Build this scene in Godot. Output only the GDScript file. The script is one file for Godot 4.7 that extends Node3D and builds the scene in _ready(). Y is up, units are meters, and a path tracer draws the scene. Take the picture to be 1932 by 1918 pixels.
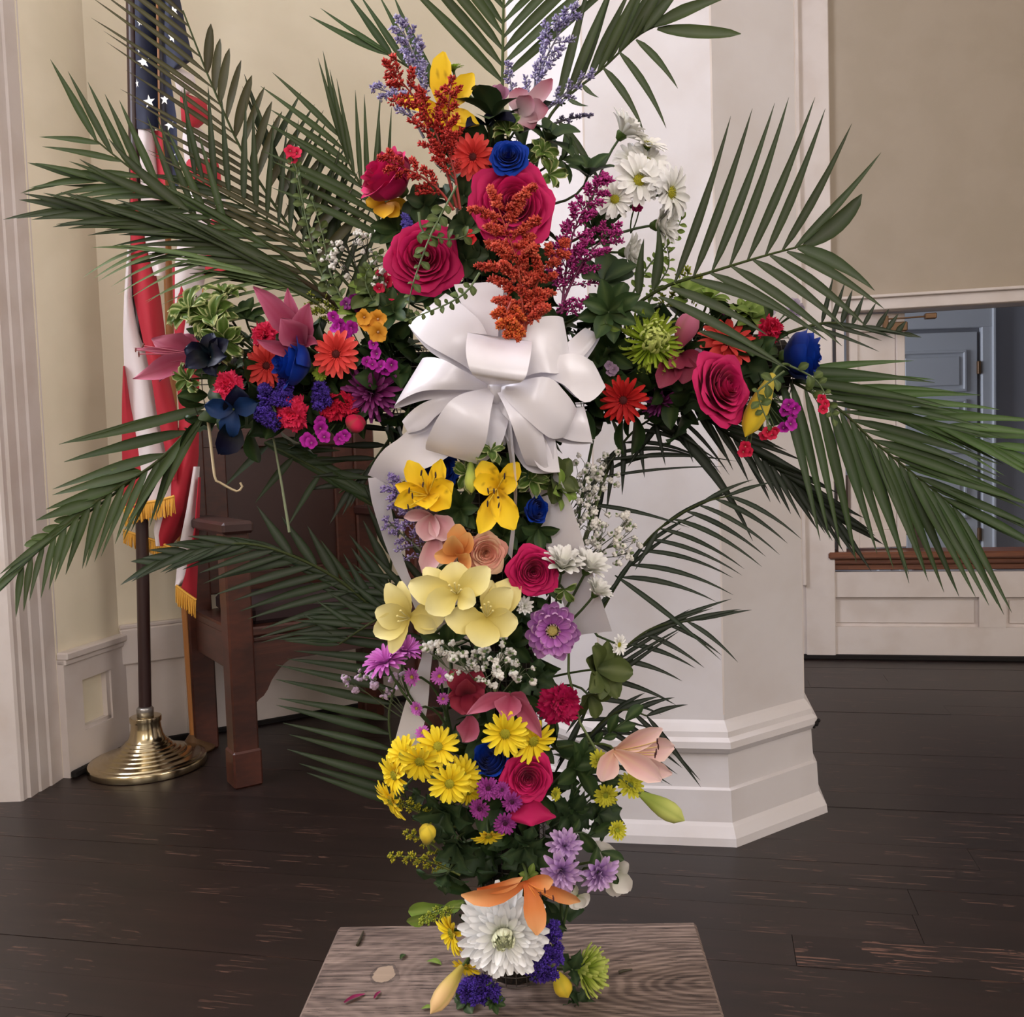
extends Node3D
# A floral cross of flowers and palm fronds standing on a weathered wooden plinth, in the corner of a white-trimmed hall.

const FOCAL := 1800.0            # focal length in pixels of the 1932 x 1918 frame
const EYE := Vector3(0.0, 0.88, 0.0)
const CROSS_Z := -1.21           # the axis of the cross
const K := 0.00066               # metres per pixel at the cross

var view := Basis(Vector3.RIGHT, deg_to_rad(-3.5)) * Basis(Vector3.BACK, deg_to_rad(-1.9))
var rng := RandomNumberGenerator.new()
var M := {}
var cache := {}
var taken := {}

# ---------------------------------------------------------------- points
func ray(px: float, py: float) -> Vector3:
	return view * Vector3((px - 966.0) / FOCAL, -(py - 959.0) / FOCAL, -1.0)

func at(px: float, py: float, z: float = CROSS_Z) -> Vector3:      # the point of the upright plane z that was measured at that pixel
	var r := ray(px, py)
	return EYE + r * (z / r.z)

func rnd(a: float, b: float) -> float:
	return rng.randf_range(a, b)

func rgb(r: float, g: float, b: float) -> Color:                   # an sRGB colour 0..255 as a linear vertex colour
	return Color(r / 255.0, g / 255.0, b / 255.0).srgb_to_linear()

func vary(c: Color, k: float) -> Color:
	var f := rnd(1.0 - k, 1.0 + k)
	return Color(c.r * f, c.g * f * rnd(1.0 - k * 0.4, 1.0 + k * 0.4), c.b * f)

# ---------------------------------------------------------------- shapes
class Shape:
	var v := PackedVector3Array()
	var n := PackedVector3Array()
	var c := PackedColorArray()
	var t := PackedVector2Array()
	var i := PackedInt32Array()

	func put(p: Vector3, nn: Vector3, col: Color, uv := Vector2.ZERO) -> int:
		v.append(p); n.append(nn); c.append(col); t.append(uv)
		return v.size() - 1

	func tri(a: int, b: int, d: int) -> void:                        # wound so that the normal's side is the front
		if (v[b] - v[a]).cross(v[d] - v[a]).dot(n[a] + n[b] + n[d]) > 0.0:
			i.append_array([a, d, b])
		else:
			i.append_array([a, b, d])

	func quad(a: Vector3, b: Vector3, d: Vector3, e: Vector3, nn: Vector3, col := Color.WHITE) -> void:
		var k := put(a, nn, col, Vector2(0, 0))
		put(b, nn, col, Vector2(1, 0)); put(d, nn, col, Vector2(1, 1)); put(e, nn, col, Vector2(0, 1))
		tri(k, k + 1, k + 2); tri(k, k + 2, k + 3)

	func grid(p: Array, col: Array, around := false) -> void:        # rows of points; normals from neighbours
		var nu := p.size()
		var nv: int = p[0].size()
		var base := v.size()
		for a in nu:
			var row: PackedVector3Array = p[a]
			var up: PackedVector3Array = p[mini(a + 1, nu - 1)]
			var dn: PackedVector3Array = p[maxi(a - 1, 0)]
			var crow: PackedColorArray = col[a]
			for b in nv:
				var r := row[(b + 1) % nv] if around else row[mini(b + 1, nv - 1)]
				var l := row[(b + nv - 1) % nv] if around else row[maxi(b - 1, 0)]
				var nn := (up[b] - dn[b]).cross(r - l)
				if nn.length_squared() < 1e-20:
					nn = (up[b] - dn[b]).cross(up[(b + 1) % nv] - up[(b + nv - 1) % nv]) + (up[b] - dn[b]).cross(dn[(b + 1) % nv] - dn[(b + nv - 1) % nv])
				if nn.length_squared() < 1e-20:
					nn = row[b] - dn[b] + row[b] - up[b] + Vector3(1e-9, 2e-9, 0)
				put(row[b], nn.normalized(), crow[b], Vector2(float(b) / maxi(nv - 1, 1), float(a) / maxi(nu - 1, 1)))
		for a in nu - 1:
			for b in (nv if around else nv - 1):
				var k := base + a * nv + b
				var k2 := base + a * nv + (b + 1) % nv
				i.append_array([k, k2, k + nv, k2, k2 + nv, k + nv])

	func tube(path: PackedVector3Array, radii: Array, sides: int, col: Color, col2 = null) -> void:
		var m := path.size()
		var rows := []
		var cols := []
		var side := Vector3.ZERO
		for a in m:
			var d := (path[mini(a + 1, m - 1)] - path[maxi(a - 1, 0)]).normalized()
			if side == Vector3.ZERO:
				side = d.cross(Vector3(0.31, 0.2, 0.93)).normalized()
			side = (side - d * side.dot(d)).normalized()
			var other := d.cross(side)
			var r: float = radii[0] if radii.size() == 1 else lerpf(radii[0], radii[1], float(a) / (m - 1)) if radii.size() == 2 else radii[a]
			var row := PackedVector3Array()
			var crow := PackedColorArray()
			var cc: Color = col if col2 == null else col.lerp(col2, float(a) / (m - 1))
			for b in sides:
				var w := TAU * b / sides
				row.append(path[a] + (side * cos(w) - other * sin(w)) * r)
				crow.append(cc)
			rows.append(row); cols.append(crow)
		grid(rows, cols, true)
		for e in [0, m - 1]:                                             # flat ends
			var d2 := (path[1] - path[0]).normalized() * -1.0 if e == 0 else (path[m - 1] - path[m - 2]).normalized()
			var row2: PackedVector3Array = rows[e]
			var k := put(path[e], d2, cols[e][0])
			for b in sides:
				put(row2[b], d2, cols[e][0])
			for b in sides:
				tri(k, k + 1 + b, k + 1 + (b + 1) % sides)

	func box(o: Vector3, s: Vector3, basis := Basis.IDENTITY, col := Color.WHITE, bev := 0.0) -> void:
		var h := s * 0.5
		bev = minf(bev, minf(h.x, minf(h.y, h.z)) * 0.45)
		var q := func(x: float, y: float, z: float) -> Vector3: return o + basis * Vector3(x, y, z)
		for ax in 3:
			for sg: float in [-1.0, 1.0]:
				var nn := Vector3.ZERO
				nn[ax] = sg
				var b := (ax + 1) % 3
				var d := (ax + 2) % 3
				var pts := []
				for w in [[-1, -1], [1, -1], [1, 1], [-1, 1]]:
					var p := Vector3.ZERO
					p[ax] = sg * h[ax]
					p[b] = w[0] * (h[b] - bev)
					p[d] = w[1] * (h[d] - bev)
					pts.append(q.call(p.x, p.y, p.z))
				quad(pts[0], pts[1], pts[2], pts[3], basis * nn, col)
		if bev <= 0.0:
			return
		for ax in 3:
			var b := (ax + 1) % 3
			var d := (ax + 2) % 3
			for sb: float in [-1.0, 1.0]:
				for sd: float in [-1.0, 1.0]:
					var pts := []
					for w in [[-1, 0], [1, 0], [1, 1], [-1, 1]]:
						var p := Vector3.ZERO
						p[ax] = w[0] * (h[ax] - bev)
						p[b] = sb * (h[b] - (bev if w[1] else 0.0))
						p[d] = sd * (h[d] - (0.0 if w[1] else bev))
						pts.append(q.call(p.x, p.y, p.z))
					var nn := Vector3.ZERO
					nn[b] = sb; nn[d] = sd
					quad(pts[0], pts[1], pts[2], pts[3], (basis * nn).normalized(), col)
		for sx: float in [-1.0, 1.0]:
			for sy: float in [-1.0, 1.0]:
				for sz: float in [-1.0, 1.0]:
					var nn := (basis * Vector3(sx, sy, sz)).normalized()
					var k := put(q.call(sx * h.x, sy * (h.y - bev), sz * (h.z - bev)), nn, col)
					put(q.call(sx * (h.x - bev), sy * h.y, sz * (h.z - bev)), nn, col)
					put(q.call(sx * (h.x - bev), sy * (h.y - bev), sz * h.z), nn, col)
					tri(k, k + 1, k + 2)

	func lathe(prof: Array, sides: int, col: Color, o := Vector3.ZERO, basis := Basis.IDENTITY, flat := false) -> void:   # prof: [radius, height] upwards
		var rows := []
		var cols := []
		for p in prof:
			var row := PackedVector3Array()
			var crow := PackedColorArray()
			for b in sides:
				var w := TAU * b / sides
				row.append(o + basis * Vector3(cos(w) * p[0], p[1], -sin(w) * p[0]))
				crow.append(p[2] if p.size() > 2 else col)
			rows.append(row); cols.append(crow)
		if flat:
			for a in prof.size() - 1:
				for b in sides:
					var b2 := (b + 1) % sides
					var p0: Vector3 = rows[a][b]
					var nn: Vector3 = (rows[a + 1][b] - p0).cross(rows[a][b2] - p0)
					if nn.length_squared() < 1e-14:
						nn = (rows[a + 1][b] - rows[a + 1][b2]).cross(p0 - rows[a + 1][b2])
					if nn.dot(p0 + rows[a][b2] - o * 2.0) < 0.0 and absf(nn.normalized().dot(basis.y)) < 0.9:
						nn = -nn
					quad(p0, rows[a][b2], rows[a + 1][b2], rows[a + 1][b], nn.normalized(), col)
		else:
			grid(rows, cols, true)

	func blob(o: Vector3, s: Vector3, basis := Basis.IDENTITY, col := Color.WHITE, nu := 5, nv := 7) -> void:
		var rows := []
		var cols := []
		for a in nu + 1:
			var f := PI * a / nu
			var row := PackedVector3Array()
			var crow := PackedColorArray()
			for b in nv:
				var w := TAU * b / nv
				row.append(o + basis * (Vector3(sin(f) * cos(w), -cos(f), -sin(f) * sin(w)) * s))
				crow.append(col)
			rows.append(row); cols.append(crow)
		grid(rows, cols, true)

	func crumb(o: Vector3, d: Vector3, wid: float, col: Color) -> void:  # a tiny spindle: one floret
		var a := d.cross(Vector3(0.4, 0.7, 0.2)).normalized() * wid
		var b := d.cross(a).normalized() * wid
		var m := o + d * 0.55
		var k := v.size()
		var dn := d.normalized()
		put(o, -dn, col); put(m + a, a.normalized(), col); put(m - a * 0.5 + b * 0.87, (b - a * 0.5).normalized(), col); put(m - a * 0.5 - b * 0.87, (-b - a * 0.5).normalized(), col); put(o + d, dn, col)
		for w in [[1, 2], [2, 3], [3, 1]]:
			tri(k, k + w[0], k + w[1]); tri(k + 4, k + w[0], k + w[1])

	func done() -> ArrayMesh:
		var arr := []
		arr.resize(Mesh.ARRAY_MAX)
		arr[Mesh.ARRAY_VERTEX] = v
		arr[Mesh.ARRAY_NORMAL] = n
		arr[Mesh.ARRAY_COLOR] = c
		arr[Mesh.ARRAY_TEX_UV] = t
		arr[Mesh.ARRAY_INDEX] = i
		var m := ArrayMesh.new()
		m.add_surface_from_arrays(Mesh.PRIMITIVE_TRIANGLES, arr)
		return m

# ---------------------------------------------------------------- objects
func numbered(called: String) -> String:
	taken[called] = taken.get(called, -1) + 1
	return called if taken[called] == 0 else "%s_%03d" % [called, taken[called]]

func tag(o: Node, label: String, category := "", group := "", kind := "") -> Node:
	if label: o.set_meta("label", label)
	if category: o.set_meta("category", category)
	if group: o.set_meta("group", group)
	if kind: o.set_meta("kind", kind)
	return o

func thing(called: String, label: String, category: String, where := Transform3D.IDENTITY, group := "") -> Node3D:
	var o := Node3D.new()
	o.name = numbered(called)
	add_child(o)
	o.transform = where
	tag(o, label, category, group)
	return o

func part(called: String, mesh: Mesh, mat: Material, parent: Node, where := Transform3D.IDENTITY) -> MeshInstance3D:
	var o := MeshInstance3D.new()
	o.name = called
	o.mesh = mesh
	o.material_override = mat
	parent.add_child(o, true)
	o.transform = where
	return o

func struct(called: String, mesh: Mesh, mat: Material, label: String) -> MeshInstance3D:
	var o := part(numbered(called), mesh, mat, self)
	tag(o, label, "", "", "structure")
	return o

func boxmesh(o: Vector3, s: Vector3, bev := 0.0, basis := Basis.IDENTITY, col := Color.WHITE) -> ArrayMesh:
	var m := Shape.new()
	m.box(o, s, basis, col, bev)
	return m.done()

func aim(d: Vector3, spin := 0.0) -> Basis:                        # a basis whose y axis points along d
	var y := d.normalized()
	var x := y.cross(Vector3(0.123, 0.2, 1.0)).normalized()
	if absf(y.z) > 0.92:
		x = Vector3.UP.cross(y).normalized()
	return Basis(x, y, x.cross(y)) * Basis(Vector3.UP, spin)

func bez(a: Vector3, b: Vector3, c: Vector3, n: int) -> PackedVector3Array:
	var out := PackedVector3Array()
	for k in n + 1:
		var t := float(k) / n
		out.append(a * (1 - t) * (1 - t) + b * 2 * t * (1 - t) + c * t * t)
	return out

func spline(pts: Array, n: int) -> PackedVector3Array:
	var cv := Curve3D.new()
	for k in pts.size():
		var d: Vector3 = (pts[mini(k + 1, pts.size() - 1)] - pts[maxi(k - 1, 0)]) / 6.0
		cv.add_point(pts[k], -d, d)
	var out := PackedVector3Array()
	var whole := cv.get_baked_length()
	for k in n + 1:
		out.append(cv.sample_baked(whole * k / n, true))
	return out

func stops(a: Array, u: float):                                    # evenly spaced values, joined smoothly
	var x := u * (a.size() - 1)
	var k := mini(int(x), a.size() - 2)
	var f := x - k
	return lerp(a[k], a[k + 1], f * f * (3.0 - 2.0 * f) if a.size() > 3 else f)

# ---------------------------------------------------------------- materials
func mat(called: String, c: Color, rough := 0.6, extra := {}) -> StandardMaterial3D:
	var m := StandardMaterial3D.new()
	m.resource_name = called
	m.albedo_color = c
	m.roughness = rough
	for k in extra:
		m.set(k, extra[k])
	M[called] = m
	return m

func noise_tex(freq: float, colors: Array, offsets: Array, size := Vector2i(512, 512), oct := 4, seed_ := 1, normal := false) -> NoiseTexture2D:
	var f := FastNoiseLite.new()
	f.seed = seed_
	f.frequency = freq
	f.fractal_octaves = oct
	var t := NoiseTexture2D.new()
	t.width = size.x
	t.height = size.y
	t.seamless = true
	t.noise = f
	if normal:
		t.as_normal_map = true
	else:
		var g := Gradient.new()
		g.colors = PackedColorArray(colors)
		g.offsets = PackedFloat32Array(offsets)
		t.color_ramp = g
	return t

func tri_scale(s: Vector3, world := false) -> Dictionary:
	return {"uv1_triplanar": true, "uv1_world_triplanar": world, "uv1_scale": s}

func s8(r: float, g: float, b: float) -> Color:
	return Color(r / 255.0, g / 255.0, b / 255.0)

func plank_picture() -> ImageTexture:                              # cathedral grain and a pale knot hole for the plinth's top board
	var n := FastNoiseLite.new()
	n.seed = 5; n.frequency = 0.004
	var fine := FastNoiseLite.new()
	fine.seed = 9; fine.frequency = 0.02
	var w := 1152
	var h := 768
	var im := Image.create(w, h, false, Image.FORMAT_RGB8)
	for y in h:
		for x in w:
			var fx := float(x) / w
			var fy := float(y) / h
			var swirl := n.get_noise_2d(x * 0.5, y * 1.3)
			var dx := (fx - 0.98) * 1.6
			var dy := (fy - 0.40) * 1.1
			var bow := sqrt(dx * dx * 0.18 + dy * dy * 1.6)
			var kx := (fx - 0.185) / 0.030
			var ky := (fy - 0.335) / 0.045
			var k := kx * kx + ky * ky
			var eye := 0.05 / (0.6 + k * 0.35)                                # the grain flows round the knot
			var g := sin((bow + swirl * 0.035 + (eye if fx < 0.5 else 0.0)) * 210.0)
			g = signf(g) * pow(absf(g), 0.7)
			var streak := fine.get_noise_2d(x * 0.12, y * 2.2)
			var hair := fine.get_noise_2d(x * 0.3 + 500.0, y * 6.5)
			var t := clampf(0.52 + g * (0.06 + 0.14 * smoothstep(0.4, 0.8, fx)) + streak * 0.42 + hair * 0.38 + swirl * 0.25, 0.0, 1.0)
			var c := Color(0.29, 0.235, 0.215).lerp(Color(0.66, 0.575, 0.53), t)
			if hair < -0.42:
				c = c.darkened(0.35)
			var kk := k + n.get_noise_2d(x * 5.0, y * 5.0) * 0.9
			if kk < 1.0:
				c = Color(0.70, 0.61, 0.53).darkened(0.06 * t)
			elif kk < 1.6:
				c = c.darkened(0.2)
			im.set_pixel(x, y, c)
	return ImageTexture.create_from_image(im)

func wood_picture(a: Color, b: Color, w: int, h: int, sd: int, scratch := 0.0, fine_at := 0.30, wide_at := 0.17) -> ImageTexture:  # grain along x
	var n := FastNoiseLite.new()
	n.seed = sd; n.frequency = 0.02
	var s := FastNoiseLite.new()
	s.seed = sd + 7; s.frequency = 0.03
	var im := Image.create(w, h, false, Image.FORMAT_RGB8)
	for y in h:
		for x in w:
			var t := clampf(0.5 + n.get_noise_2d(x * 0.16, y * 1.6) * 0.7 + s.get_noise_2d(x * 0.5, y * 9.0) * 0.35, 0.0, 1.0)
			var c := a.lerp(b, t)
			if scratch > 0.0:
				var q := s.get_noise_2d(x * 0.35 + 900.0, y * 7.0)
				var q2 := n.get_noise_2d(x * 0.5 + 300.0, y * 0.7 + 40.0)
				if q > fine_at and q2 > wide_at:
					c = c.lerp(Color(0.42, 0.30, 0.25), scratch * clampf((q - fine_at) * 6.0, 0.0, 1.0))
			im.set_pixel(x, y, c)
	return ImageTexture.create_from_image(im)

func materials() -> void:
	var vc := {"vertex_color_use_as_albedo": true}
	mat("petal", Color.WHITE, 0.55, vc.merged({"backlight_enabled": true, "backlight": Color(0.42, 0.42, 0.42), "rim_enabled": true, "rim": 0.12, "rim_tint": 0.8, "metallic_specular": 0.3}))
	mat("leaf", Color.WHITE, 0.45, vc.merged({"metallic_specular": 0.3, "backlight_enabled": true, "backlight": Color(0.22, 0.22, 0.22)}))
	mat("palm", Color.WHITE, 0.5, vc.merged({"metallic_specular": 0.22, "backlight_enabled": true, "backlight": Color(0.3, 0.3, 0.3)}))
	mat("stem", Color.WHITE, 0.5, vc)
	mat("floret", Color.WHITE, 0.75, vc)
	mat("satin", s8(246, 241, 247), 0.27, {"backlight_enabled": true, "backlight": Color(0.25, 0.25, 0.25), "metallic_specular": 0.6})
	mat("wire", s8(120, 112, 104), 0.4, {"metallic": 0.8})
	mat("moss", s8(44, 36, 28), 0.95, tri_scale(Vector3(9, 9, 9)).merged({"albedo_texture": noise_tex(0.05, [Color(0.35, 0.3, 0.25), Color(1, 0.9, 0.7)], [0.3, 0.7])}))
	var mottled := noise_tex(0.012, [Color(0.98, 0.978, 0.972), Color(1, 1, 1)], [0.35, 0.65], Vector2i(512, 512), 4, 3)
	var smudged := noise_tex(0.01, [Color(0.965, 0.955, 0.945), Color(1, 1, 1), Color(1, 1, 1)], [0.2, 0.6, 0.8], Vector2i(512, 512), 5, 12)
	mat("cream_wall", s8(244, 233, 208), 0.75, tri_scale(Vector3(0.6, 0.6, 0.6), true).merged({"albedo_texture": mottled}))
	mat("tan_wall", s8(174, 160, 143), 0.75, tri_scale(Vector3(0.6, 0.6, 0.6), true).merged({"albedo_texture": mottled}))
	mat("white_paint", s8(220, 209, 203), 0.45, tri_scale(Vector3(0.9, 0.9, 0.9), true).merged({"albedo_texture": smudged}))
	mat("column_paint", s8(218, 212, 213), 0.42, tri_scale(Vector3(0.8, 0.8, 0.8), true).merged({"albedo_texture": smudged}))
	mat("ceiling_paint", s8(236, 232, 224), 0.8)
	mat("blue_wall", s8(158, 158, 164), 0.6)
	mat("blue_door", s8(200, 203, 208), 0.45)
	mat("dark_gap", s8(20, 14, 12), 0.9)
	for k in 3:
		mat("floor_board_%d" % k, Color.WHITE, 0.40, tri_scale(Vector3(0.9, 2.2, 2.2)).merged({"uv1_offset": Vector3(0.37 * k, 0, 0.31 * k), "albedo_texture": wood_picture(s8(24 + k, 15 + k, 13 + k), s8(35 + 2 * k, 23 + k, 20 + k), 512, 256, 20 + k, 0.8)}))
	mat("floor_board_worn", Color.WHITE, 0.5, tri_scale(Vector3(1.1, 2.6, 2.6)).merged({"uv1_offset": Vector3(0.2, 0, 0.6), "albedo_texture": wood_picture(s8(26, 16, 14), s8(38, 25, 22), 512, 256, 41, 1.0, 0.12, 0.0)}))
	mat("plinth_board", Color.WHITE, 0.75, tri_scale(Vector3(1 / 0.53, 1 / 0.53, 1 / 0.42)).merged({"uv1_offset": Vector3(0.5, 0.5, 0.5), "albedo_texture": plank_picture()}))
	mat("chair_wood", Color.WHITE, 0.35, tri_scale(Vector3(5.0, 1.0, 5.0)).merged({"albedo_texture": wood_picture(s8(52, 25, 18), s8(86, 44, 31), 256, 256, 33)}))
	mat("chair_wood_across", Color.WHITE, 0.35, tri_scale(Vector3(1.0, 5.0, 5.0)).merged({"albedo_texture": wood_picture(s8(52, 25, 18), s8(82, 43, 31), 256, 256, 34)}))
	mat("chair_panel", s8(54, 29, 24), 0.45)
	mat("cushion", s8(42, 22, 24), 0.85)
	mat("sill_wood", Color.WHITE, 0.35, tri_scale(Vector3(1.5, 5.0, 5.0)).merged({"albedo_texture": wood_picture(s8(84, 46, 32), s8(140, 88, 62), 256, 256, 35)}))
	mat("pew_wood", s8(78, 56, 46), 0.45)
	mat("oak_pole", s8(176, 116, 62), 0.4)
	mat("dark_pole", s8(52, 32, 30), 0.35)
	mat("brass", s8(200, 184, 150), 0.18, {"metallic": 1.0})
	mat("old_brass", s8(112, 84, 58), 0.45, {"metallic": 0.5})
	mat("silver", s8(180, 176, 172), 0.35, {"metallic": 0.9})
	mat("flag_red", s8(176, 24, 44), 0.7, {"rim_enabled": true, "rim": 0.2, "backlight_enabled": true, "backlight": Color(0.2, 0.2, 0.2)})
	mat("flag_white", s8(226, 214, 214), 0.7, {"backlight_enabled": true, "backlight": Color(0.2, 0.2, 0.2)})
	mat("flag_blue", s8(28, 34, 58), 0.7)
	mat("star_white", s8(238, 234, 226), 0.6)
	mat("gold_fringe", s8(226, 166, 62), 0.55)
	mat("outlet_plastic", s8(238, 232, 220), 0.35)
	mat("window_glow", s8(230, 236, 245), 0.4, {"emission_enabled": true, "emission": s8(225, 235, 250), "emission_energy_multiplier": 1.2})

# ---------------------------------------------------------------- the room
func xf(o: Vector3, yaw := 0.0) -> Transform3D:
	return Transform3D(Basis(Vector3.UP, yaw), o)

func wall_run(called: String, a: Vector2, b: Vector2, y0: float, y1: float, thick: float, material: Material, label: String) -> MeshInstance3D:   # a wall whose room face runs from a to b (plan x, z), room on the right-hand side seen from above going a to b
	var d := Vector3(b.x - a.x, 0, b.y - a.y)
	var nrm := Vector3(-d.z, 0, d.x).normalized()                   # towards the room
	var mid := Vector3((a.x + b.x) / 2, (y0 + y1) / 2, (a.y + b.y) / 2) - nrm * thick / 2
	return place(struct(called, boxmesh(Vector3.ZERO, Vector3(d.length(), y1 - y0, thick)), material, label), xf(mid, atan2(-d.z, d.x)))

func place(o: Node3D, t: Transform3D) -> Node3D:
	o.transform = t
	return o

func window(number: int, at_: Vector3, yaw: float, w: float, h: float, energy: float, color: Color, label: String) -> void:   # frosted daylight window; its room face looks along +z turned by yaw
	var t := xf(at_, yaw)
	var m := Shape.new()
	for s: float in [-1.0, 1.0]:
		m.box(Vector3(s * (w / 2 + 0.05), 0, 0), Vector3(0.1, h + 0.2, 0.14), Basis.IDENTITY, Color.WHITE, 0.01)
		m.box(Vector3(0, s * (h / 2 + 0.05), 0), Vector3(w, 0.1, 0.14), Basis.IDENTITY, Color.WHITE, 0.01)
	var f := struct("window_%d" % number, m.done(), M.white_paint, label)
	f.transform = t
	var bars := Shape.new()
	bars.box(Vector3(0, 0, 0.02), Vector3(0.05, h, 0.05))
	bars.box(Vector3(0, 0, 0.02), Vector3(w, 0.05, 0.05))
	part("glazing_bar", bars.done(), M.white_paint, f)
	for sx: float in [-1.0, 1.0]:
		for sy: float in [-1.0, 1.0]:
			part("pane", boxmesh(Vector3(sx * w / 4, sy * h / 4, -0.02), Vector3(w / 2 - 0.05, h / 2 - 0.05, 0.02)), M.window_glow, f)
	var l := AreaLight3D.new()
	l.name = numbered("window_daylight")
	add_child(l)
	l.area_size = Vector2(w, h)
	l.light_color = color
	l.light_energy = energy
	l.shadow_enabled = true
	l.set("area_range", 30.0)
	l.transform = t * Transform3D(Basis(Vector3.UP, PI), Vector3(0, 0, 0.12))

func room() -> void:
	var rd := Vector3(0.978, 0, 0.208)                                # along the right-hand wall, to the right
	var rn := Vector3(-0.208, 0, 0.978)                               # out of that wall
	var ro := Vector3(1.173, 0, -3.831)
	var yaw_r := atan2(-rd.z, rd.x)
	# floor: dark stained boards that run along the right-hand wall
	var fl := struct("floor", boxmesh(Vector3(0, -0.16, 0), Vector3(10.5, 0.25, 11.0)), M.dark_gap, "dark stained wooden board floor")
	fl.transform = xf(Vector3(0, 0, -0.2), 0.0)
	var yaw_f := Basis(Vector3.UP, yaw_r)
	var wid := 0.105
	for k in 50:
		var across := 0.75 - k * wid
		var cut := rnd(-1.2, 1.2)
		if k == 23:
			cut = 0.12
		for e in 2:
			var len_ := 3.9 + (cut if e == 0 else -cut)
			var mid := (-3.9 + len_ / 2) if e == 0 else (cut + len_ / 2)
			var o := fl.transform.affine_inverse() * Transform3D(yaw_f, yaw_f * Vector3(mid, -0.012 + rnd(-0.0006, 0.0006), across))
			part("floor_board", boxmesh(Vector3.ZERO, Vector3(len_ - 0.001, 0.024, wid - 0.0005)), M.floor_board_worn if (k == 23 and e == 1) else M["floor_board_%d" % rng.randi_range(0, 2)], fl, o)
	struct("ceiling", boxmesh(Vector3(0, 4.15, -0.2), Vector3(10.5, 0.2, 11.0)), M.ceiling_paint, "plain pale ceiling over the hall")
	# side and rear walls of the hall (behind the photographer)
	struct("wall_left", boxmesh(Vector3(-2.7, 2.0, 1.3), Vector3(0.2, 4.2, 7.8)), M.cream_wall, "plain cream side wall left of the photographer")
	struct("wall_right", boxmesh(Vector3(4.1, 2.0, 0.9), Vector3(0.2, 4.2, 8.8)), M.cream_wall, "plain cream side wall right of the photographer")
	struct("wall_rear", boxmesh(Vector3(0, 2.0, 5.1), Vector3(8.4, 4.2, 0.2)), M.cream_wall, "plain cream wall behind the photographer")
	# left: casing, return wall, long cream wall
	wall_run("wall_front", Vector2(-4.1, -2.478), Vector2(-1.42, -2.478), 0, 4.2, 0.2, M.cream_wall, "cream wall left of the white casing")
	var cp := [Vector2(-1.60, -2.70), Vector2(-1.60, -2.462), Vector2(-1.318, -2.462), Vector2(-1.312, -2.468), Vector2(-1.312, -2.486), Vector2(-1.304, -2.490), Vector2(-1.304, -2.532), Vector2(-1.299, -2.537), Vector2(-1.296, -2.575), Vector2(-1.291, -2.581), Vector2(-1.289, -2.640), Vector2(-1.286, -2.646), Vector2(-1.286, -2.70)]
	var cs := Shape.new()
	for k in cp.size() - 1:
		var d: Vector2 = cp[k + 1] - cp[k]
		cs.quad(Vector3(cp[k].x, 0, cp[k].y), Vector3(cp[k + 1].x, 0, cp[k + 1].y), Vector3(cp[k + 1].x, 4.1, cp[k + 1].y), Vector3(cp[k].x, 4.1, cp[k].y), Vector3(-d.y, 0, d.x).normalized())
	struct("trim_1", cs.done(), M.white_paint, "white stepped door casing at the far left")
	var c1 := Vector2(-1.288, -2.64)
	var c2 := Vector2(-1.226, -2.92)
	var c3 := Vector2(0.53, -3.968)
	wall_run("wall_return", c1, c2, 0, 4.2, 0.16, M.cream_wall, "narrow cream return wall beside the casing")
	wall_run("wall_back", c2, c3, 0, 4.2, 0.2, M.cream_wall, "long cream wall behind the wooden chair")
	# wainscot on the return wall, with a square recess
	var ds := (c2 - c1).normalized()
	var ns := Vector3(-ds.y, 0, ds.x)
	var len1 := (c2 - c1).length()
	var w1 := Shape.new()
	var u := func(s: float, y: float, o: float) -> Vector3: return Vector3(c1.x + ds.x * s, y, c1.y + ds.y * s) + ns * o
	var b1 := Basis(Vector3(ds.x, 0, ds.y), Vector3.UP, ns)
	var sq0 := 0.075
	var sq1 := 0.205
	for q in [[0.0, sq0, 0.0, 0.335], [sq1, len1, 0.0, 0.335], [sq0, sq1, 0.0, 0.115], [sq0, sq1, 0.262, 0.335]]:
		w1.box(u.call((q[0] + q[1]) / 2, (q[2] + q[3]) / 2, 0.011), Vector3(q[1] - q[0], q[3] - q[2], 0.022), b1)
	var wr := struct("trim_2", w1.done(), M.white_paint, "low white wainscot with a square recess beside the flag stand")
	var rim := Shape.new()
	rim.box(u.call((sq0 + sq1) / 2, 0.115 + 0.006, 0.008), Vector3(sq1 - sq0, 0.012, 0.016), b1)
	rim.box(u.call(sq1 - 0.008, 0.19, 0.008), Vector3(0.016, 0.147, 0.016), b1)
	part("square_recess", rim.done(), M.white_paint, wr)
	var cap := Shape.new()
	cap.box(u.call(len1 / 2, 0.345, 0.017), Vector3(len1, 0.022, 0.036), b1, Color.WHITE, 0.004)
	cap.box(u.call(len1 / 2, 0.327, 0.014), Vector3(len1, 0.018, 0.028), b1, Color.WHITE, 0.004)
	part("wainscot_cap", cap.done(), M.white_paint, wr)
	struct("baseboard_return", boxmesh(u.call(len1 / 2, 0.01, 0.03), Vector3(len1, 0.02, 0.016), 0.004, b1), M.dark_gap, "dark shoe moulding along the return wall")
	# wainscot on the long cream wall
	var d2 := (c3 - c2).normalized()
	var n2 := Vector3(-d2.y, 0, d2.x)
	var len2 := (c3 - c2).length()
	var b2 := Basis(Vector3(d2.x, 0, d2.y), Vector3.UP, n2)
	var u2 := func(s: float, y: float, o: float) -> Vector3: return Vector3(c2.x + d2.x * s, y, c2.y + d2.y * s) + n2 * o
	var w2 := Shape.new()
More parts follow.
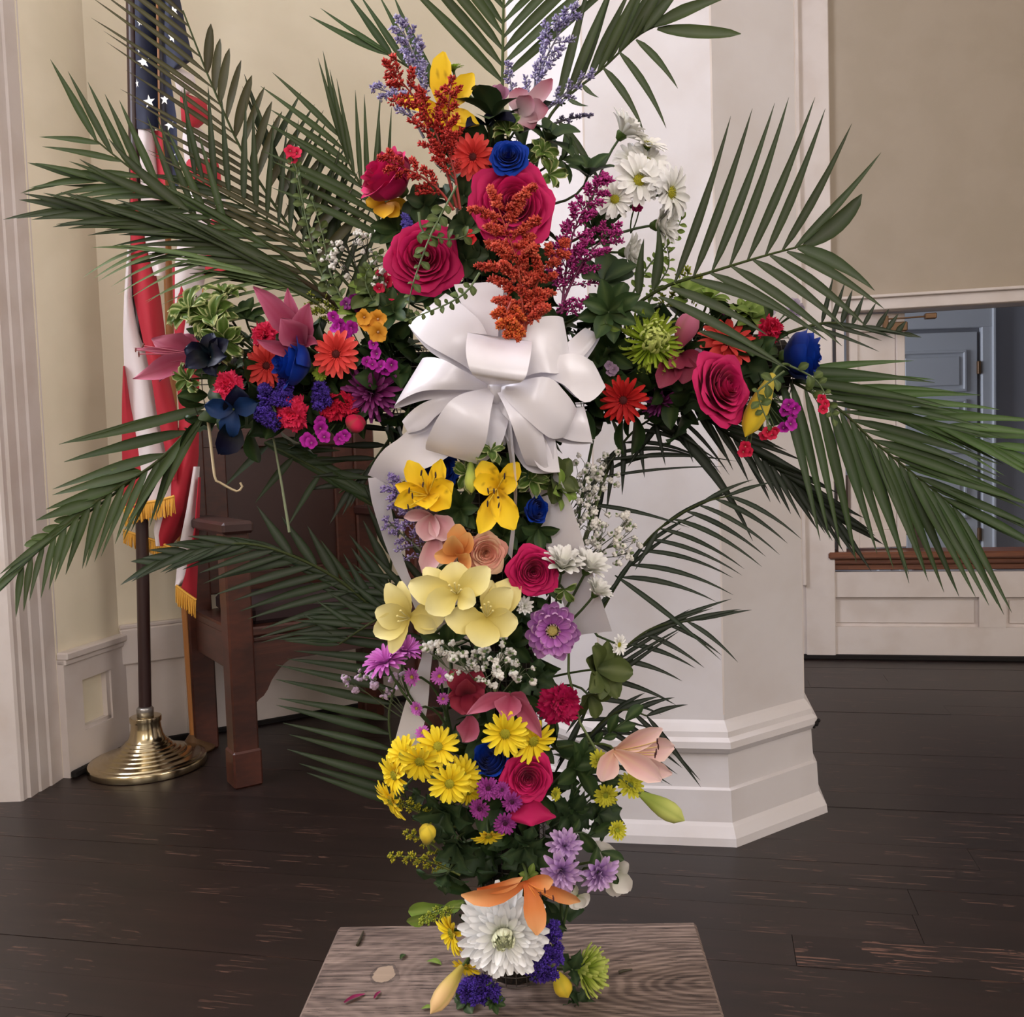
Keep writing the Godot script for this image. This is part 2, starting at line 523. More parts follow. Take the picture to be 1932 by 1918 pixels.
	w2.box(u2.call(len2 / 2, 0.14, 0.01), Vector3(len2, 0.28, 0.02), b2)
	w2.box(u2.call(len2 / 2, 0.315, 0.016), Vector3(len2, 0.11, 0.032), b2, Color.WHITE, 0.004)
	w2.box(u2.call(len2 / 2, 0.376, 0.012), Vector3(len2, 0.012, 0.024), b2, Color.WHITE, 0.003)
	w2.box(u2.call(0.19, 0.14, 0.024), Vector3(0.012, 0.26, 0.012), b2)
	struct("baseboard_back", w2.done(), M.white_paint, "white banded base along the long cream wall")
	struct("trim_3", boxmesh(u2.call(len2 / 2, 0.008, 0.028), Vector3(len2, 0.016, 0.014), 0.003, b2), M.dark_gap, "dark shoe moulding under the white base")
	var ot := Shape.new()
	var oc := u2.call(0.984, 0.497, 0.004)
	ot.box(oc, Vector3(0.072, 0.115, 0.008), b2, Color.WHITE, 0.002)
	var ou := thing("wall_outlet", "small white electrical outlet plate low on the cream wall behind the chair", "outlet")
	part("plate", ot.done(), M.outlet_plastic, ou)
	for s: float in [-1.0, 1.0]:
		var sk := Shape.new()
		for e: float in [-1.0, 1.0]:
			sk.box(oc + b2 * Vector3(e * 0.007, s * 0.026, 0.0045), Vector3(0.003, 0.01, 0.002), b2)
		part("socket", sk.done(), M.dark_gap, ou)
	# the right-hand wall: white casing, tan wall, wide low opening with a wooden sill
	var br := Basis(rd, Vector3.UP, rn)
	var ur := func(s: float, y: float, o: float) -> Vector3: return ro + rd * s + Vector3(0, y, 0) + rn * o
	var tw := Shape.new()
	tw.box(ur.call(1.6, 2.79, -0.08), Vector3(3.2, 2.82, 0.16), br)
	tw.box(ur.call(0.05, 0.9, -0.08), Vector3(0.1, 1.8, 0.16), br)
	tw.box(ur.call(-0.42, 2.1, -0.08), Vector3(0.9, 4.2, 0.16), br)
	tw.box(ur.call(2.6, 0.9, -0.08), Vector3(1.2, 1.8, 0.16), br)
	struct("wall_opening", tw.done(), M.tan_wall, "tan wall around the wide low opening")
	var lw := Shape.new()
	var cells := [[0.094, 0.649], [0.745, 1.30], [1.396, 1.95]]
	lw.box(ur.call(1.2, 0.17, -0.05), Vector3(4.0, 0.34, 0.10), br)
	lw.box(ur.call(1.5, 0.0655, 0.01), Vector3(3.2, 0.131, 0.02), br)
	lw.box(ur.call(1.5, 0.3, 0.01), Vector3(3.2, 0.1, 0.02), br)
	var s0 := -0.1
	for cc in cells:
		lw.box(ur.call((s0 + cc[0]) / 2, 0.19, 0.01), Vector3(cc[0] - s0, 0.12, 0.02), br)
		s0 = cc[1]
	lw.box(ur.call((s0 + 3.1) / 2, 0.19, 0.01), Vector3(3.1 - s0, 0.12, 0.02), br)
	var pw := struct("trim_4", lw.done(), M.white_paint, "low white panelled wall under the opening")
	for cc in cells:
		var pm := Shape.new()
		pm.box(ur.call((cc[0] + cc[1]) / 2, 0.19, 0.003), Vector3(cc[1] - cc[0] - 0.03, 0.09, 0.006), br, Color.WHITE, 0.004)
		part("recessed_panel", pm.done(), M.white_paint, pw)
	struct("baseboard_right", boxmesh(ur.call(1.5, 0.01, 0.026), Vector3(3.2, 0.02, 0.014), 0.003, br), M.dark_gap, "dark shoe moulding under the panelled wall")
	var ct := Shape.new()
	ct.box(ur.call(0.058, 2.1, 0.016), Vector3(0.114, 4.19, 0.032), br, Color.WHITE, 0.003)
	ct.box(ur.call(-0.004, 2.25, 0.026), Vector3(0.016, 3.9, 0.052), br, Color.WHITE, 0.004)
	ct.box(ur.call(-0.2, 2.1, 0.006), Vector3(0.40, 4.19, 0.02), br)
	struct("trim_5", ct.done(), M.white_paint, "white upright casing between the column and tan wall")
	var hd := Shape.new()
	hd.box(ur.call(1.6, 1.402, 0.012), Vector3(3.0, 0.05, 0.024), br, Color.WHITE, 0.003)
	hd.box(ur.call(1.6, 1.428, 0.02), Vector3(3.0, 0.012, 0.04), br, Color.WHITE, 0.003)
	hd.box(ur.call(1.6, 1.382, -0.05), Vector3(3.0, 0.014, 0.12), br, Color.WHITE, 0.003)
	hd.box(ur.call(0.146, 0.9, -0.05), Vector3(0.03, 1.0, 0.12), br)
	struct("trim_6", hd.done(), M.white_paint, "white moulded head casing over the opening")
	var sl := Shape.new()
	sl.box(ur.call(1.15, 0.418, -0.03), Vector3(2.12, 0.028, 0.15), br, Color.WHITE, 0.008)
	sl.box(ur.call(1.15, 0.393, -0.035), Vector3(2.12, 0.022, 0.128), br, Color.WHITE, 0.006)
	sl.box(ur.call(1.15, 0.37, -0.04), Vector3(2.12, 0.024, 0.11), br, Color.WHITE, 0.004)
	var sill := struct("trim_7", sl.done(), M.sill_wood, "brown wooden moulded sill of the opening")
	# the open leaf in the opening, hinged near the casing
	var leaf := thing("shutter_leaf", "white panelled shutter leaf standing open in the wall opening", "shutter", Transform3D(Basis(Vector3.UP, yaw_r + 0.25), ur.call(0.18, 0.44, -0.03)))
	var fm := Shape.new()
	var lw_ := 0.225
	for q in [[0.0, 0.035, 0.0, 0.93], [lw_ - 0.035, lw_, 0.0, 0.93], [0.035, lw_ - 0.035, 0.0, 0.07], [0.035, lw_ - 0.035, 0.4, 0.46], [0.035, lw_ - 0.035, 0.86, 0.93]]:
		fm.box(Vector3((q[0] + q[1]) / 2, (q[2] + q[3]) / 2, 0), Vector3(q[1] - q[0], q[3] - q[2], 0.035), Basis.IDENTITY, Color.WHITE, 0.003)
	part("frame", fm.done(), M.white_paint, leaf)
	for q in [[0.07, 0.4], [0.46, 0.86]]:
		part("panel", boxmesh(Vector3(lw_ / 2, (q[0] + q[1]) / 2, 0), Vector3(lw_ - 0.07, q[1] - q[0], 0.016), 0.003), M.white_paint, leaf)
	var cl := thing("door_closer", "small brass closer with a thin rod at the top of the opening", "closer", Transform3D(br, ur.call(0.325, 1.325, 0.01)))
	part("closer_body", boxmesh(Vector3(0.03, -0.018, 0.01), Vector3(0.075, 0.036, 0.04), 0.004), M.old_brass, cl)
	part("closer_body", boxmesh(Vector3(-0.012, 0.0, 0.012), Vector3(0.02, 0.052, 0.036), 0.003), M.old_brass, cl)
	var rod := Shape.new()
	rod.tube(PackedVector3Array([Vector3(0.0, 0.014, 0.012), Vector3(0.17, 0.018, 0.0)]), [0.0035], 8, Color.WHITE)
	part("rod", rod.done(), M.old_brass, cl)
	part("bracket", boxmesh(Vector3(0.155, 0.018, 0.0), Vector3(0.042, 0.022, 0.03), 0.003), M.old_brass, cl)
	# the room beyond the opening
	struct("wall_far", boxmesh(Vector3(2.2, 1.0, -7.62), Vector3(9.0, 6.4, 0.2)), M.blue_wall, "cool grey wall of the room beyond the opening")
	struct("floor_far", boxmesh(Vector3(2.2, -0.45, -5.8), Vector3(9.0, 0.2, 4.0)), M.pew_wood, "brown floor of the room beyond the opening")
	struct("ceiling_far", boxmesh(Vector3(2.2, 4.15, -5.9), Vector3(9.0, 0.2, 4.0)), M.ceiling_paint, "ceiling of the room beyond the opening")
	struct("wall_far_left", boxmesh(Vector3(-0.8, 1.8, -5.8), Vector3(0.2, 4.6, 3.9)), M.blue_wall, "left wall of the room beyond the opening")
	struct("wall_far_right", boxmesh(Vector3(5.6, 1.8, -5.4), Vector3(0.2, 4.6, 4.9)), M.blue_wall, "right wall of the room beyond the opening")
	var dx0 := 2.98
	var dr := struct("door_1", boxmesh(Vector3(dx0 + 0.34, 0.67, -7.5), Vector3(0.68, 2.02, 0.04), 0.004), M.blue_door, "pale blue panelled door in the room beyond")
	for row in [[1.38, 0.30], [0.95, 0.40], [0.45, 0.42], [-0.05, 0.40]]:
		var pm := Shape.new()
		for e: float in [-1.0, 1.0]:
			pm.box(Vector3(dx0 + 0.325, row[0] + e * row[1] / 2, -7.472), Vector3(0.53, 0.022, 0.02), Basis.IDENTITY, Color.WHITE, 0.006)
			pm.box(Vector3(dx0 + 0.325 + e * 0.255, row[0], -7.472), Vector3(0.022, row[1], 0.02), Basis.IDENTITY, Color.WHITE, 0.006)
		pm.box(Vector3(dx0 + 0.325, row[0], -7.474), Vector3(0.42, row[1] - 0.08, 0.012), Basis.IDENTITY, Color.WHITE, 0.005)
		part("door_panel", pm.done(), M.blue_door, dr)
	for y: float in [1.40, 0.1]:
		part("hinge", boxmesh(Vector3(dx0 + 0.687, y, -7.47), Vector3(0.025, 0.1, 0.03), 0.004), M.old_brass, dr)
	var dc := Shape.new()
	dc.box(Vector3(dx0 + 0.76, 0.75, -7.49), Vector3(0.10, 2.3, 0.05), Basis.IDENTITY, Color.WHITE, 0.006)
	dc.box(Vector3(dx0 + 0.80, 0.75, -7.48), Vector3(0.025, 2.3, 0.07), Basis.IDENTITY, Color.WHITE, 0.006)
	dc.box(Vector3(dx0 - 0.06, 0.75, -7.49), Vector3(0.10, 2.3, 0.05), Basis.IDENTITY, Color.WHITE, 0.006)
	dc.box(Vector3(dx0 + 0.34, 1.80, -7.487), Vector3(0.952, 0.18, 0.05), Basis.IDENTITY, Color.WHITE, 0.006)
	dc.box(Vector3(dx0 + 0.34, 1.90, -7.48), Vector3(0.98, 0.03, 0.08), Basis.IDENTITY, Color.WHITE, 0.006)
	struct("trim_8", dc.done(), M.blue_door, "pale blue moulded casing round the far door")
	# pew end seen through the opening
	var pew := thing("pew_bench", "dark brown curved wooden bench back seen through the opening above the sill", "bench", Transform3D(br, ur.call(0.08, 0, -0.55)))
	var pb := Shape.new()
	var rows := []
	var cols := []
	for k in 15:
		var s := k / 14.0
		var x := -0.06 + s * 0.54
		var top := 0.72 - 0.03 * s * s
		var low := 0.515 - (0.085 * smoothstep(0.45, 1.0, s))
		var bow_ := -0.05 * sin(s * PI)
		rows.append(PackedVector3Array([Vector3(x, low, bow_ + 0.02), Vector3(x, top, bow_ + 0.02), Vector3(x, top, bow_ - 0.02), Vector3(x, low, bow_ - 0.02)]))
		cols.append(PackedColorArray([Color.WHITE, Color.WHITE, Color.WHITE, Color.WHITE]))
	pb.grid(rows, cols, true)
	part("back_rail", pb.done(), M.pew_wood, pew)
	for x: float in [-0.03, 0.46]:
		part("post", boxmesh(Vector3(x, 0.12, -0.01), Vector3(0.045, 0.95, 0.045), 0.004), M.pew_wood, pew)
	# the octagonal column
	var cc3 := Vector3(0.376, 0, -2.431)
	var cb := Basis(Vector3.UP, deg_to_rad(-77.5 + 90.0 - 0.0))
	var prof := [[0.0, 0.0], [0.412, 0.0], [0.410, 0.018], [0.398, 0.040], [0.392, 0.048], [0.388, 0.118], [0.380, 0.122], [0.376, 0.196], [0.384, 0.200], [0.392, 0.212], [0.390, 0.226], [0.380, 0.234], [0.378, 0.246], [0.366, 0.262], [0.360, 0.268], [0.360, 4.1]]
	var col := Shape.new()
	for k in prof.size():
		prof[k] = [prof[k][0], prof[k][1]]
	col.lathe(prof, 8, Color.WHITE, Vector3.ZERO, cb, true)
	var column := struct("column", col.done(), M.column_paint, "white octagonal column on a moulded base right of the flowers")
	column.position = cc3
	for k in 8:                                                          # slim beads where the boards of the shaft meet
		var w := TAU * k / 8
		var dd := cb * Vector3(cos(w), 0, -sin(w))
		part("corner_seam", boxmesh(dd * 0.3585 + Vector3(0, 2.18, 0), Vector3(0.004, 3.8, 0.004)), M.white_paint, column)
	var chip := Shape.new()
	var cd := (Vector3(0.843, 0, 0.537) * 0.393).rotated(Vector3.UP, 0.0)
	for q in [[0.0, 0.212, 0.007], [0.006, 0.219, 0.005], [-0.005, 0.204, 0.004]]:
		chip.blob(cd + Vector3(q[0] - 0.006, q[1], 0.002), Vector3.ONE * q[2], Basis.IDENTITY, Color.WHITE, 4, 6)
	part("chipped_paint", chip.done(), M.dark_gap, column)

# ---------------------------------------------------------------- chair, flag stand, plinth
func on_y(px: float, py: float, y: float) -> Vector3:
	var r := ray(px, py)
	return EYE + r * ((y - EYE.y) / r.y)

func chair() -> void:
	var t := thing("pulpit_chair", "dark reddish wooden armchair with a panelled back behind the palm fronds", "chair", Transform3D(Basis(Vector3.UP, deg_to_rad(32.7)), Vector3(-0.761, 0, -2.496)))
	var W := 0.63
	var D := 0.44
	for x in [0.036, W - 0.036]:
		var m := Shape.new()
		m.box(Vector3(x, 0.39, -0.036), Vector3(0.068, 0.60, 0.068), Basis.IDENTITY, Color.WHITE, 0.005)
		m.box(Vector3(x, 0.05, -0.036), Vector3(0.078, 0.10, 0.078), Basis.IDENTITY, Color.WHITE, 0.005)
		part("front_leg", m.done(), M.chair_wood, t)
		part("back_leg", boxmesh(Vector3(x, 0.49, -D), Vector3(0.072, 0.98, 0.066), 0.005), M.chair_wood, t)
		var am := Shape.new()
		am.box(Vector3(x, 0.70, -D / 2 - 0.01), Vector3(0.085, 0.032, D + 0.06), Basis.IDENTITY, Color.WHITE, 0.01)
		part("arm", am.done(), M.chair_panel, t)
		part("side_rail", boxmesh(Vector3(x, 0.355, -D / 2), Vector3(0.03, 0.10, D - 0.06), 0.003), M.chair_wood_across, t)
	var back := part("back", boxmesh(Vector3(W / 2, 0.74, -D), Vector3(W - 0.14, 0.42, 0.014), 0.002), M.chair_panel, t)
	for x: float in [0.105, W - 0.105]:
		part("stile", boxmesh(Vector3(x, 0.72, -D + 0.006), Vector3(0.07, 0.50, 0.03), 0.004), M.chair_wood, back)
	part("rail", boxmesh(Vector3(W / 2, 0.95, -D + 0.006), Vector3(W - 0.14, 0.07, 0.034), 0.004), M.chair_wood_across, back)
	part("rail", boxmesh(Vector3(W / 2, 0.50, -D + 0.006), Vector3(W - 0.14, 0.06, 0.032), 0.004), M.chair_wood_across, back)
	part("seat", boxmesh(Vector3(W / 2, 0.414, -D / 2), Vector3(W - 0.04, 0.026, D - 0.02), 0.005), M.chair_wood_across, t)
	var cu := Shape.new()
	cu.box(Vector3(W / 2, 0.452, -D / 2 - 0.005), Vector3(W - 0.16, 0.05, D - 0.08), Basis.IDENTITY, Color.WHITE, 0.018)
	part("cushion", cu.done(), M.cushion, t)
	var ap := Shape.new()
	var front := PackedVector3Array()
	var n := 40
	var rows := []
	var cols := []
	for k in n + 1:
		var s := float(k) / n
		var x := 0.07 + s * (W - 0.14)
		var e := minf(x - 0.07, W - 0.07 - x)
		var low := 0.325
		if e < 0.028:
			low = 0.215 + 0.02 * sin(e / 0.028 * PI / 2)
		elif e < 0.04:
			low = 0.25
		elif e < 0.115:
			low = 0.262 + 0.063 * sin((e - 0.04) / 0.075 * PI / 2)
		rows.append(PackedVector3Array([Vector3(x, low, -0.022), Vector3(x, 0.40, -0.022), Vector3(x, 0.40, -0.046), Vector3(x, low, -0.046)]))
		cols.append(PackedColorArray([Color.WHITE, Color.WHITE, Color.WHITE, Color.WHITE]))
	for k in n:
		var r0: PackedVector3Array = rows[k]
		var r1: PackedVector3Array = rows[k + 1]
		ap.quad(r0[0], r1[0], r1[1], r0[1], Vector3.BACK)
		ap.quad(r0[3], r1[3], r1[2], r0[2], Vector3.FORWARD)
		ap.quad(r0[0], r1[0], r1[3], r0[3], (Vector3(r0[0].y - r1[0].y, r1[0].x - r0[0].x, 0) * -1.0).normalized())
	ap.box(Vector3(W / 2, 0.393, -0.03), Vector3(W - 0.14, 0.012, 0.04), Basis.IDENTITY, Color.WHITE, 0.004)
	part("apron", ap.done(), M.chair_wood_across, t)

func strip(rows: Array, zs: Array, wav: float, across := 6, color := Color.WHITE) -> ArrayMesh:   # a hanging strip of cloth: rows of [py, left px, right px]; its folds swing between the two depths
	var m := Shape.new()
	var g := []
	var cl := []
	for k in rows.size() * 3 - 2:
		var f := k / 3.0
		var a: Array = rows[int(f)]
		var b: Array = rows[mini(int(f) + 1, rows.size() - 1)]
		var u := f - int(f)
		var row := PackedVector3Array()
		var crow := PackedColorArray()
		for j in across + 1:
			var s := float(j) / across
			var pl: float = lerpf(a[1], b[1], u)
			var pr: float = lerpf(a[2], b[2], u)
			row.append(at(lerpf(pl, pr, s), lerpf(a[0], b[0], u), lerpf(zs[0], zs[1], s) + sin(s * PI) * wav + sin(f * 1.3 + s * 4.0) * wav * 0.25))
			crow.append(color)
		g.append(row); cl.append(crow)
	m.grid(g, cl)
	return m.done()

func star_mesh(o: Vector3, r: float, turn: float, lean: float) -> ArrayMesh:
	var m := Shape.new()
	var k := m.put(o + Vector3(0, 0, 0.003), Vector3.BACK, Color.WHITE)
	for j in 10:
		var q := r if j % 2 == 0 else r * 0.4
		var w := turn + TAU * j / 10 + PI / 2
		m.put(o + Vector3(cos(w) * q * lean, sin(w) * q, 0.0015), Vector3.BACK, Color.WHITE)
	for j in 10:
		m.tri(k, k + 1 + j, k + 1 + (j + 1) % 10)
	return m.done()

func fringe(path: Array, length: float, z: float) -> ArrayMesh:     # gold threads hanging from a line of pixels
	var m := Shape.new()
	for k in path.size() - 1:
		var a: Vector2 = path[k]
		var b: Vector2 = path[k + 1]
		var n := int(a.distance_to(b) / 1.6)
		for j in n:
			var p := a.lerp(b, (j + rnd(0, 0.6)) / n)
			var top := at(p.x, p.y, z)
			var tip := at(p.x + rnd(-2, 3), p.y + length * rnd(0.88, 1.06), z + rnd(-0.004, 0.004))
			m.tube(PackedVector3Array([top, top.lerp(tip, 0.5) + Vector3(0, 0, 0.002), tip]), [0.0021, 0.0016], 4, Color.WHITE)
		m.tube(PackedVector3Array([at(a.x, a.y, z), at(b.x, b.y, z)]), [0.004], 6, Color.WHITE)
	return m.done()

func flag() -> void:
	var foot := Vector3(-1.08, 0, -2.721)
	var st := thing("flag_stand", "dark flagpole on a round polished brass floor base left of the chair", "flag stand", Transform3D(Basis.IDENTITY, foot))
	var m := Shape.new()
	var tiers := [[0.0, 0.0], [0.160, 0.0], [0.164, 0.003], [0.164, 0.019], [0.160, 0.025]]
	for q in [[0.150, 0.026, 0.031], [0.126, 0.033, 0.038], [0.108, 0.040, 0.045], [0.092, 0.047, 0.052], [0.079, 0.054, 0.060], [0.069, 0.062, 0.069], [0.061, 0.071, 0.078]]:
		tiers.append_array([[q[0] + 0.002, q[1]], [q[0], q[1] + 0.0012], [q[0] - 0.0015, q[2] - 0.001], [q[0] - 0.004, q[2]]])
	tiers.append_array([[0.052, 0.082], [0.046, 0.095], [0.042, 0.114], [0.0405, 0.132], [0.044, 0.1335], [0.044, 0.147], [0.042, 0.1485], [0.0, 0.149]])
	m.lathe(tiers, 48, Color.WHITE)
	part("base", m.done(), M.brass, st)
	var c := Shape.new()
	c.lathe([[0.0, 0.148], [0.023, 0.148], [0.024, 0.17], [0.019, 0.176], [0.0, 0.176]], 20, Color.WHITE)
	part("collar", c.done(), M.silver, st)
	var p := Shape.new()
	var top := at(247, -160, -2.74) - foot
	p.tube(PackedVector3Array([Vector3(0.0, 0.15, 0), Vector3(0.0, 0.15, 0).lerp(top, 0.5), top]), [0.0175], 14, Color.WHITE)
	part("pole", p.done(), M.dark_pole, st)
	var op := thing("oak_flagpole", "thin honey-brown wooden pole standing between the folds of the flag", "flagpole")
	var o := Shape.new()
	var g := on_y(354, 1398, 0.0)
	o.tube(PackedVector3Array([Vector3(-0.99, 0.0, -2.86), at(328, 820, -2.86), at(292, -160, -2.86)]), [0.0125], 12, Color.WHITE)
	part("pole", o.done(), M.oak_pole, op)
	var oc := Shape.new()
	oc.lathe([[0.0, 0.0], [0.06, 0.0], [0.06, 0.012], [0.03, 0.03], [0.016, 0.05], [0.0, 0.05]], 20, Color.WHITE, Vector3(-0.99, 0, -2.86))
	part("foot", oc.done(), M.old_brass, op)
	var f := thing("flag", "draped national flag with white stars on blue and red and white stripes", "flag")
	var Z := -2.70
	# the blue canton in three folds
	part("canton", strip([[-150, 252, 291], [0, 254, 294], [120, 256, 297], [200, 256, 298], [243, 258, 300]], [Z, Z - 0.06], 0.03), M.flag_blue, f)
	part("canton", strip([[-150, 294, 330], [0, 298, 322], [120, 301, 318], [220, 302, 333], [300, 312, 336], [352, 320, 337]], [Z - 0.10, Z - 0.02], 0.02), M.flag_blue, f)
	part("canton", strip([[-150, 318, 325], [0, 312, 340], [60, 310, 352], [112, 314, 365], [136, 316, 330]], [Z - 0.01, Z - 0.05], 0.025), M.flag_blue, f)
	for s in [[264, 42, 8, 0.2, 0.6], [328, 22, 11, 0.25, 0.9], [325, 71, 10, -0.2, 0.75], [271, 117, 12, 0.15, 0.95], [282, 192, 12, 0.1, 0.9], [311, 188, 10, -0.1, 0.8], [320, 236, 10, 0.3, 0.9], [328, 294, 7, 0.2, 0.6], [259, 158, 8, 0.1, 0.35], [262, 95, 6, 0.3, 0.35]]:
		part("star", star_mesh(at(s[0], s[1], Z + 0.035), s[2] * 0.00155, s[3], s[4]), M.star_white, f)
	# upper right: stripes that fall away to the right
	var up := [[[128, 318, 340], [142, 326, 366], [170, 334, 372], [180, 338, 350]], [[176, 340, 352], [192, 340, 390], [225, 342, 394], [252, 348, 362]], [[240, 346, 375], [262, 344, 398], [300, 348, 408], [332, 352, 372]], [[300, 352, 410], [325, 350, 416], [352, 352, 419], [388, 354, 372]], [[352, 352, 421], [390, 348, 428], [420, 345, 433], [440, 345, 436]], [[405, 400, 434], [440, 395, 440], [480, 390, 446], [520, 385, 448]]]
	for k in 6:
		part("stripe", strip(up[k], [Z - 0.03, Z - 0.09], 0.03), M.flag_white if k % 2 == 0 else M.flag_red, f)
	part("stripe", strip([[430, 338, 400], [500, 330, 392], [560, 330, 380], [640, 328, 376]], [Z - 0.02, Z - 0.08], 0.03), M.flag_white, f)
	# long hanging stripes on the left
	part("stripe", strip([[240, 260, 292], [300, 264, 297], [380, 266, 306], [460, 275, 312], [520, 291, 312]], [Z - 0.01, Z - 0.05], 0.02), M.flag_white, f)
	part("stripe", strip([[246, 290, 305], [320, 296, 310], [400, 304, 315], [440, 308, 318]], [Z - 0.05, Z - 0.02], 0.01), M.flag_red, f)
	part("stripe", strip([[300, 246, 258], [360, 246, 264], [430, 246, 275], [500, 248, 291], [560, 252, 303], [630, 267, 312], [716, 286, 320], [780, 296, 335], [850, 312, 338], [905, 322, 337]], [Z, Z - 0.05], 0.03), M.flag_red, f)
	part("stripe", strip([[470, 240, 249], [560, 234, 253], [630, 232, 268], [716, 235, 287], [780, 246, 298], [850, 256, 314], [910, 266, 324], [955, 276, 330]], [Z + 0.01, Z - 0.03], 0.025), M.flag_white, f)
	part("stripe", strip([[690, 232, 236], [760, 230, 247], [843, 230, 267], [900, 231, 273], [958, 232, 279]], [Z + 0.015, Z + 0.005], 0.02), M.flag_red, f)
	part("stripe", strip([[500, 325, 372], [600, 328, 376], [700, 332, 376], [780, 338, 376], [860, 336, 375], [960, 310, 362], [1010, 296, 340], [1030, 300, 322]], [Z - 0.03, Z - 0.08], 0.03), M.flag_red, f)
	part("stripe", strip([[880, 365, 377], [960, 352, 373], [1040, 336, 373], [1090, 332, 360], [1105, 330, 342]], [Z - 0.03, Z - 0.06], 0.015), M.flag_white, f)
	part("stripe", strip([[900, 374, 379], [1000, 366, 376], [1080, 350, 373], [1130, 336, 371], [1140, 352, 370]], [Z - 0.02, Z - 0.05], 0.012), M.flag_red, f)
	part("stripe", strip([[960, 296, 318], [1000, 290, 312], [1030, 294, 306]], [Z - 0.02, Z - 0.04], 0.01), M.flag_white, f)
	for q in [[[Vector2(234, 958), Vector2(262, 950), Vector2(300, 944), Vector2(329, 936)], 34, Z + 0.03], [[Vector2(233, 1000), Vector2(262, 1010), Vector2(300, 1022), Vector2(332, 1038)], 26, Z - 0.03], [[Vector2(332, 1104), Vector2(350, 1118), Vector2(370, 1132)], 34, Z - 0.01], [[Vector2(372, 500), Vector2(384, 516)], 50, Z - 0.08]]:
		part("fringe", fringe(q[0], q[1], q[2]), M.gold_fringe, f)

func plinth() -> void:
	var t := thing("plinth", "weathered grey-brown wooden block with bold curved grain under the flower cross", "plinth", Transform3D(Basis(Vector3.UP, deg_to_rad(-2.5)), Vector3(-0.023, 0, -1.135)))
	part("top_board", boxmesh(Vector3(0, 0.18, 0), Vector3(0.515, 0.04, 0.40), 0.004), M.plinth_board, t)
	part("side_board", boxmesh(Vector3(-0.235, 0.08, 0), Vector3(0.03, 0.16, 0.38), 0.003), M.plinth_board, t)
	part("side_board", boxmesh(Vector3(0.235, 0.08, 0), Vector3(0.03, 0.16, 0.38), 0.003), M.plinth_board, t)
	part("front_board", boxmesh(Vector3(0, 0.08, 0.175), Vector3(0.44, 0.16, 0.03), 0.003), M.plinth_board, t)
	part("back_board", boxmesh(Vector3(0, 0.08, -0.175), Vector3(0.44, 0.16, 0.03), 0.003), M.plinth_board, t)

func cross_frame() -> void:
	var foot := at(975, 1876, -1.165)
	var xc := foot.x
	var yb := at(940, 712, CROSS_Z).y
	var top := at(930, 275, CROSS_Z).y
	var xl := at(385, 740, CROSS_Z).x
	var xr := at(1478, 700, CROSS_Z).x
	var t := thing("cross_frame", "wire mesh cross stuffed with brown moss that holds all the flowers", "cross frame", Transform3D(Basis.IDENTITY, Vector3(xc, 0.2, CROSS_Z)))
	M.xc = xc; M.yb = yb
	var r := 0.043
	var a := Shape.new()
	a.tube(PackedVector3Array([Vector3(0, 0.001, 0), Vector3(0, 0.2, 0), Vector3(0, 0.6, 0), Vector3(0, top - 0.2, 0)]), [r * 0.8, r * 0.86, r * 0.86, r * 0.8], 14, Color.WHITE)
	part("upright_core", a.done(), M.moss, t)
	var b := Shape.new()
	b.tube(PackedVector3Array([Vector3(xl - xc + 0.02, yb - 0.2, 0), Vector3(0, yb - 0.2, 0), Vector3(xr - xc, yb - 0.2, 0)]), [r * 0.82], 14, Color.WHITE)
	part("beam_core", b.done(), M.moss, t)
	var w := Shape.new()
	var rings := func(p0: Vector3, p1: Vector3, n: int, e1: Vector3, e2: Vector3) -> void:
		for k in n + 1:
			var o := p0.lerp(p1, float(k) / n) + Vector3(rnd(-0.002, 0.002), 0, 0)
			var path := PackedVector3Array()
			for j in 21:
				path.append(o + (e1 * cos(TAU * j / 20) + e2 * sin(TAU * j / 20)) * r)
			w.tube(path, [0.0007], 3, Color.WHITE)
		for j in 20:
			var off := (e1 * cos(TAU * j / 20) + e2 * sin(TAU * j / 20)) * r
			w.tube(PackedVector3Array([p0 + off, p0.lerp(p1, 0.5) + off * 1.01, p1 + off]), [0.0007], 3, Color.WHITE)
	rings.call(Vector3(0, 0.002, 0), Vector3(0, top - 0.2, 0), 86, Vector3.RIGHT, Vector3.BACK)
	rings.call(Vector3(xl - xc, yb - 0.2, 0), Vector3(xr - xc, yb - 0.2, 0), 60, Vector3.UP, Vector3.BACK)
	tag(part("wire_mesh", w.done(), M.wire, t), "square-meshed wire netting", "", "", "stuff")
	# loose bent wire at the left end of the beam and a green stick under it
	var hk := thing("hooked_stem", "bare bent stem with a curled hooked end hanging below the left arm", "stem")
	var h := Shape.new()
	h.tube(spline([at(388, 760, -1.19), at(396, 820, -1.17), at(405, 898, -1.15), at(412, 908, -1.15), at(440, 924, -1.15), at(450, 926, -1.15), at(457, 918, -1.15), at(453, 910, -1.15)], 28), [0.0022, 0.0013], 6, rgb(196, 176, 140))
	part("stem", h.done(), M.stem, hk)
	var sk := thing("thin_stick", "thin straight pale green stalk hanging down from the left arm before the chair back", "stem")
	var q := Shape.new()
	q.tube(PackedVector3Array([at(514, 815, -1.18), at(531, 910, -1.17), at(546, 1004, -1.16)]), [0.0014, 0.0017], 6, rgb(128, 138, 104))
	part("stem", q.done(), M.stem, sk)

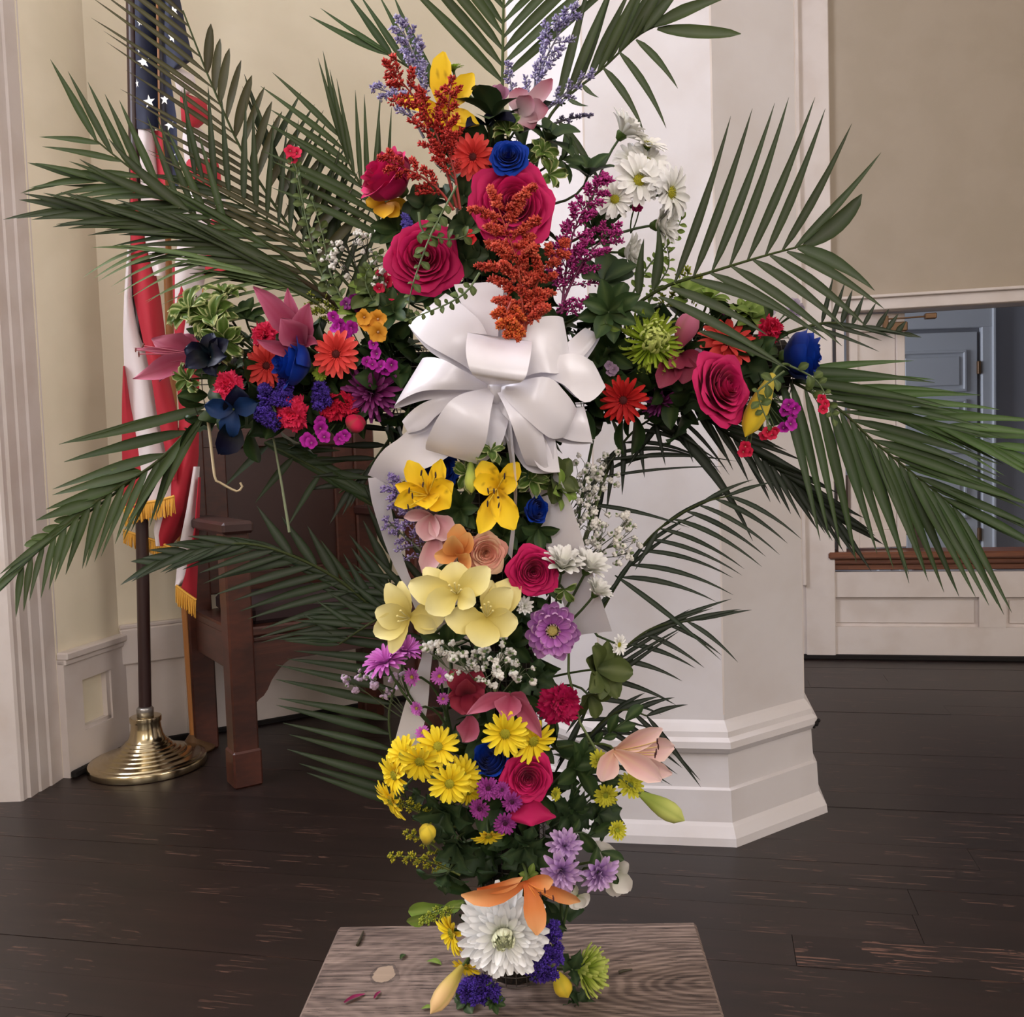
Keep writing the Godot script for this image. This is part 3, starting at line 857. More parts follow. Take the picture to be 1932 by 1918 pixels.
# ---------------------------------------------------------------- petals, leaves, flowers
func petal_mesh(key: String, widths: Array, elev: Array, cup: float, cols: Array, opt := {}) -> ArrayMesh:   # one unit long, along +x from its base, its upper side towards +y
	if cache.has(key):
		return cache[key]
	var nu: int = opt.get("nu", 6)
	var nv: int = opt.get("nv", 4)
	var ruf: float = opt.get("ruffle", 0.0)
	var fq: float = opt.get("freq", 9.0)
	var fold: float = opt.get("fold", 0.0)
	var ph := rnd(0, TAU)
	var side := rnd(-1.0, 1.0) * float(opt.get("twist", 0.06))
	var p := Vector2.ZERO
	var rows := []
	var crows := []
	for a in nu + 1:
		var u := float(a) / nu
		var ang := deg_to_rad(stops(elev, u))
		if a > 0:
			var am := deg_to_rad(stops(elev, u - 0.5 / nu))
			p += Vector2(cos(am), sin(am)) / nu
		var w: float = stops(widths, u)
		var q := Vector2(-sin(ang), cos(ang))
		var row := PackedVector3Array()
		var crow := PackedColorArray()
		var c0: Color = stops(cols, u)
		for b in nv + 1:
			var v := 2.0 * b / nv - 1.0
			var off := cup * w * v * v + fold * w * absf(v) + ruf * u * sin(v * fq * 0.5 + u * 5.0 + ph) * absf(v)
			var along := ruf * 0.6 * u * u * sin(v * fq + ph)
			row.append(Vector3(p.x + q.x * off + cos(ang) * along, p.y + q.y * off + sin(ang) * along, v * w + side * u * u))
			var c := c0
			if opt.has("rim"):
				c = c.lerp(opt.rim, smoothstep(opt.get("rim_from", 0.55), 1.0, maxf(absf(v), (u - 0.75) * 4.0 if opt.get("rim_tip", true) else 0.0)))
			if opt.has("mid"):
				c = c.lerp(opt.mid, (1.0 - smoothstep(0.0, 0.34, absf(v))) * opt.get("mid_k", 0.8))
			crow.append(c)
		rows.append(row); crows.append(crow)
	var m := Shape.new()
	m.grid(rows, crows)
	cache[key] = m.done()
	return cache[key]

func core_point(p: Vector3) -> Vector3:
	if absf(p.x - M.xc) < 0.13:
		return Vector3(M.xc + (p.x - M.xc) * 0.25, p.y - 0.03, CROSS_Z + 0.015)
	return Vector3(M.xc + (p.x - M.xc) * 0.86, lerpf(M.yb, p.y, 0.25), CROSS_Z + 0.015)

func stem(t: Node3D, from: Vector3, out_dir: Vector3, to: Vector3, r := 0.0017, col := Color(0.06, 0.1, 0.035)) -> void:
	var inv := t.transform.affine_inverse()
	var m := Shape.new()
	var pts := bez(inv * from, inv * (from + out_dir * from.distance_to(to) * 0.45), inv * to, 6)
	m.tube(pts, [r * 0.85, r], 6, col)
	part("stem", m.done(), M.stem, t)

func head(called: String, label: String, cat: String, group: String, px: float, py: float, zf: float, dir: Vector3, depth: float, end = null, col := Color(0.06, 0.1, 0.035)) -> Node3D:   # a flower whose visible middle is at that pixel; depth: from its base to its middle
	var d := dir.normalized()
	var p := at(px, py, CROSS_Z + zf) - d * depth
	var t := thing(called, label, cat, Transform3D(aim(d, rnd(0, TAU)), p), group)
	var e: Vector3 = core_point(p) if end == null else end
	stem(t, p + d * depth * 0.12, -d, e, 0.0018, col)
	return t

func ring(t: Node3D, called: String, n: int, mesh_key: Callable, variants: int, len_: float, r0: float, y0: float, tilt: float, jit := 0.06, phase := 0.0, material = null, into = null) -> void:
	for k in n:
		var w := TAU * (k + phase) / n + rnd(-jit, jit)
		var s := len_ * rnd(1.0 - jit, 1.0 + jit)
		var b := Basis(Vector3.UP, w) * Basis(Vector3.BACK, deg_to_rad(tilt) + rnd(-jit, jit) * 1.3) * Basis(Vector3.RIGHT, rnd(-jit, jit) * 2.0)
		var x := Transform3D(b.scaled_local(Vector3(s, s, s)), Basis(Vector3.UP, w) * Vector3(r0, y0, 0))
		var me: ArrayMesh = mesh_key.call(k % variants)
		if into == null:
			part(called, me, M.petal if material == null else material, t, x)
		else:
			into.append_from(me, 0, x)

func dome(r: float, h: float, col: Color, bumps: int, col2: Color) -> ArrayMesh:   # a flower's disc with its florets
	var m := Shape.new()
	m.lathe([[0.0, -h * 0.3], [r * 0.9, -h * 0.3], [r, 0.0], [r * 0.85, h * 0.6], [r * 0.5, h * 0.9], [0.0, h]], 12, col)
	for k in bumps:
		var f := sqrt((k + 0.5) / bumps)
		var w := k * 2.39996
		var o := Vector3(cos(w) * f * r * 0.95, h * (0.15 + 0.8 * sqrt(maxf(0.0, 1.0 - f * f))), sin(w) * f * r * 0.95)
		m.crumb(o, Vector3(cos(w) * f * 0.6, 1.0, sin(w) * f * 0.6).normalized() * r * 0.30, r * 0.10, col2 if k % 2 else col)
	return m.done()

func calyx(t: Node3D, r: float, col: Color) -> void:
	var m := Shape.new()
	m.lathe([[0.0, -r * 1.2], [r * 0.5, -r * 1.0], [r, 0.0], [r * 0.9, r * 0.3]], 10, col)
	part("calyx", m.done(), M.leaf, t)

# a daisy, gerbera or chrysanthemum: rings of [count, length, start radius, height, tilt]
func composite(called: String, label: String, cat: String, group: String, px: float, py: float, r: float, dir: Vector3, zf: float, spec: Dictionary, end = null) -> Node3D:
	var s := r * absf(CROSS_Z + zf) / FOCAL
	var t := head(called, label, cat, group, px, py, zf, dir, s * spec.get("depth", 0.15), end, spec.get("stem", Color(0.06, 0.1, 0.035)))
	calyx(t, s * spec.get("calyx", 0.22), rgb(74, 96, 44))
	var joined = SurfaceTool.new() if spec.get("small", false) else null
	var kk := 0
	for g in spec.rings:
		var idx: int = kk
		var pk: Array = spec.petals[mini(idx, spec.petals.size() - 1)]
		var f := func(v: int) -> ArrayMesh: return petal_mesh("%s%d_%d" % [spec.key, mini(idx, spec.petals.size() - 1), v], pk[0], pk[1], pk[2], pk[3], pk[4] if pk.size() > 4 else {})
		ring(t, spec.get("petal_name", "petal"), g[0], f, 3, s * g[1], s * g[2], s * g[3], g[4], spec.get("jit", 0.07), 0.5 * (kk % 2) + rnd(0, 0.3), null, joined)
		kk += 1
	if joined != null:
		tag(part("petals", joined.commit(), M.petal, t), "", "", "", "stuff")
	if spec.has("disc"):
		var d: Array = spec.disc
		part("disc", dome(s * d[0], s * d[1], d[2], d[4], d[3]), M.floret, t, Transform3D(Basis.IDENTITY, Vector3(0, s * d[5], 0)))
	return t

func rose_petal(key: String, R: float, y0: float, y1: float, half: float, curl: float, c0: Color, c1: Color, belly := 1.3) -> ArrayMesh:
	if cache.has(key):
		return cache[key]
	var nu := 8
	var nv := 10
	var rows := []
	var cols := []
	var ph := rnd(0, TAU)
	for a in nu + 1:
		var u := float(a) / nu
		var row := PackedVector3Array()
		var crow := PackedColorArray()
		for b in nv + 1:
			var v := 2.0 * b / nv - 1.0
			var w := deg_to_rad(half) * v
			var e := 1.0 - 0.24 * pow(absf(v), 2.6) + 0.03 * sin(v * 7.0 + ph)
			var uu := u * e
			var rr := R * (0.22 + 0.78 * sin(minf(uu * belly, 1.0) * PI / 2)) * (1.0 + 0.10 * v) - 0.10 * R * (belly - 1.0) * smoothstep(0.55, 1.0, uu)
			rr += curl * R * pow(maxf(0.0, (uu - 0.6) / 0.4), 1.6) * (1.0 + 0.3 * sin(v * 3.6 + ph))
			var y := lerpf(y0, y1, uu) - curl * R * 0.45 * smoothstep(0.84, 1.0, uu) + 0.018 * sin(v * 5.0 + ph) * u
			row.append(Vector3(rr * cos(w), y, rr * sin(w)))
			crow.append(c0.lerp(c1, smoothstep(0.35, 1.0, u)))
		rows.append(row); cols.append(crow)
	var m := Shape.new()
	m.grid(rows, cols)
	cache[key] = m.done()
	return cache[key]

const OPEN_ROSE := [[2, 0.07, 0.45, 0.77, 125, 0.15], [2, 0.13, 0.40, 0.78, 125, 0.16], [3, 0.20, 0.36, 0.78, 98, 0.17], [3, 0.28, 0.30, 0.77, 94, 0.18], [3, 0.37, 0.24, 0.75, 88, 0.20], [4, 0.47, 0.18, 0.71, 74, 0.22], [4, 0.57, 0.10, 0.65, 72, 0.26], [5, 0.68, 0.05, 0.56, 62, 0.32], [5, 0.78, 0.0, 0.44, 62, 0.38]]
const HALF_ROSE := [[2, 0.08, 0.2, 1.12, 125, 0.1], [3, 0.17, 0.15, 1.14, 95, 0.12], [3, 0.27, 0.1, 1.15, 88, 0.14], [4, 0.38, 0.05, 1.13, 74, 0.16], [4, 0.50, 0.0, 1.08, 70, 0.18], [4, 0.62, -0.03, 1.0, 66, 0.24], [5, 0.74, -0.06, 0.84, 58, 0.34]]

func rose(px: float, py: float, r: float, dir: Vector3, zf: float, kind: String, label: String, half := false, group := "roses in the cross") -> Node3D:
	var s := r * absf(CROSS_Z + zf) / FOCAL
	var pal: Dictionary = {"pink": [rgb(150, 12, 62), rgb(212, 36, 104)], "blue": [rgb(4, 22, 92), rgb(12, 56, 164)], "blush": [rgb(238, 168, 132), rgb(248, 204, 172)]}
	var c: Array = pal[kind]
	var t := head("rose", label, "rose", group, px, py, zf, dir, s * (0.55 if half else 0.42))
	var m := Shape.new()
	m.lathe([[0.0, -0.22 * s], [0.16 * s, -0.18 * s], [0.22 * s, -0.02 * s], [0.14 * s, 0.06 * s]], 10, rgb(78, 98, 52))
	part("hip", m.done(), M.leaf, t)
	for k in 5:
		var sm := petal_mesh("sepal", [0.10, 0.16, 0.12, 0.06, 0.01], [30, 60, 75, 40], 0.3, [rgb(70, 96, 50), rgb(90, 116, 66)])
		part("sepal", sm, M.leaf, t, Transform3D((Basis(Vector3.UP, TAU * k / 5)).scaled_local(Vector3.ONE * s * 0.6), Vector3.ZERO))
	var sets: Array = HALF_ROSE if half else OPEN_ROSE
	var ph := rnd(0, TAU)
	for g in sets.size():
		var q: Array = sets[g]
		for k in q[0]:
			var key := "rose_%s_%s_%d_%d" % [kind, half, g, k % 2]
			var deep := 1.0 - float(g) / (sets.size() - 1)
			var cc: Color = c[1]
			if kind == "blush" and k % 2 == 0:
				cc = rgb(248, 176, 160)
			var me := rose_petal(key, q[1], q[2], q[3], q[4], q[5], (c[0] as Color).lerp(c[1], 0.25), (cc as Color).lerp(c[0], deep * 0.3), 1.9 if half else 1.3)
			part("petal", me, M.petal, t, Transform3D((Basis(Vector3.UP, ph + TAU * (k + rnd(-0.08, 0.08)) / q[0] + g * 0.7) * Basis(Vector3.BACK, rnd(-0.05, 0.05))).scaled_local(Vector3.ONE * s * rnd(0.96, 1.04)), Vector3.ZERO))
	return t

# a lily or freesia of six petals
func lily(called: String, px: float, py: float, r: float, dir: Vector3, zf: float, spec: Dictionary, label: String, group := "") -> Node3D:
	var s := r * absf(CROSS_Z + zf) / FOCAL
	var t := head(called, label, spec.get("cat", "lily"), group, px, py, zf, dir, s * spec.get("depth", 0.5))
	if spec.has("spin"):
		t.transform.basis = aim(dir, spec.spin)
	for k in 6:
		if spec.get("skip", []).has(k):
			continue
		var inner := k % 2
		var opt: Dictionary = {"nu": 9, "nv": 6, "fold": spec.get("fold", 0.12), "ruffle": spec.get("ruffle", 0.02), "freq": 7.0}
		opt.merge(spec.get("opt", {}))
		var key: String = "%s_%d" % [spec.key, k]
		var el := []
		for e in spec.elev:
			el.append(e + rnd(-7, 7))
		var me := petal_mesh(key, spec.inner if inner else spec.outer, el, spec.get("cup", 0.35), spec.cols, opt)
		part("petal", me, M.petal, t, Transform3D((Basis(Vector3.UP, TAU * k / 6.0)).scaled_local(Vector3.ONE * s * (1.0 if inner else 1.04) * rnd(0.94, 1.05)), Vector3(0, -0.01 * s * (1 - inner), 0)))
	for k in spec.get("stamens", 6):
		var w: float = TAU * (k + 0.5) / 6
		var m := Shape.new()
		var tip := Vector3(cos(w) * 0.26, 0.72 + rnd(-0.06, 0.06), sin(w) * 0.26) * s
		m.tube(bez(Vector3.ZERO, Vector3(cos(w) * 0.03, 0.5, sin(w) * 0.03) * s, tip, 6), [0.014 * s], 5, spec.get("filament", rgb(214, 196, 110)))
		var st := part("stamen", m.done(), M.petal, t)
		var an := Shape.new()
		an.blob(tip, Vector3(0.028, 0.028, 0.085) * s, Basis(Vector3.UP, -w + rnd(-0.5, 0.5)), spec.get("anther", rgb(70, 24, 16)), 4, 6)
		part("anther", an.done(), M.floret, st)
	if spec.get("stamens", 6) > 0:
		var pm := Shape.new()
		pm.tube(bez(Vector3.ZERO, Vector3(0.02, 0.4, 0.01) * s, Vector3(0.05, 0.86, -0.03) * s, 5), [0.018 * s, 0.022 * s], 6, spec.get("pistil", rgb(190, 196, 110)))
		pm.blob(Vector3(0.05, 0.86, -0.03) * s, Vector3(0.04, 0.03, 0.04) * s, Basis.IDENTITY, spec.get("pistil", rgb(160, 150, 80)), 4, 6)
		part("pistil", pm.done(), M.petal, t)
	return t

func bud(called: String, a: Vector3, b: Vector3, r: float, c0: Color, c1: Color, label: String, cat := "bud", group := "", tail = null) -> Node3D:   # a closed lily bud from its stem end a to its tip b
	var L := a.distance_to(b)
	var t := thing(called, label, cat, Transform3D(aim(b - a, rnd(0, TAU)), a), group)
	var rows := []
	var cols := []
	var pr := [0.3, 0.55, 0.8, 0.97, 1.0, 0.78, 0.03]
	for k in 13:
		var u := k / 12.0
		var row := PackedVector3Array()
		var crow := PackedColorArray()
		for j in 18:
			var w := TAU * j / 18
			var q: float = stops(pr, u) * r * (1.0 + 0.16 * absf(cos(1.5 * w)) - 0.08)
			row.append(Vector3(cos(w) * q, u * L, -sin(w) * q))
			crow.append(c0.lerp(c1, smoothstep(0.1, 0.8, u)).lerp(c0.lerp(Color(0.25, 0.3, 0.08), 0.3), 0.75 * pow(maxf(0.0, 1.0 - absf(cos(1.5 * w)) * 1.6), 1.0) * (1.0 - 0.5 * u)))
		rows.append(row); cols.append(crow)
	var m := Shape.new()
	m.grid(rows, cols, true)
	part("bud", m.done(), M.petal, t)
	stem(t, a, (a - b).normalized(), core_point(a) if tail == null else tail, 0.0019, rgb(96, 112, 60))
	return t

func carnation(px: float, py: float, r: float, dir: Vector3, zf: float, c0: Color, c1: Color, key: String, label: String, group := "") -> Node3D:
	var s := r * absf(CROSS_Z + zf) / FOCAL
	var t := head("carnation", label, "carnation", group, px, py, zf, dir, s * 0.45)
	var m := Shape.new()
	m.lathe([[0.0, -0.9 * s], [0.2 * s, -0.85 * s], [0.26 * s, -0.2 * s], [0.3 * s, 0.05 * s]], 10, rgb(92, 116, 70))
	part("calyx", m.done(), M.leaf, t)
	var f := func(v: int) -> ArrayMesh: return petal_mesh("carn_%s_%d" % [key, v], [0.06, 0.14, 0.34, 0.50, 0.46], [60, 45, 20, 0], 0.15, [c0, c0, c1, c1], {"ruffle": 0.13, "freq": 17.0, "nu": 6, "nv": 12})
	for g in [[7, 1.0, 0, 0.0, -18], [7, 0.95, 0.02, 0.08, 8], [6, 0.85, 0.02, 0.15, 30], [5, 0.72, 0.02, 0.2, 52], [4, 0.6, 0.0, 0.26, 74]]:
		ring(t, "petal", g[0], f, 3, s * g[1], s * g[2], s * g[3], g[4], 0.14, rnd(0, 1))
	return t

# florets strewn along branches: statice, goldenrod, dyed sprays
func spray(called: String, label: String, cat: String, pts: Array, zf: float, side: Dictionary, cols: Array, stemcol: Color, group := "", material = null) -> Node3D:
	var path := []
	for p in pts:
		path.append(at(p[0], p[1], CROSS_Z + zf + (p[2] if p.size() > 2 else 0.0)))
	var o: Vector3 = path[0]
	var t := thing(called, label, cat, Transform3D(Basis.IDENTITY, o), group)
	var main := spline(path, 16)
	var st := Shape.new()
	var fl := Shape.new()
	var k0 := absf(CROSS_Z + zf) / FOCAL
	var loc := PackedVector3Array()
	for p in main:
		loc.append(p - o)
	st.tube(loc, [0.0019, 0.0008], 5, stemcol)
	var n: int = side.n
	for k in n + 1:
		var u := lerpf(side.get("from", 0.2), 1.0, float(k) / n)
		var x := u * 16.0
		var i0 := mini(int(x), 15)
		var p := loc[i0].lerp(loc[i0 + 1], x - i0)
		var d := (loc[i0 + 1] - loc[i0]).normalized()
		var w := rnd(0, TAU)
		var sideways := (d.cross(Vector3.BACK).normalized() * (1.0 if k % 2 else -1.0) * cos(w * 0.35 - 0.7) + Vector3.BACK * rnd(-0.5, 0.9)).normalized()
		var ang := deg_to_rad(side.get("angle", 45.0) + rnd(-12, 12))
		var bd := d * cos(ang) + sideways * sin(ang)
		var len_: float = side.len * k0 * lerpf(1.0, side.get("taper", 0.35), u) * rnd(0.7, 1.2)
		if k == n:
			bd = d
			len_ *= 0.8
		var tip := p + bd * len_ + Vector3(0, side.get("droop", -0.12) * len_, 0)
		var br := bez(p, p + bd * len_ * 0.6, tip, 6)
		st.tube(br, [0.0008, 0.0005], 4, stemcol)
		var m: int = int(side.florets * rnd(0.8, 1.2))
		for j in m:
			var q := lerpf(side.get("bare", 0.15), 1.02, float(j) / m)
			var y := q * 6.0
			var j0 := clampi(int(y), 0, 5)
			var c := br[j0].lerp(br[j0 + 1], y - j0)
			var fd := (Vector3(rnd(-1, 1), rnd(-0.6, 1), rnd(-0.8, 1)) + bd * 0.5).normalized()
			var sz: float = side.size * k0 * rnd(0.65, 1.3)
			var spread: float = side.get("spread", 4.0) * k0 * lerpf(1.1, 0.5, q)
			var base := c + fd * rnd(0.0, spread)
			var col := vary((cols[rng.randi() % cols.size()] as Color), 0.16)
			fl.crumb(base, fd * sz, sz * 0.26, col)
			if side.get("star", false):
				for e in 3:
					fl.crumb(base, (fd + Vector3(rnd(-1, 1), rnd(-1, 1), rnd(-1, 1)) * 0.9).normalized() * sz * 0.9, sz * 0.24, col)
	part("stalk", st.done(), M.stem, t)
	tag(part("florets", fl.done(), M.floret if material == null else material, t), "", "", "", "stuff")
	return t

func leaf(key: String, kind: String) -> ArrayMesh:
	var v := rng.randi() % 3
	var k := "%s_%s_%d" % [kind, key, v]
	if cache.has(k):
		return cache[k]
	match kind:
		"dark": return petal_mesh(k, [0.03, 0.17, 0.25, 0.22, 0.02], [12, 4, -8, -22], 0.12, [rgb(44, 62, 34), rgb(54, 74, 40), rgb(50, 70, 38)], {"fold": 0.22, "nu": 7, "mid": rgb(92, 110, 66), "mid_k": 0.5})
		"round": return petal_mesh(k, [0.04, 0.26, 0.38, 0.34, 0.05], [14, 6, -8, -18], 0.15, [rgb(44, 58, 38), rgb(58, 76, 48), rgb(56, 72, 46)], {"fold": 0.15, "nu": 7, "mid": rgb(94, 108, 70), "mid_k": 0.5})
		"olive": return petal_mesh(k, [0.04, 0.22, 0.33, 0.31, 0.06], [16, 4, -12, -24], 0.15, [rgb(62, 72, 40), rgb(80, 92, 50), rgb(74, 86, 46)], {"fold": 0.2, "nu": 7, "mid": rgb(112, 120, 76), "mid_k": 0.5})
		"variegated": return petal_mesh(k, [0.03, 0.13, 0.235, 0.24, 0.05], [18, 4, -18, -52], 0.25, [rgb(62, 86, 36), rgb(84, 110, 46), rgb(80, 102, 44)], {"fold": 0.25, "nu": 9, "nv": 8, "ruffle": 0.11, "freq": 11.0, "rim": rgb(206, 210, 150), "rim_from": 0.74, "mid": rgb(120, 138, 78), "mid_k": 0.5})
		"light": return petal_mesh(k, [0.03, 0.17, 0.27, 0.22, 0.02], [14, 4, -12, -26], 0.15, [rgb(96, 124, 52), rgb(124, 150, 66), rgb(116, 142, 62)], {"fold": 0.2, "nu": 7, "mid": rgb(160, 176, 100), "mid_k": 0.6})
		"lobed": return petal_mesh(k, [0.04, 0.14, 0.34, 0.20, 0.30, 0.12, 0.02], [10, 0, -12, -30], 0.1, [rgb(40, 56, 36), rgb(52, 70, 44), rgb(48, 66, 42)], {"fold": 0.2, "nu": 12, "ruffle": 0.08, "mid": rgb(84, 100, 66), "mid_k": 0.5})
		"navy": return petal_mesh(k, [0.05, 0.24, 0.36, 0.30, 0.04], [20, 4, -16, -46], 0.3, [rgb(10, 11, 18), rgb(13, 15, 25), rgb(15, 26, 52)], {"fold": 0.1, "nu": 8, "ruffle": 0.05})
		"blue_leaf": return petal_mesh(k, [0.05, 0.24, 0.36, 0.30, 0.04], [20, 4, -16, -46], 0.3, [rgb(20, 32, 58), rgb(30, 56, 102), rgb(24, 44, 80)], {"fold": 0.1, "nu": 8, "ruffle": 0.06})
		_: return petal_mesh(k, [0.04, 0.24, 0.37, 0.30, 0.04], [14, 4, -14, -30], 0.1, [rgb(66, 80, 42), rgb(84, 98, 54), rgb(80, 94, 50)], {"fold": 0.14, "nu": 6, "mid": rgb(116, 130, 80), "mid_k": 0.5})

# leaves round the end of a short twig
func whorl(label: String, px: float, py: float, dir: Vector3, zf: float, n: int, len_: float, kind: String, tilt := 12.0, called := "leaf_whorl", group := "") -> Node3D:
	var d := dir.normalized()
	var p := at(px, py, CROSS_Z + zf)
	var t := thing(called, label, "foliage", Transform3D(aim(d, rnd(0, TAU)), p), group)
	stem(t, p, -d, core_point(p), 0.0017, rgb(70, 84, 44))
	var s := len_ * absf(CROSS_Z + zf) / FOCAL
	for k in n:
		var b := Basis(Vector3.UP, 2.39996 * k + rnd(-0.2, 0.2)) * Basis(Vector3.BACK, deg_to_rad(tilt + 34.0 * k / n + rnd(-12, 12)))
		part("leaf", leaf("w", kind), M.leaf, t, Transform3D(b.scaled_local(Vector3.ONE * s * rnd(0.78, 1.1)), Vector3(0, -0.10 * s * (n - k) / n, 0)))
	return t

# a leafy twig along a path of pixels
func twig(label: String, pts: Array, zf: float, n: int, len_: float, kind: String, angle := 50.0, called := "leafy_twig", group := "", stemcol := Color(0.07, 0.1, 0.04)) -> Node3D:
	var path := []
	for p in pts:
		path.append(at(p[0], p[1], CROSS_Z + zf + (p[2] if p.size() > 2 else 0.0)))
	var o: Vector3 = path[0]
	var t := thing(called, label, "foliage", Transform3D(Basis.IDENTITY, o), group)
	var main := spline(path, 14)
	var loc := PackedVector3Array()
	for p in main:
		loc.append(p - o)
	var st := Shape.new()
	st.tube(loc, [0.0015, 0.0006], 5, stemcol)
	part("stem", st.done(), M.stem, t)
	var s := len_ * absf(CROSS_Z + zf) / FOCAL
	for k in n:
		var x := clampf(lerpf(0.12, 1.0, (k + 1.0 + (rnd(-0.8, 0.4) if k < n - 1 else 0.0)) / n), 0.0, 1.0) * 13.99
		var i0 := int(x)
		var p := loc[i0].lerp(loc[i0 + 1], x - i0)
		var d := (loc[i0 + 1] - loc[i0]).normalized()
		var sd := d.cross(Vector3.BACK).normalized() * (1.0 if k % 2 else -1.0)
		var ang := deg_to_rad(angle + rnd(-28, 28)) if k < n - 1 else 0.1
		var ld := (d * cos(ang) + sd * sin(ang) + Vector3(0, 0, rnd(-0.25, 0.45))).normalized()
		var up := (Vector3.BACK + Vector3(rnd(-0.7, 0.7), rnd(-0.2, 0.9), 0)).normalized()
		var z := ld.cross(up).normalized()
		part("leaf", leaf("t", kind), M.leaf, t, Transform3D(Basis(ld, z.cross(ld), z).scaled_local(Vector3.ONE * s * rnd(0.55, 1.2) * lerpf(1.0, 0.7, float(k) / n)), p))
	return t

func blossom_mesh(key: String, c: Color) -> ArrayMesh:               # one small ruffled blossom, unit radius
	if cache.has(key):
		return cache[key]
	var m := Shape.new()
	for k in 6:
		var w := k * 2.4
		var o := Vector3(cos(w) * 0.45, rnd(0.0, 0.5), sin(w) * 0.45) if k else Vector3(0, 0.45, 0)
		m.blob(o, Vector3(rnd(0.4, 0.6), rnd(0.3, 0.5), rnd(0.4, 0.6)), Basis.from_euler(Vector3(rnd(0, 3), rnd(0, 3), 0)), vary(c, 0.05), 3, 5)
	m.blob(Vector3(0, -0.3, 0), Vector3(0.35, 0.5, 0.35), Basis.IDENTITY, rgb(120, 140, 90), 3, 5)
	cache[key] = m.done()
	return cache[key]

# a cloud of small blossoms on hair-thin branching stems
func airy(called: String, label: String, cat: String, base: Array, hubs: Array, zf: float, per: int, reach: float, size: float, c: Color, key: String, stemcol: Color, group := "") -> Node3D:
	var o := at(base[0], base[1], CROSS_Z + zf - 0.05)
	var t := thing(called, label, cat, Transform3D(Basis.IDENTITY, o), group)
	var st := Shape.new()
	var k0 := absf(CROSS_Z + zf) / FOCAL
	for h in hubs:
		var hub := at(h[0], h[1], CROSS_Z + zf + rnd(-0.02, 0.02)) - o
		var mid := hub * 0.5 + Vector3(rnd(-0.01, 0.01), rnd(0, 0.012), 0)
		st.tube(bez(Vector3.ZERO, mid, hub * 0.8, 5), [0.0009, 0.0006], 4, stemcol)
		for j in per:
			var p := hub + Vector3(rnd(-1, 1), rnd(-1, 1), rnd(-0.7, 0.7)) * reach * k0
			st.tube(PackedVector3Array([hub * 0.8, hub.lerp(p, 0.35) + Vector3(rnd(-1, 1), rnd(-1, 1), 0) * 0.002, p]), [0.0005, 0.0004], 3, stemcol)
			part("blossom", blossom_mesh("%s_%d" % [key, j % 3], c), M.petal, t, Transform3D(Basis.from_euler(Vector3(rnd(0, TAU), rnd(0, TAU), rnd(0, TAU))).scaled_local(Vector3.ONE * size * k0 * rnd(0.6, 1.2)), p))
	tag(part("stems", st.done(), M.stem, t), "", "", "", "stuff")
	return t

# a head of small flat five-petalled flowers (dianthus, wax flower)
func cluster(called: String, label: String, cat: String, spots: Array, zf: float, r: float, key: String, c0: Color, c1: Color, from = null, group := "") -> Node3D:
	var mid := Vector2.ZERO
	for s in spots:
		mid += Vector2(s[0], s[1]) / spots.size()
	var root := core_point(at(mid.x, mid.y, CROSS_Z + zf)) if from == null else at(from[0], from[1], CROSS_Z + zf - 0.02)
	var t := thing(called, label, cat, Transform3D(Basis.IDENTITY, root), group)
	var st := Shape.new()
	for s in spots:
		var p := at(s[0], s[1], CROSS_Z + zf + rnd(-0.006, 0.006))
		var d := Vector3(rnd(-0.5, 0.5), rnd(-0.3, 0.5), 1.0).normalized()
		var sz: float = r * absf(CROSS_Z + zf) / FOCAL * rnd(0.85, 1.15)
		st.tube(bez(Vector3.ZERO, (p - root) * 0.5 - d * 0.01, p - root - d * sz * 0.3, 4), [0.0009, 0.0008], 4, rgb(84, 104, 60))
		var f := petal_mesh("%s_%d" % [key, rng.randi() % 2], [0.08, 0.26, 0.48, 0.46, 0.2], [35, 12, 0, -12], 0.08, [c0.darkened(0.35), c0, c1, c1], {"ruffle": 0.06, "nu": 4, "nv": 4})
		var fs := SurfaceTool.new()
		for k in 5:
			fs.append_from(f, 0, Transform3D((Basis(Vector3.UP, TAU * k / 5 + rnd(-0.1, 0.1)) * Basis(Vector3.BACK, deg_to_rad(rnd(0, 22)))).scaled_local(Vector3.ONE * sz), Vector3.ZERO))
		var fp := part("floret", fs.commit(), M.petal, t, Transform3D(aim(d, rnd(0, TAU)), p - root))
		var eye := Shape.new()
		eye.blob(Vector3(0, sz * 0.12, 0), Vector3(0.14, 0.14, 0.14) * sz, Basis.IDENTITY, c0.lerp(Color(0.8, 0.7, 0.5), 0.4), 3, 5)
		part("eye", eye.done(), M.petal, fp)
	tag(part("stems", st.done(), M.stem, t), "", "", "", "stuff")
	return t

# ---------------------------------------------------------------- palm fronds and ribbon
func blade(a: Vector3, b: Vector3, sag: Vector3, wid: float, face: Vector3, col: Color, blunt := false) -> ArrayMesh:   # one leaflet from a to b, relative to a, bent by sag, folded along its midrib
	var n := 8
	var rows := []
	var cols := []
	var pts := bez(Vector3.ZERO, (b - a) * 0.5 + sag, b - a, n)
	for k in n + 1:
		var u := float(k) / n
		var d := (pts[mini(k + 1, n)] - pts[maxi(k - 1, 0)]).normalized()
		var s := d.cross(face).normalized()
		var q := s.cross(d)
		var w: float = stops([0.22, 0.75, 1.0, 1.0, 0.92, 0.66, 0.06], u) * wid if blunt else stops([0.22, 0.85, 1.0, 0.86, 0.62, 0.34, 0.03], u) * wid
		rows.append(PackedVector3Array([pts[k] - s * w + q * w * 0.35, pts[k], pts[k] + s * w + q * w * 0.35]))
		var c := vary(col, 0.05)
		cols.append(PackedColorArray([c, c.lightened(0.06), c]))
	var m := Shape.new()
	m.grid(rows, cols)
	return m.done()

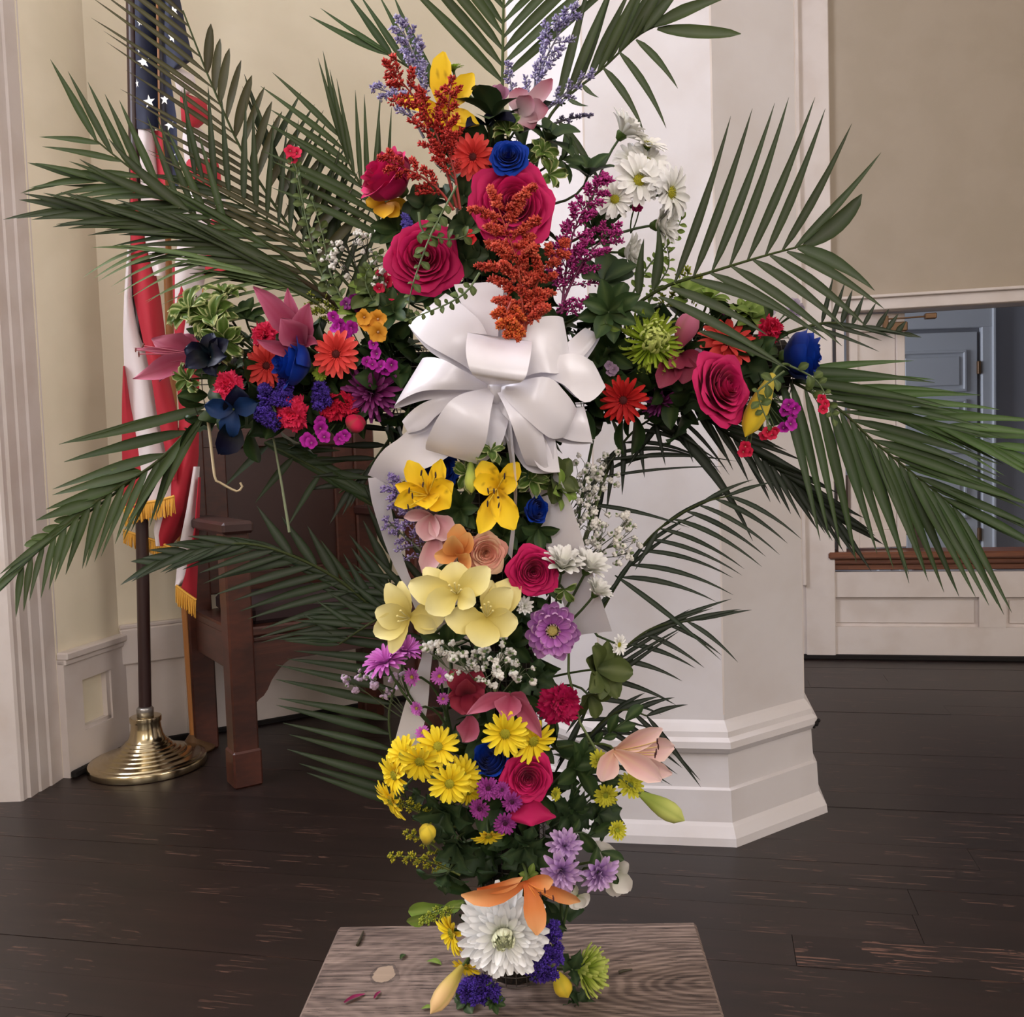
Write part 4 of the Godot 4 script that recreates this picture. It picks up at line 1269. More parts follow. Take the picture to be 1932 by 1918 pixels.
# rachis: [px, py, forward offset]; sides: from, to (along the rachis), count, angle at start/end (degrees on the picture, anticlockwise from right), length at start/end (px), width (px), sag
func frond(label: String, pts: Array, sides: Array, col: Color, extra := [], stemcol := Color(0.06, 0.075, 0.03), stem_r := 0.0024) -> Node3D:
	var path := []
	for p in pts:
		path.append(at(p[0], p[1], CROSS_Z + p[2]))
	var o: Vector3 = path[0]
	col = Color(col.r * 0.66, col.g * 0.76, col.b * 0.54)
	var t := thing("palm_frond", label, "palm frond", Transform3D(Basis.IDENTITY, o), "palm fronds in the cross")
	var main := spline(path, 30)
	var loc := PackedVector3Array()
	for p in main:
		loc.append(p - o)
	var st := Shape.new()
	st.tube(loc, [stem_r, stem_r * 0.45], 6, stemcol)
	part("stalk", st.done(), M.palm, t)
	for s in sides:
		for k in s.n:
			var f := float(k) / maxi(s.n - 1, 1)
			var x := lerpf(s.from, s.to, f) * 29.99 + rnd(-0.2, 0.2)
			x = clampf(x, 0.0, 29.99)
			var i0 := int(x)
			var p := loc[i0].lerp(loc[i0 + 1], x - i0)
			var depth := absf((p + o).z)
			var ang := deg_to_rad(lerpf(s.a0, s.a1, f) + rnd(-1, 1) * s.get("jit", 4.0))
			var len_: float = lerpf(s.l0, s.l1, f) * rnd(0.92, 1.06) * depth / FOCAL
			var dir := (view * Vector3(cos(ang), sin(ang), 0.0) + Vector3(0, 0, s.get("z", 0.12) + rnd(-0.08, 0.08))).normalized()
			var b := p + dir * len_
			b.y += s.get("sag", -0.06) * len_
			var sag := Vector3(0, -s.get("sag", -0.06) * 0.7 * len_ + rnd(-0.01, 0.01) * len_, rnd(0.0, 0.04) * len_)
			var face := (Vector3(0, 0.25, 1.0) + Vector3(rnd(-0.25, 0.25), rnd(-0.2, 0.2), 0) + Vector3(s.get("fx", 0.0), s.get("fy", 0.0), 0)).normalized()
			part("leaflet", blade(p, b, sag, s.w * 0.6 * depth / FOCAL * rnd(0.85, 1.1), face, vary(col, 0.1), s.get("blunt", false)), M.palm, t, Transform3D(Basis.IDENTITY, p))
	for e in extra:                                                       # leaflets measured one by one: base, tip, width, bow (px)
		var a := at(e[0], e[1], CROSS_Z + e[6]) - o
		var b := at(e[2], e[3], CROSS_Z + e[6] + 0.02) - o
		var d := b - a
		var sag: Vector3 = Vector3(-d.y, d.x, 0).normalized() * e[5] * absf(CROSS_Z) / FOCAL
		part("leaflet", blade(a, b, sag, e[4] * 0.5 * absf(CROSS_Z + e[6]) / FOCAL, (Vector3(0, 0.2, 1.0) + Vector3(rnd(-0.15, 0.15), rnd(-0.1, 0.1), 0)).normalized(), vary(col, 0.1), e.size() > 7), M.palm, t, Transform3D(Basis.IDENTITY, a))
	return t

func ribbon_strip(path: PackedVector3Array, wids: Array, across: Array, bow := 0.0) -> ArrayMesh:   # a band along a path; across: its width direction at even steps
	var n := path.size() - 1
	var rows := []
	var cols := []
	for k in n + 1:
		var u := float(k) / n
		var d := (path[mini(k + 1, n)] - path[maxi(k - 1, 0)]).normalized()
		var w: Vector3 = stops(across, u)
		w = (w - d * w.dot(d)).normalized()
		var q := w.cross(d)
		var h: float = stops(wids, u)
		var row := PackedVector3Array()
		var crow := PackedColorArray()
		for j in 9:
			var v := j / 4.0 - 1.0
			row.append(path[k] + w * h * v + q * bow * h * (1.0 - v * v))
			crow.append(Color.WHITE)
		rows.append(row); cols.append(crow)
	var m := Shape.new()
	m.grid(rows, cols)
	return m.done()

# a loop of ribbon between two edges measured from the knot outwards; it turns round at its end and comes back behind, shifted by gap (px)
func ribbon_loop(t: Node3D, knot: Vector3, e1: Array, e2: Array, base: float, bulge: float, gap: Vector3, called := "loop") -> void:
	var k0 := absf(knot.z) / FOCAL
	var edge := func(e: Array) -> PackedVector3Array:
		var pts := []
		for q in e:
			pts.append(at(680.0 + q[0] / 3.864, 500.0 + q[1] / 3.864, knot.z) - knot)
		return spline(pts, 24)
	var a: PackedVector3Array = edge.call(e1)
	var b: PackedVector3Array = edge.call(e2)
	var g := view * Vector3(gap.x, -gap.y, gap.z) * k0
	var rows := []
	var cols := []
	var n := 40
	var ph := rnd(0, TAU)
	for k in n + 1:
		var th := PI * k / n
		var s := sin(th)
		var x := s * 23.99
		var i0 := int(x)
		var pa := a[i0].lerp(a[i0 + 1], x - i0)
		var pb := b[i0].lerp(b[i0 + 1], x - i0)
		var off := g * (1.0 - cos(th)) * 0.5 * smoothstep(0.0, 0.35, s) + Vector3(0, 0, (base + bulge * sin(PI * minf(s, 0.96))) * k0)
		var row := PackedVector3Array()
		var crow := PackedColorArray()
		for j in 9:
			var v := j / 8.0
			var wave := sin(v * PI * 2.0 + ph) * 2.2 * k0 * s + sin(v * PI) * 6.0 * k0 * s * (1.0 if th < PI / 2 else -1.0)
			row.append(pa.lerp(pb, v) + off + Vector3(0, 0, wave))
			crow.append(Color.WHITE)
		rows.append(row); cols.append(crow)
	var m := Shape.new()
	m.grid(rows, cols)
	part(called, m.done(), M.satin, t)

# a petal that runs from a to b, arched by bend, as wide as w (metres, relative to a)
const BROAD := [0.22, 0.62, 0.95, 1.0, 0.82, 0.12]
const POINTED := [0.25, 0.72, 1.0, 0.86, 0.5, 0.04]
const ROUND := [0.14, 0.5, 0.85, 1.0, 0.98, 0.72, 0.2]

func free_petal(a: Vector3, b: Vector3, bend: Vector3, w: float, face: Vector3, prof: Array, cols: Array, cup := 0.3, opt := {}) -> ArrayMesh:
	var n := 10
	var nv := 8
	var pts := bez(Vector3.ZERO, (b - a) * 0.5 + bend, b - a, n)
	var rows := []
	var crows := []
	var ph := rnd(0, TAU)
	var ruf: float = opt.get("ruffle", 0.035)
	for k in n + 1:
		var u := float(k) / n
		var d := (pts[mini(k + 1, n)] - pts[maxi(k - 1, 0)]).normalized()
		var s := d.cross(face).normalized()
		var q := s.cross(d)
		var h: float = stops(prof, u) * w * 0.5
		var c: Color = stops(cols, u)
		var row := PackedVector3Array()
		var crow := PackedColorArray()
		for j in nv + 1:
			var v := 2.0 * j / nv - 1.0
			row.append(pts[k] + s * h * v * (1.0 + ruf * sin(u * 11.0 + ph + v)) + q * (h * cup * v * v + ruf * w * u * sin(v * 4.0 + u * 6.0 + ph) * absf(v)))
			var cc := c
			if opt.has("mid"):
				cc = cc.lerp(opt.mid, (1.0 - smoothstep(0.0, 0.3, absf(v))) * (1.0 - u * 0.6) * opt.get("mid_k", 0.6))
			if opt.has("rim"):
				cc = cc.lerp(opt.rim, smoothstep(0.5, 1.0, absf(v)) * opt.get("rim_k", 0.7))
			if opt.has("speck") and rnd(0, 1) < 0.10 and u > 0.15 and u < 0.7:
				cc = cc.lerp(opt.speck, 0.55)
			crow.append(cc)
		rows.append(row); crows.append(crow)
	var m := Shape.new()
	m.grid(rows, crows)
	return m.done()

# a flower whose petals were measured one by one: [tip px, tip py, tip forward of the centre, width px, sideways bow px, (base px, base py)]
func petal_flower(called: String, label: String, cat: String, cx: float, cy: float, zf: float, petals: Array, cols: Array, opt := {}, group := "") -> Node3D:
	var z := CROSS_Z + zf
	var o := at(cx, cy, z)
	var k0 := absf(z) / FOCAL
	var t := thing(called, label, cat, Transform3D(Basis.IDENTITY, o), group)
	stem(t, o, Vector3(0, 0, -1), core_point(o), 0.0018, rgb(96, 112, 62))
	var n := 0
	for p in petals:
		var a := at(p[5], p[6], z) - o if p.size() > 6 else Vector3(rnd(-1, 1), rnd(-1, 1), n * 0.6 - 1.0) * 0.0015
		var b := at(p[0], p[1], z + p[2]) - o
		var d := b - a
		var bend: Vector3 = Vector3(-d.y, d.x, 0).normalized() * float(p[4]) * k0 + Vector3(0, 0, opt.get("arch", 0.16) * d.length())
		var face: Vector3 = (Vector3(0, 0.12, 1.0) + Vector3(d.x, d.y, 0).normalized() * -opt.get("hollow", 0.4) + Vector3(rnd(-0.15, 0.15), rnd(-0.15, 0.15), 0)).normalized()
		var f := rnd(0.92, 1.05)
		var cc := []
		for c in cols:
			cc.append(Color(c.r * f, c.g * f, c.b * f))
		part("petal", free_petal(a, b, bend, p[3] * k0, face, opt.get("profile", POINTED), cc, opt.get("cup", 0.3), opt), M.petal, t, Transform3D(Basis.IDENTITY, a))
		n += 1
	for s in opt.get("stamens", []):
		var tip := at(s[0], s[1], z + opt.get("reach", 0.03)) - o
		var m := Shape.new()
		m.tube(bez(Vector3.ZERO, tip * 0.5 + Vector3(0, 0, 0.006), tip, 5), [0.0007], 5, opt.get("filament", rgb(226, 206, 110)))
		var st := part("stamen", m.done(), M.petal, t)
		var an := Shape.new()
		an.blob(tip, Vector3(0.0011, 0.0011, 0.0042) if s.size() < 3 else Vector3(0.0016, 0.0016, 0.0016), Basis.from_euler(Vector3(rnd(0.9, 1.7), rnd(-0.6, 0.6), rnd(-0.8, 0.8))), opt.get("anther", rgb(46, 20, 16)), 4, 6)
		part("anther", an.done(), M.floret, st)
	return t

# ---------------------------------------------------------------- what is in the cross
func v3(x: float, y: float, z: float) -> Vector3:
	return Vector3(x, y, z)

func roses() -> void:
	rose(967, 388, 80, v3(0.02, 0.12, 1), 0.115, "pink", "largest open hot pink rose, directly below the blue rose near the top")
	rose(732, 334, 62, v3(-0.6, 0.55, 0.5), 0.09, "pink", "half-open hot pink rose turned to the left under the orange-red spray", true)
	rose(800, 487, 68, v3(0.12, 0.05, 1), 0.10, "pink", "open hot pink rose with thin leafy vine trailing across it")
	rose(1366, 732, 68, v3(0.55, 0.15, 0.8), 0.11, "pink", "big hot pink rose turned right on the right arm")
	rose(1006, 1078, 48, v3(0.12, -0.02, 1), 0.115, "pink", "hot pink rose beside the white spray daisies on the upright")
	var low := rose(996, 1468, 50, v3(0.02, 0.1, 1), 0.105, "pink", "hot pink rose with a drooping lower petal above the purple button flowers")
	var li := low.transform.affine_inverse()
	var pa := at(1000, 1500, CROSS_Z + 0.10)
	var pb := at(1004, 1558, CROSS_Z + 0.125)
	part("petal", free_petal(li * pa, li * pb, li.basis * Vector3(0, 0, 0.012), 0.056, li.basis * Vector3(0, 0.6, 0.8), ROUND, [rgb(140, 10, 58), rgb(200, 32, 96)], -0.45, {"ruffle": 0.07}), M.petal, low, Transform3D(Basis.IDENTITY, li * pa))
	rose(916, 1043, 40, v3(0.15, -0.05, 1), 0.115, "blush", "peach rose with pink-edged petals above the pale yellow flowers")
	rose(960, 294, 36, v3(0.0, 0.3, 1), 0.12, "blue", "blue rose directly above the largest pink rose")
	rose(552, 684, 54, v3(-0.85, 0.25, 0.5), 0.095, "blue", "blue rose lying on its side between two coral gerberas", true)
	rose(1513, 670, 56, v3(0.96, -0.03, 0.28), 0.05, "blue", "bright blue rose at the right end of the arm", true)
	rose(1010, 962, 29, v3(0.65, 0.1, 0.8), 0.10, "blue", "small blue rose right of the yellow lilies below the bow", true)
	rose(828, 884, 38, v3(-0.1, 0.3, 1), 0.075, "blue", "blue rose half hidden behind the yellow lily under the bow")
	rose(928, 1432, 40, v3(-0.3, 0.55, 0.7), 0.085, "blue", "blue rose tucked between the yellow daisy and the lowest pink rose", true)

var coral := [[[0.06, 0.12, 0.165, 0.16, 0.06], [16, 6, -2, -8], 0.25, [rgb(226, 60, 56), rgb(244, 84, 78), rgb(248, 96, 90)], {"nu": 6, "nv": 4, "fold": 0.1}], [[0.05, 0.10, 0.14, 0.13, 0.04], [30, 18, 10, 2], 0.25, [rgb(206, 44, 42), rgb(238, 76, 70)], {"nu": 5, "nv": 4}]]
var redp := [[[0.05, 0.10, 0.13, 0.12, 0.04], [10, 0, -6, -10], 0.25, [rgb(176, 20, 22), rgb(214, 44, 40)], {"nu": 6, "nv": 4, "fold": 0.1}], [[0.05, 0.10, 0.13, 0.12, 0.04], [26, 14, 8, 2], 0.25, [rgb(150, 14, 20), rgb(200, 36, 36)], {"nu": 5, "nv": 4}]]
var yellowp := [[[0.05, 0.11, 0.145, 0.14, 0.06], [14, 6, -4, -12], 0.3, [rgb(238, 196, 20), rgb(255, 226, 44), rgb(255, 232, 66)], {"nu": 6, "nv": 4, "fold": 0.12}]]
var whitep := [[[0.05, 0.12, 0.16, 0.16, 0.07], [20, 10, -2, -10], 0.3, [rgb(226, 226, 206), rgb(250, 248, 244), rgb(252, 250, 248)], {"nu": 6, "nv": 4, "fold": 0.12}]]

func gerbera(px: float, py: float, r: float, dir: Vector3, zf: float, label: String, red := false) -> void:
	var p := redp if red else coral
	composite("gerbera", label, "gerbera", "gerberas", px, py, r, dir, zf, {"key": "gred" if red else "gcoral", "petals": p, "rings": [[18, 0.86, 0.14, 0.0, 2], [13, 0.72, 0.14, 0.03, 10], [16, 0.20, 0.12, 0.05, 24]], "disc": [0.19, 0.10, rgb(96, 24, 26), rgb(60, 16, 18), 40, 0.04], "depth": 0.06})

func daisy(px: float, py: float, r: float, dir: Vector3, zf: float, label: String, white := false, end = null, group := "") -> void:
	composite("daisy", label, "daisy", group if group else ("white daisies" if white else "yellow daisies"), px, py, r, dir, zf, {"key": "dwhite" if white else "dyellow", "petals": whitep if white else yellowp, "rings": [[15, 0.84, 0.16, 0.0, 3], [14, 0.80, 0.14, 0.04, 13]], "disc": [0.24, 0.13, rgb(184, 176, 40), rgb(140, 146, 36), 46, 0.04], "depth": 0.08, "jit": 0.1}, end)

func closed_daisy(px: float, py: float, r: float, dir: Vector3, zf: float, label: String, white := true, end = null) -> void:   # petals still raised like a cup
	composite("daisy", label, "daisy", "white daisies" if white else "yellow daisies", px, py, r, dir, zf, {"key": "cwhite" if white else "cyellow", "petals": [[[0.08, 0.15, 0.19, 0.17, 0.06], [50, 48, 40, 24], 0.4, ([rgb(216, 216, 196), rgb(250, 248, 246)] if white else [rgb(220, 190, 20), rgb(252, 222, 50)]), {"nu": 6, "nv": 4}]], "rings": [[12, 1.0, 0.12, 0.0, -8], [11, 0.95, 0.09, 0.03, 8], [7, 0.85, 0.04, 0.05, 22]], "depth": 0.45, "calyx": 0.26}, end)

func button(px: float, py: float, r: float, dir: Vector3, zf: float, label: String, c0: Color, c1: Color, core: Color, key: String, group := "", end = null) -> void:
	composite("button_chrysanthemum", label, "chrysanthemum", group, px, py, r, dir, zf, {"key": key, "petals": [[[0.07, 0.13, 0.16, 0.15, 0.08], [24, 16, 6, -6], 0.35, [c0, c1, c1], {"nu": 4, "nv": 2}]], "rings": [[18, 0.82, 0.18, 0.0, 4], [16, 0.66, 0.16, 0.05, 24], [12, 0.46, 0.14, 0.09, 46]], "disc": [0.30, 0.2, core, core.darkened(0.25), 30, 0.06], "depth": 0.15, "jit": 0.08, "small": r < 18}, end)

func flowers_on_top() -> void:
	var yel := [rgb(214, 160, 16), rgb(250, 206, 36), rgb(255, 216, 50)]
	var yo := {"speck": rgb(120, 60, 10), "anther": rgb(44, 18, 14), "filament": rgb(232, 200, 60)}
	petal_flower("lily", "yellow lily with tall upright petals at the top of the cross", "lily", 838, 210, 0.085, [[747, 187, -0.01, 30, 6], [838, 98, 0.0, 40, 14], [893, 138, 0.01, 40, -8], [862, 250, 0.02, 38, -4], [904, 236, 0.025, 34, -8], [800, 236, 0.015, 34, 4]], yel, yo.merged({"profile": BROAD, "cup": 0.4, "arch": 0.12}), "yellow lilies")
	petal_flower("lily", "yellow lily facing left with dark anthers, under the bow's left loops", "lily", 808, 934, 0.115, [[833, 866, 0.0, 32, -4], [770, 868, 0.0, 40, 4], [855, 910, 0.01, 46, -6], [746, 914, 0.012, 28, 4], [849, 958, 0.02, 54, 6], [744, 952, 0.02, 36, -6], [806, 960, 0.03, 50, 0]], yel, yo.merged({"profile": BROAD, "cup": 0.5, "arch": 0.1, "hollow": 0.7, "stamens": [[772, 925], [795, 892], [778, 935], [798, 914], [770, 956], [822, 896]], "reach": 0.045}), "yellow lilies")
	petal_flower("lily", "wide open yellow lily right of centre under the bow", "lily", 938, 922, 0.12, [[978, 872, 0.0, 36, -4], [909, 869, 0.0, 44, 4], [977, 912, 0.012, 34, 5], [893, 914, 0.012, 42, -8], [904, 1006, 0.02, 40, 6], [971, 999, 0.022, 48, -6]], yel, yo.merged({"profile": BROAD, "cup": 0.35, "stamens": [[952, 898], [921, 926], [932, 926], [920, 950], [941, 953], [940, 938, 1]], "reach": 0.045}), "yellow lilies")
	petal_flower("lily", "amber yellow petals showing beneath the left-turned pink rose", "lily", 728, 386, 0.06, [[690, 378, 0.0, 26, 4], [772, 388, 0.0, 28, -4], [724, 412, 0.02, 40, 0], [752, 408, 0.015, 34, 0]], [rgb(206, 130, 16), rgb(240, 180, 40), rgb(246, 196, 54)], {"profile": BROAD}, "yellow lilies")
	var pal := [rgb(226, 204, 104), rgb(246, 230, 146), rgb(252, 242, 180)]
	var po := {"profile": ROUND, "cup": 0.35, "arch": 0.2, "hollow": 0.55, "ruffle": 0.02, "anther": rgb(236, 218, 140), "filament": rgb(246, 236, 170), "reach": 0.03}
	petal_flower("pale_yellow_bloom", "left-hand pale yellow bloom jutting out over the pink daisy", "flower", 774, 1166, 0.115, [[838, 1160, -0.01, 56, 4], [756, 1096, 0.0, 30, 4], [731, 1100, 0.01, 40, 8], [822, 1190, 0.005, 36, 6], [709, 1150, 0.02, 50, 4], [706, 1196, 0.02, 50, -4], [738, 1232, 0.015, 30, -6]], pal, po.merged({"stamens": [[756, 1152, 1], [750, 1162, 1], [752, 1172, 1]]}), "pale yellow blooms")
	petal_flower("pale_yellow_bloom", "right-hand pale yellow bloom beside the lavender chrysanthemum", "flower", 918, 1164, 0.12, [[974, 1092, -0.01, 60, -4], [926, 1094, 0.0, 34, 0], [966, 1112, 0.012, 50, 10], [977, 1170, 0.018, 56, -8], [840, 1162, 0.018, 56, 8], [904, 1220, 0.025, 66, 0]], pal, po.merged({"stamens": [[914, 1140, 1], [922, 1136, 1], [926, 1144, 1], [908, 1146, 1], [930, 1152, 1]]}), "pale yellow blooms")
	petal_flower("pale_yellow_bloom", "topmost of the three pale yellow wide-petalled blooms", "flower", 862, 1120, 0.13, [[800, 1072, -0.01, 40, 4], [858, 1060, 0.0, 60, 0], [922, 1070, 0.01, 52, -6], [772, 1100, 0.012, 58, 6], [896, 1140, 0.02, 44, 4], [806, 1154, 0.022, 54, -6]], pal, po.merged({"stamens": [[848, 1104, 1], [858, 1100, 1], [866, 1104, 1], [852, 1114, 1], [870, 1112, 1]]}), "pale yellow blooms")
	var pk := [rgb(112, 36, 58), rgb(152, 56, 86), rgb(182, 92, 122)]
	var pko := {"profile": POINTED, "mid": rgb(150, 48, 76), "mid_k": 0.7, "rim": rgb(196, 116, 142), "rim_k": 0.4, "ruffle": 0.07, "anther": rgb(120, 60, 50), "filament": rgb(210, 120, 140), "cup": 0.4}
	petal_flower("lily", "tall dusky pink lily standing above the blue rose on the left arm", "lily", 574, 652, 0.10, [[543, 544, -0.005, 34, 10], [478, 541, 0.0, 48, -10], [584, 572, 0.01, 46, 14], [600, 650, 0.01, 24, 16], [484, 640, 0.02, 30, 22], [530, 600, 0.02, 56, 0]], pk, pko, "pink lilies")
	petal_flower("lily", "pink lily hanging off the left end of the arm beside the flag", "lily", 374, 668, 0.04, [[333, 632, -0.01, 44, 0], [286, 640, 0.0, 56, 4], [252, 656, 0.01, 14, 4], [300, 720, 0.01, 28, -8], [250, 714, 0.02, 42, 12]], [rgb(140, 48, 72), rgb(166, 72, 98), rgb(200, 122, 144)], pko.merged({"stamens": [[256, 660], [262, 668], [270, 652]], "reach": 0.02}), "pink lilies")
	petal_flower("lily", "crumpled dark rose-pink bloom under the baby's breath", "lily", 880, 1306, 0.085, [[852, 1262, 0.0, 40, 4], [906, 1264, 0.0, 44, -4], [846, 1312, 0.015, 40, 4], [914, 1300, 0.012, 44, -4], [872, 1348, 0.02, 56, 0], [902, 1346, 0.02, 44, 0], [880, 1280, 0.03, 40, 4]], [rgb(100, 18, 36), rgb(148, 40, 60), rgb(170, 62, 82)], {"profile": BROAD, "cup": 0.5}, "pink lilies")
	petal_flower("lily", "drooping pink lily above the single yellow daisy on the upright", "lily", 962, 1312, 0.105, [[872, 1400, 0.0, 46, 10, 886, 1350], [1000, 1330, 0.005, 40, 0], [1022, 1392, 0.015, 36, 14], [880, 1348, 0.015, 32, -14], [955, 1360, 0.025, 54, 0]], [rgb(140, 54, 74), rgb(170, 76, 100), rgb(202, 124, 146)], pko, "pink lilies")
	petal_flower("lily", "pale peach-pink lily facing right in front of the white column", "lily", 1160, 1416, 0.11, [[1272, 1408, -0.01, 56, 6], [1268, 1460, 0.0, 36, -6], [1250, 1374, 0.015, 38, 8], [1136, 1474, 0.015, 44, -8], [1248, 1472, 0.025, 44, 6]], [rgb(206, 150, 120), rgb(228, 178, 172), rgb(240, 206, 204)], {"profile": BROAD, "cup": 0.5, "mid": rgb(222, 196, 150), "mid_k": 0.4, "rim": rgb(250, 224, 206), "rim_k": 0.5, "stamens": [[1242, 1408], [1238, 1418], [1236, 1424], [1240, 1398]], "anther": rgb(70, 26, 22), "filament": rgb(226, 190, 130), "reach": 0.022}, "pale pink lilies")
	petal_flower("lily", "pale pink lily hanging down left of the orange bloom", "lily", 818, 974, 0.09, [[860, 1060, 0.0, 26, -4, 838, 1010], [762, 976, 0.01, 24, -8], [856, 1012, 0.012, 50, -6], [800, 1020, 0.012, 46, 0], [798, 1082, 0.02, 42, 12, 822, 1006]], [rgb(176, 110, 112), rgb(222, 160, 168), rgb(240, 200, 206)], {"profile": BROAD, "cup": 0.5, "rim": rgb(250, 232, 226), "rim_k": 0.4}, "pale pink lilies")
	petal_flower("lily", "small half-closed orange bloom left of the peach rose", "lily", 866, 1046, 0.12, [[864, 988, 0.0, 40, 0], [884, 1004, 0.01, 34, -6], [820, 1046, 0.005, 30, 8], [884, 1044, 0.02, 40, -10, 866, 1060], [856, 1010, 0.02, 40, 6]], [rgb(206, 120, 56), rgb(232, 156, 88), rgb(244, 192, 124)], {"profile": ROUND, "cup": 0.6}, "orange lilies")
	petal_flower("lily", "spent orange lily with drooping petals over the white pompon chrysanthemum", "lily", 994, 1664, 0.145, [[986, 1654, 0.0, 22, -8, 900, 1676], [870, 1688, 0.0, 34, 16], [1095, 1700, -0.02, 28, 12], [1044, 1662, 0.0, 32, 4], [1012, 1764, 0.03, 42, 18]], [rgb(196, 96, 44), rgb(220, 136, 76), rgb(236, 176, 120)], {"profile": BROAD, "cup": 0.6, "stamens": [[1020, 1688], [1028, 1680], [1044, 1694], [1014, 1694]], "anther": rgb(80, 30, 22), "filament": rgb(226, 140, 66), "reach": 0.015}, "orange lilies")
	petal_flower("alstroemeria", "mauve and white bloom right of the dark leaves near the top", "flower", 982, 220, 0.07, [[976, 166, 0.0, 40, 0], [1042, 149, 0.01, 32, -6], [1034, 204, 0.015, 44, -6], [1006, 244, 0.015, 38, 6], [1000, 180, 0.02, 40, -4]], [rgb(226, 210, 212), rgb(206, 166, 176), rgb(166, 84, 106)], {"profile": BROAD, "cup": 0.4})
	petal_flower("alstroemeria", "small mauve bloom peeping over dark leaves near the top", "flower", 942, 190, 0.03, [[932, 160, 0.0, 24, 0], [954, 164, 0.0, 26, 0], [944, 158, 0.01, 22, 0]], [rgb(150, 90, 120), rgb(184, 126, 156)], {"profile": BROAD})
	petal_flower("lily", "crumpled dusky pink bloom left of the big pink rose on the right arm", "lily", 1284, 672, 0.075, [[1244, 732, 0.015, 46, -8], [1318, 690, 0.01, 36, 6], [1288, 724, 0.012, 44, 4], [1262, 690, 0.02, 40, 0]], [rgb(112, 30, 50), rgb(150, 54, 78), rgb(170, 80, 104)], {"profile": BROAD, "cup": 0.5}, "pink lilies")
	var wc := [rgb(190, 196, 160), rgb(226, 222, 210), rgb(234, 228, 222)]
	petal_flower("alstroemeria", "faded white bloom behind the lilac chrysanthemums", "flower", 1158, 1636, 0.06, [[1122, 1588, 0.0, 42, -4], [1150, 1596, 0.0, 36, 4], [1186, 1628, 0.01, 30, 0], [1186, 1682, 0.01, 40, 0], [1160, 1690, 0.0, 36, 0]], wc, {"profile": ROUND, "cup": 0.4})
	petal_flower("alstroemeria", "small faded white bloom right of the orange lily", "flower", 1090, 1690, 0.06, [[1070, 1668, 0.0, 28, 0], [1112, 1700, 0.0, 30, 0], [1100, 1712, 0.01, 26, 0], [1076, 1712, 0.01, 26, 0]], wc, {"profile": ROUND, "cup": 0.4})

func buds() -> void:
	bud("lily_bud", at(1208, 1497, CROSS_Z + 0.10), at(1292, 1548, CROSS_Z + 0.11), 0.0115, rgb(150, 168, 72), rgb(206, 212, 120), "long yellow-green lily bud below the pale peach lily")
	bud("lily_bud", at(872, 1822, CROSS_Z + 0.12), at(812, 1912, CROSS_Z + 0.16), 0.0105, rgb(196, 176, 84), rgb(236, 196, 140), "long peach lily bud lying towards the front left of the plinth")
	bud("lily_bud", at(1458, 706, CROSS_Z + 0.09), at(1406, 824, CROSS_Z + 0.11), 0.0125, rgb(206, 186, 74), rgb(234, 200, 50), "long yellow lily bud hanging below the big rose on the right arm", "bud", "", at(1492, 690, CROSS_Z + 0.06))
	bud("lily_bud", at(1048, 1832, CROSS_Z + 0.075), at(1072, 1882, CROSS_Z + 0.09), 0.011, rgb(200, 180, 50), rgb(226, 194, 60), "short yellow bud near the wire foot of the cross")
	bud("lily_bud", at(1280, 655, CROSS_Z + 0.085), at(1310, 588, CROSS_Z + 0.095), 0.0135, rgb(186, 84, 112), rgb(214, 120, 150), "plump pink bud beside the green spider chrysanthemum")
	bud("lily_bud", at(888, 872, CROSS_Z + 0.115), at(890, 930, CROSS_Z + 0.13), 0.0075, rgb(150, 170, 80), rgb(190, 196, 84), "pale green bud between the two yellow lilies under the bow")
	bud("lily_bud", at(497, 752, CROSS_Z + 0.06), at(522, 806, CROSS_Z + 0.08), 0.007, rgb(206, 160, 40), rgb(232, 190, 70), "slim curved amber bud under the left arm")
	bud("daisy_bud", at(806, 1590, CROSS_Z + 0.09), at(806, 1558, CROSS_Z + 0.11), 0.010, rgb(170, 160, 40), rgb(246, 216, 70), "round yellow daisy bud alone in dark foliage low on the left")
	bud("carnation_bud", at(664, 812, CROSS_Z + 0.07), at(676, 788, CROSS_Z + 0.085), 0.012, rgb(150, 90, 80), rgb(222, 40, 88), "closed pink carnation bud at the underside of the left arm")

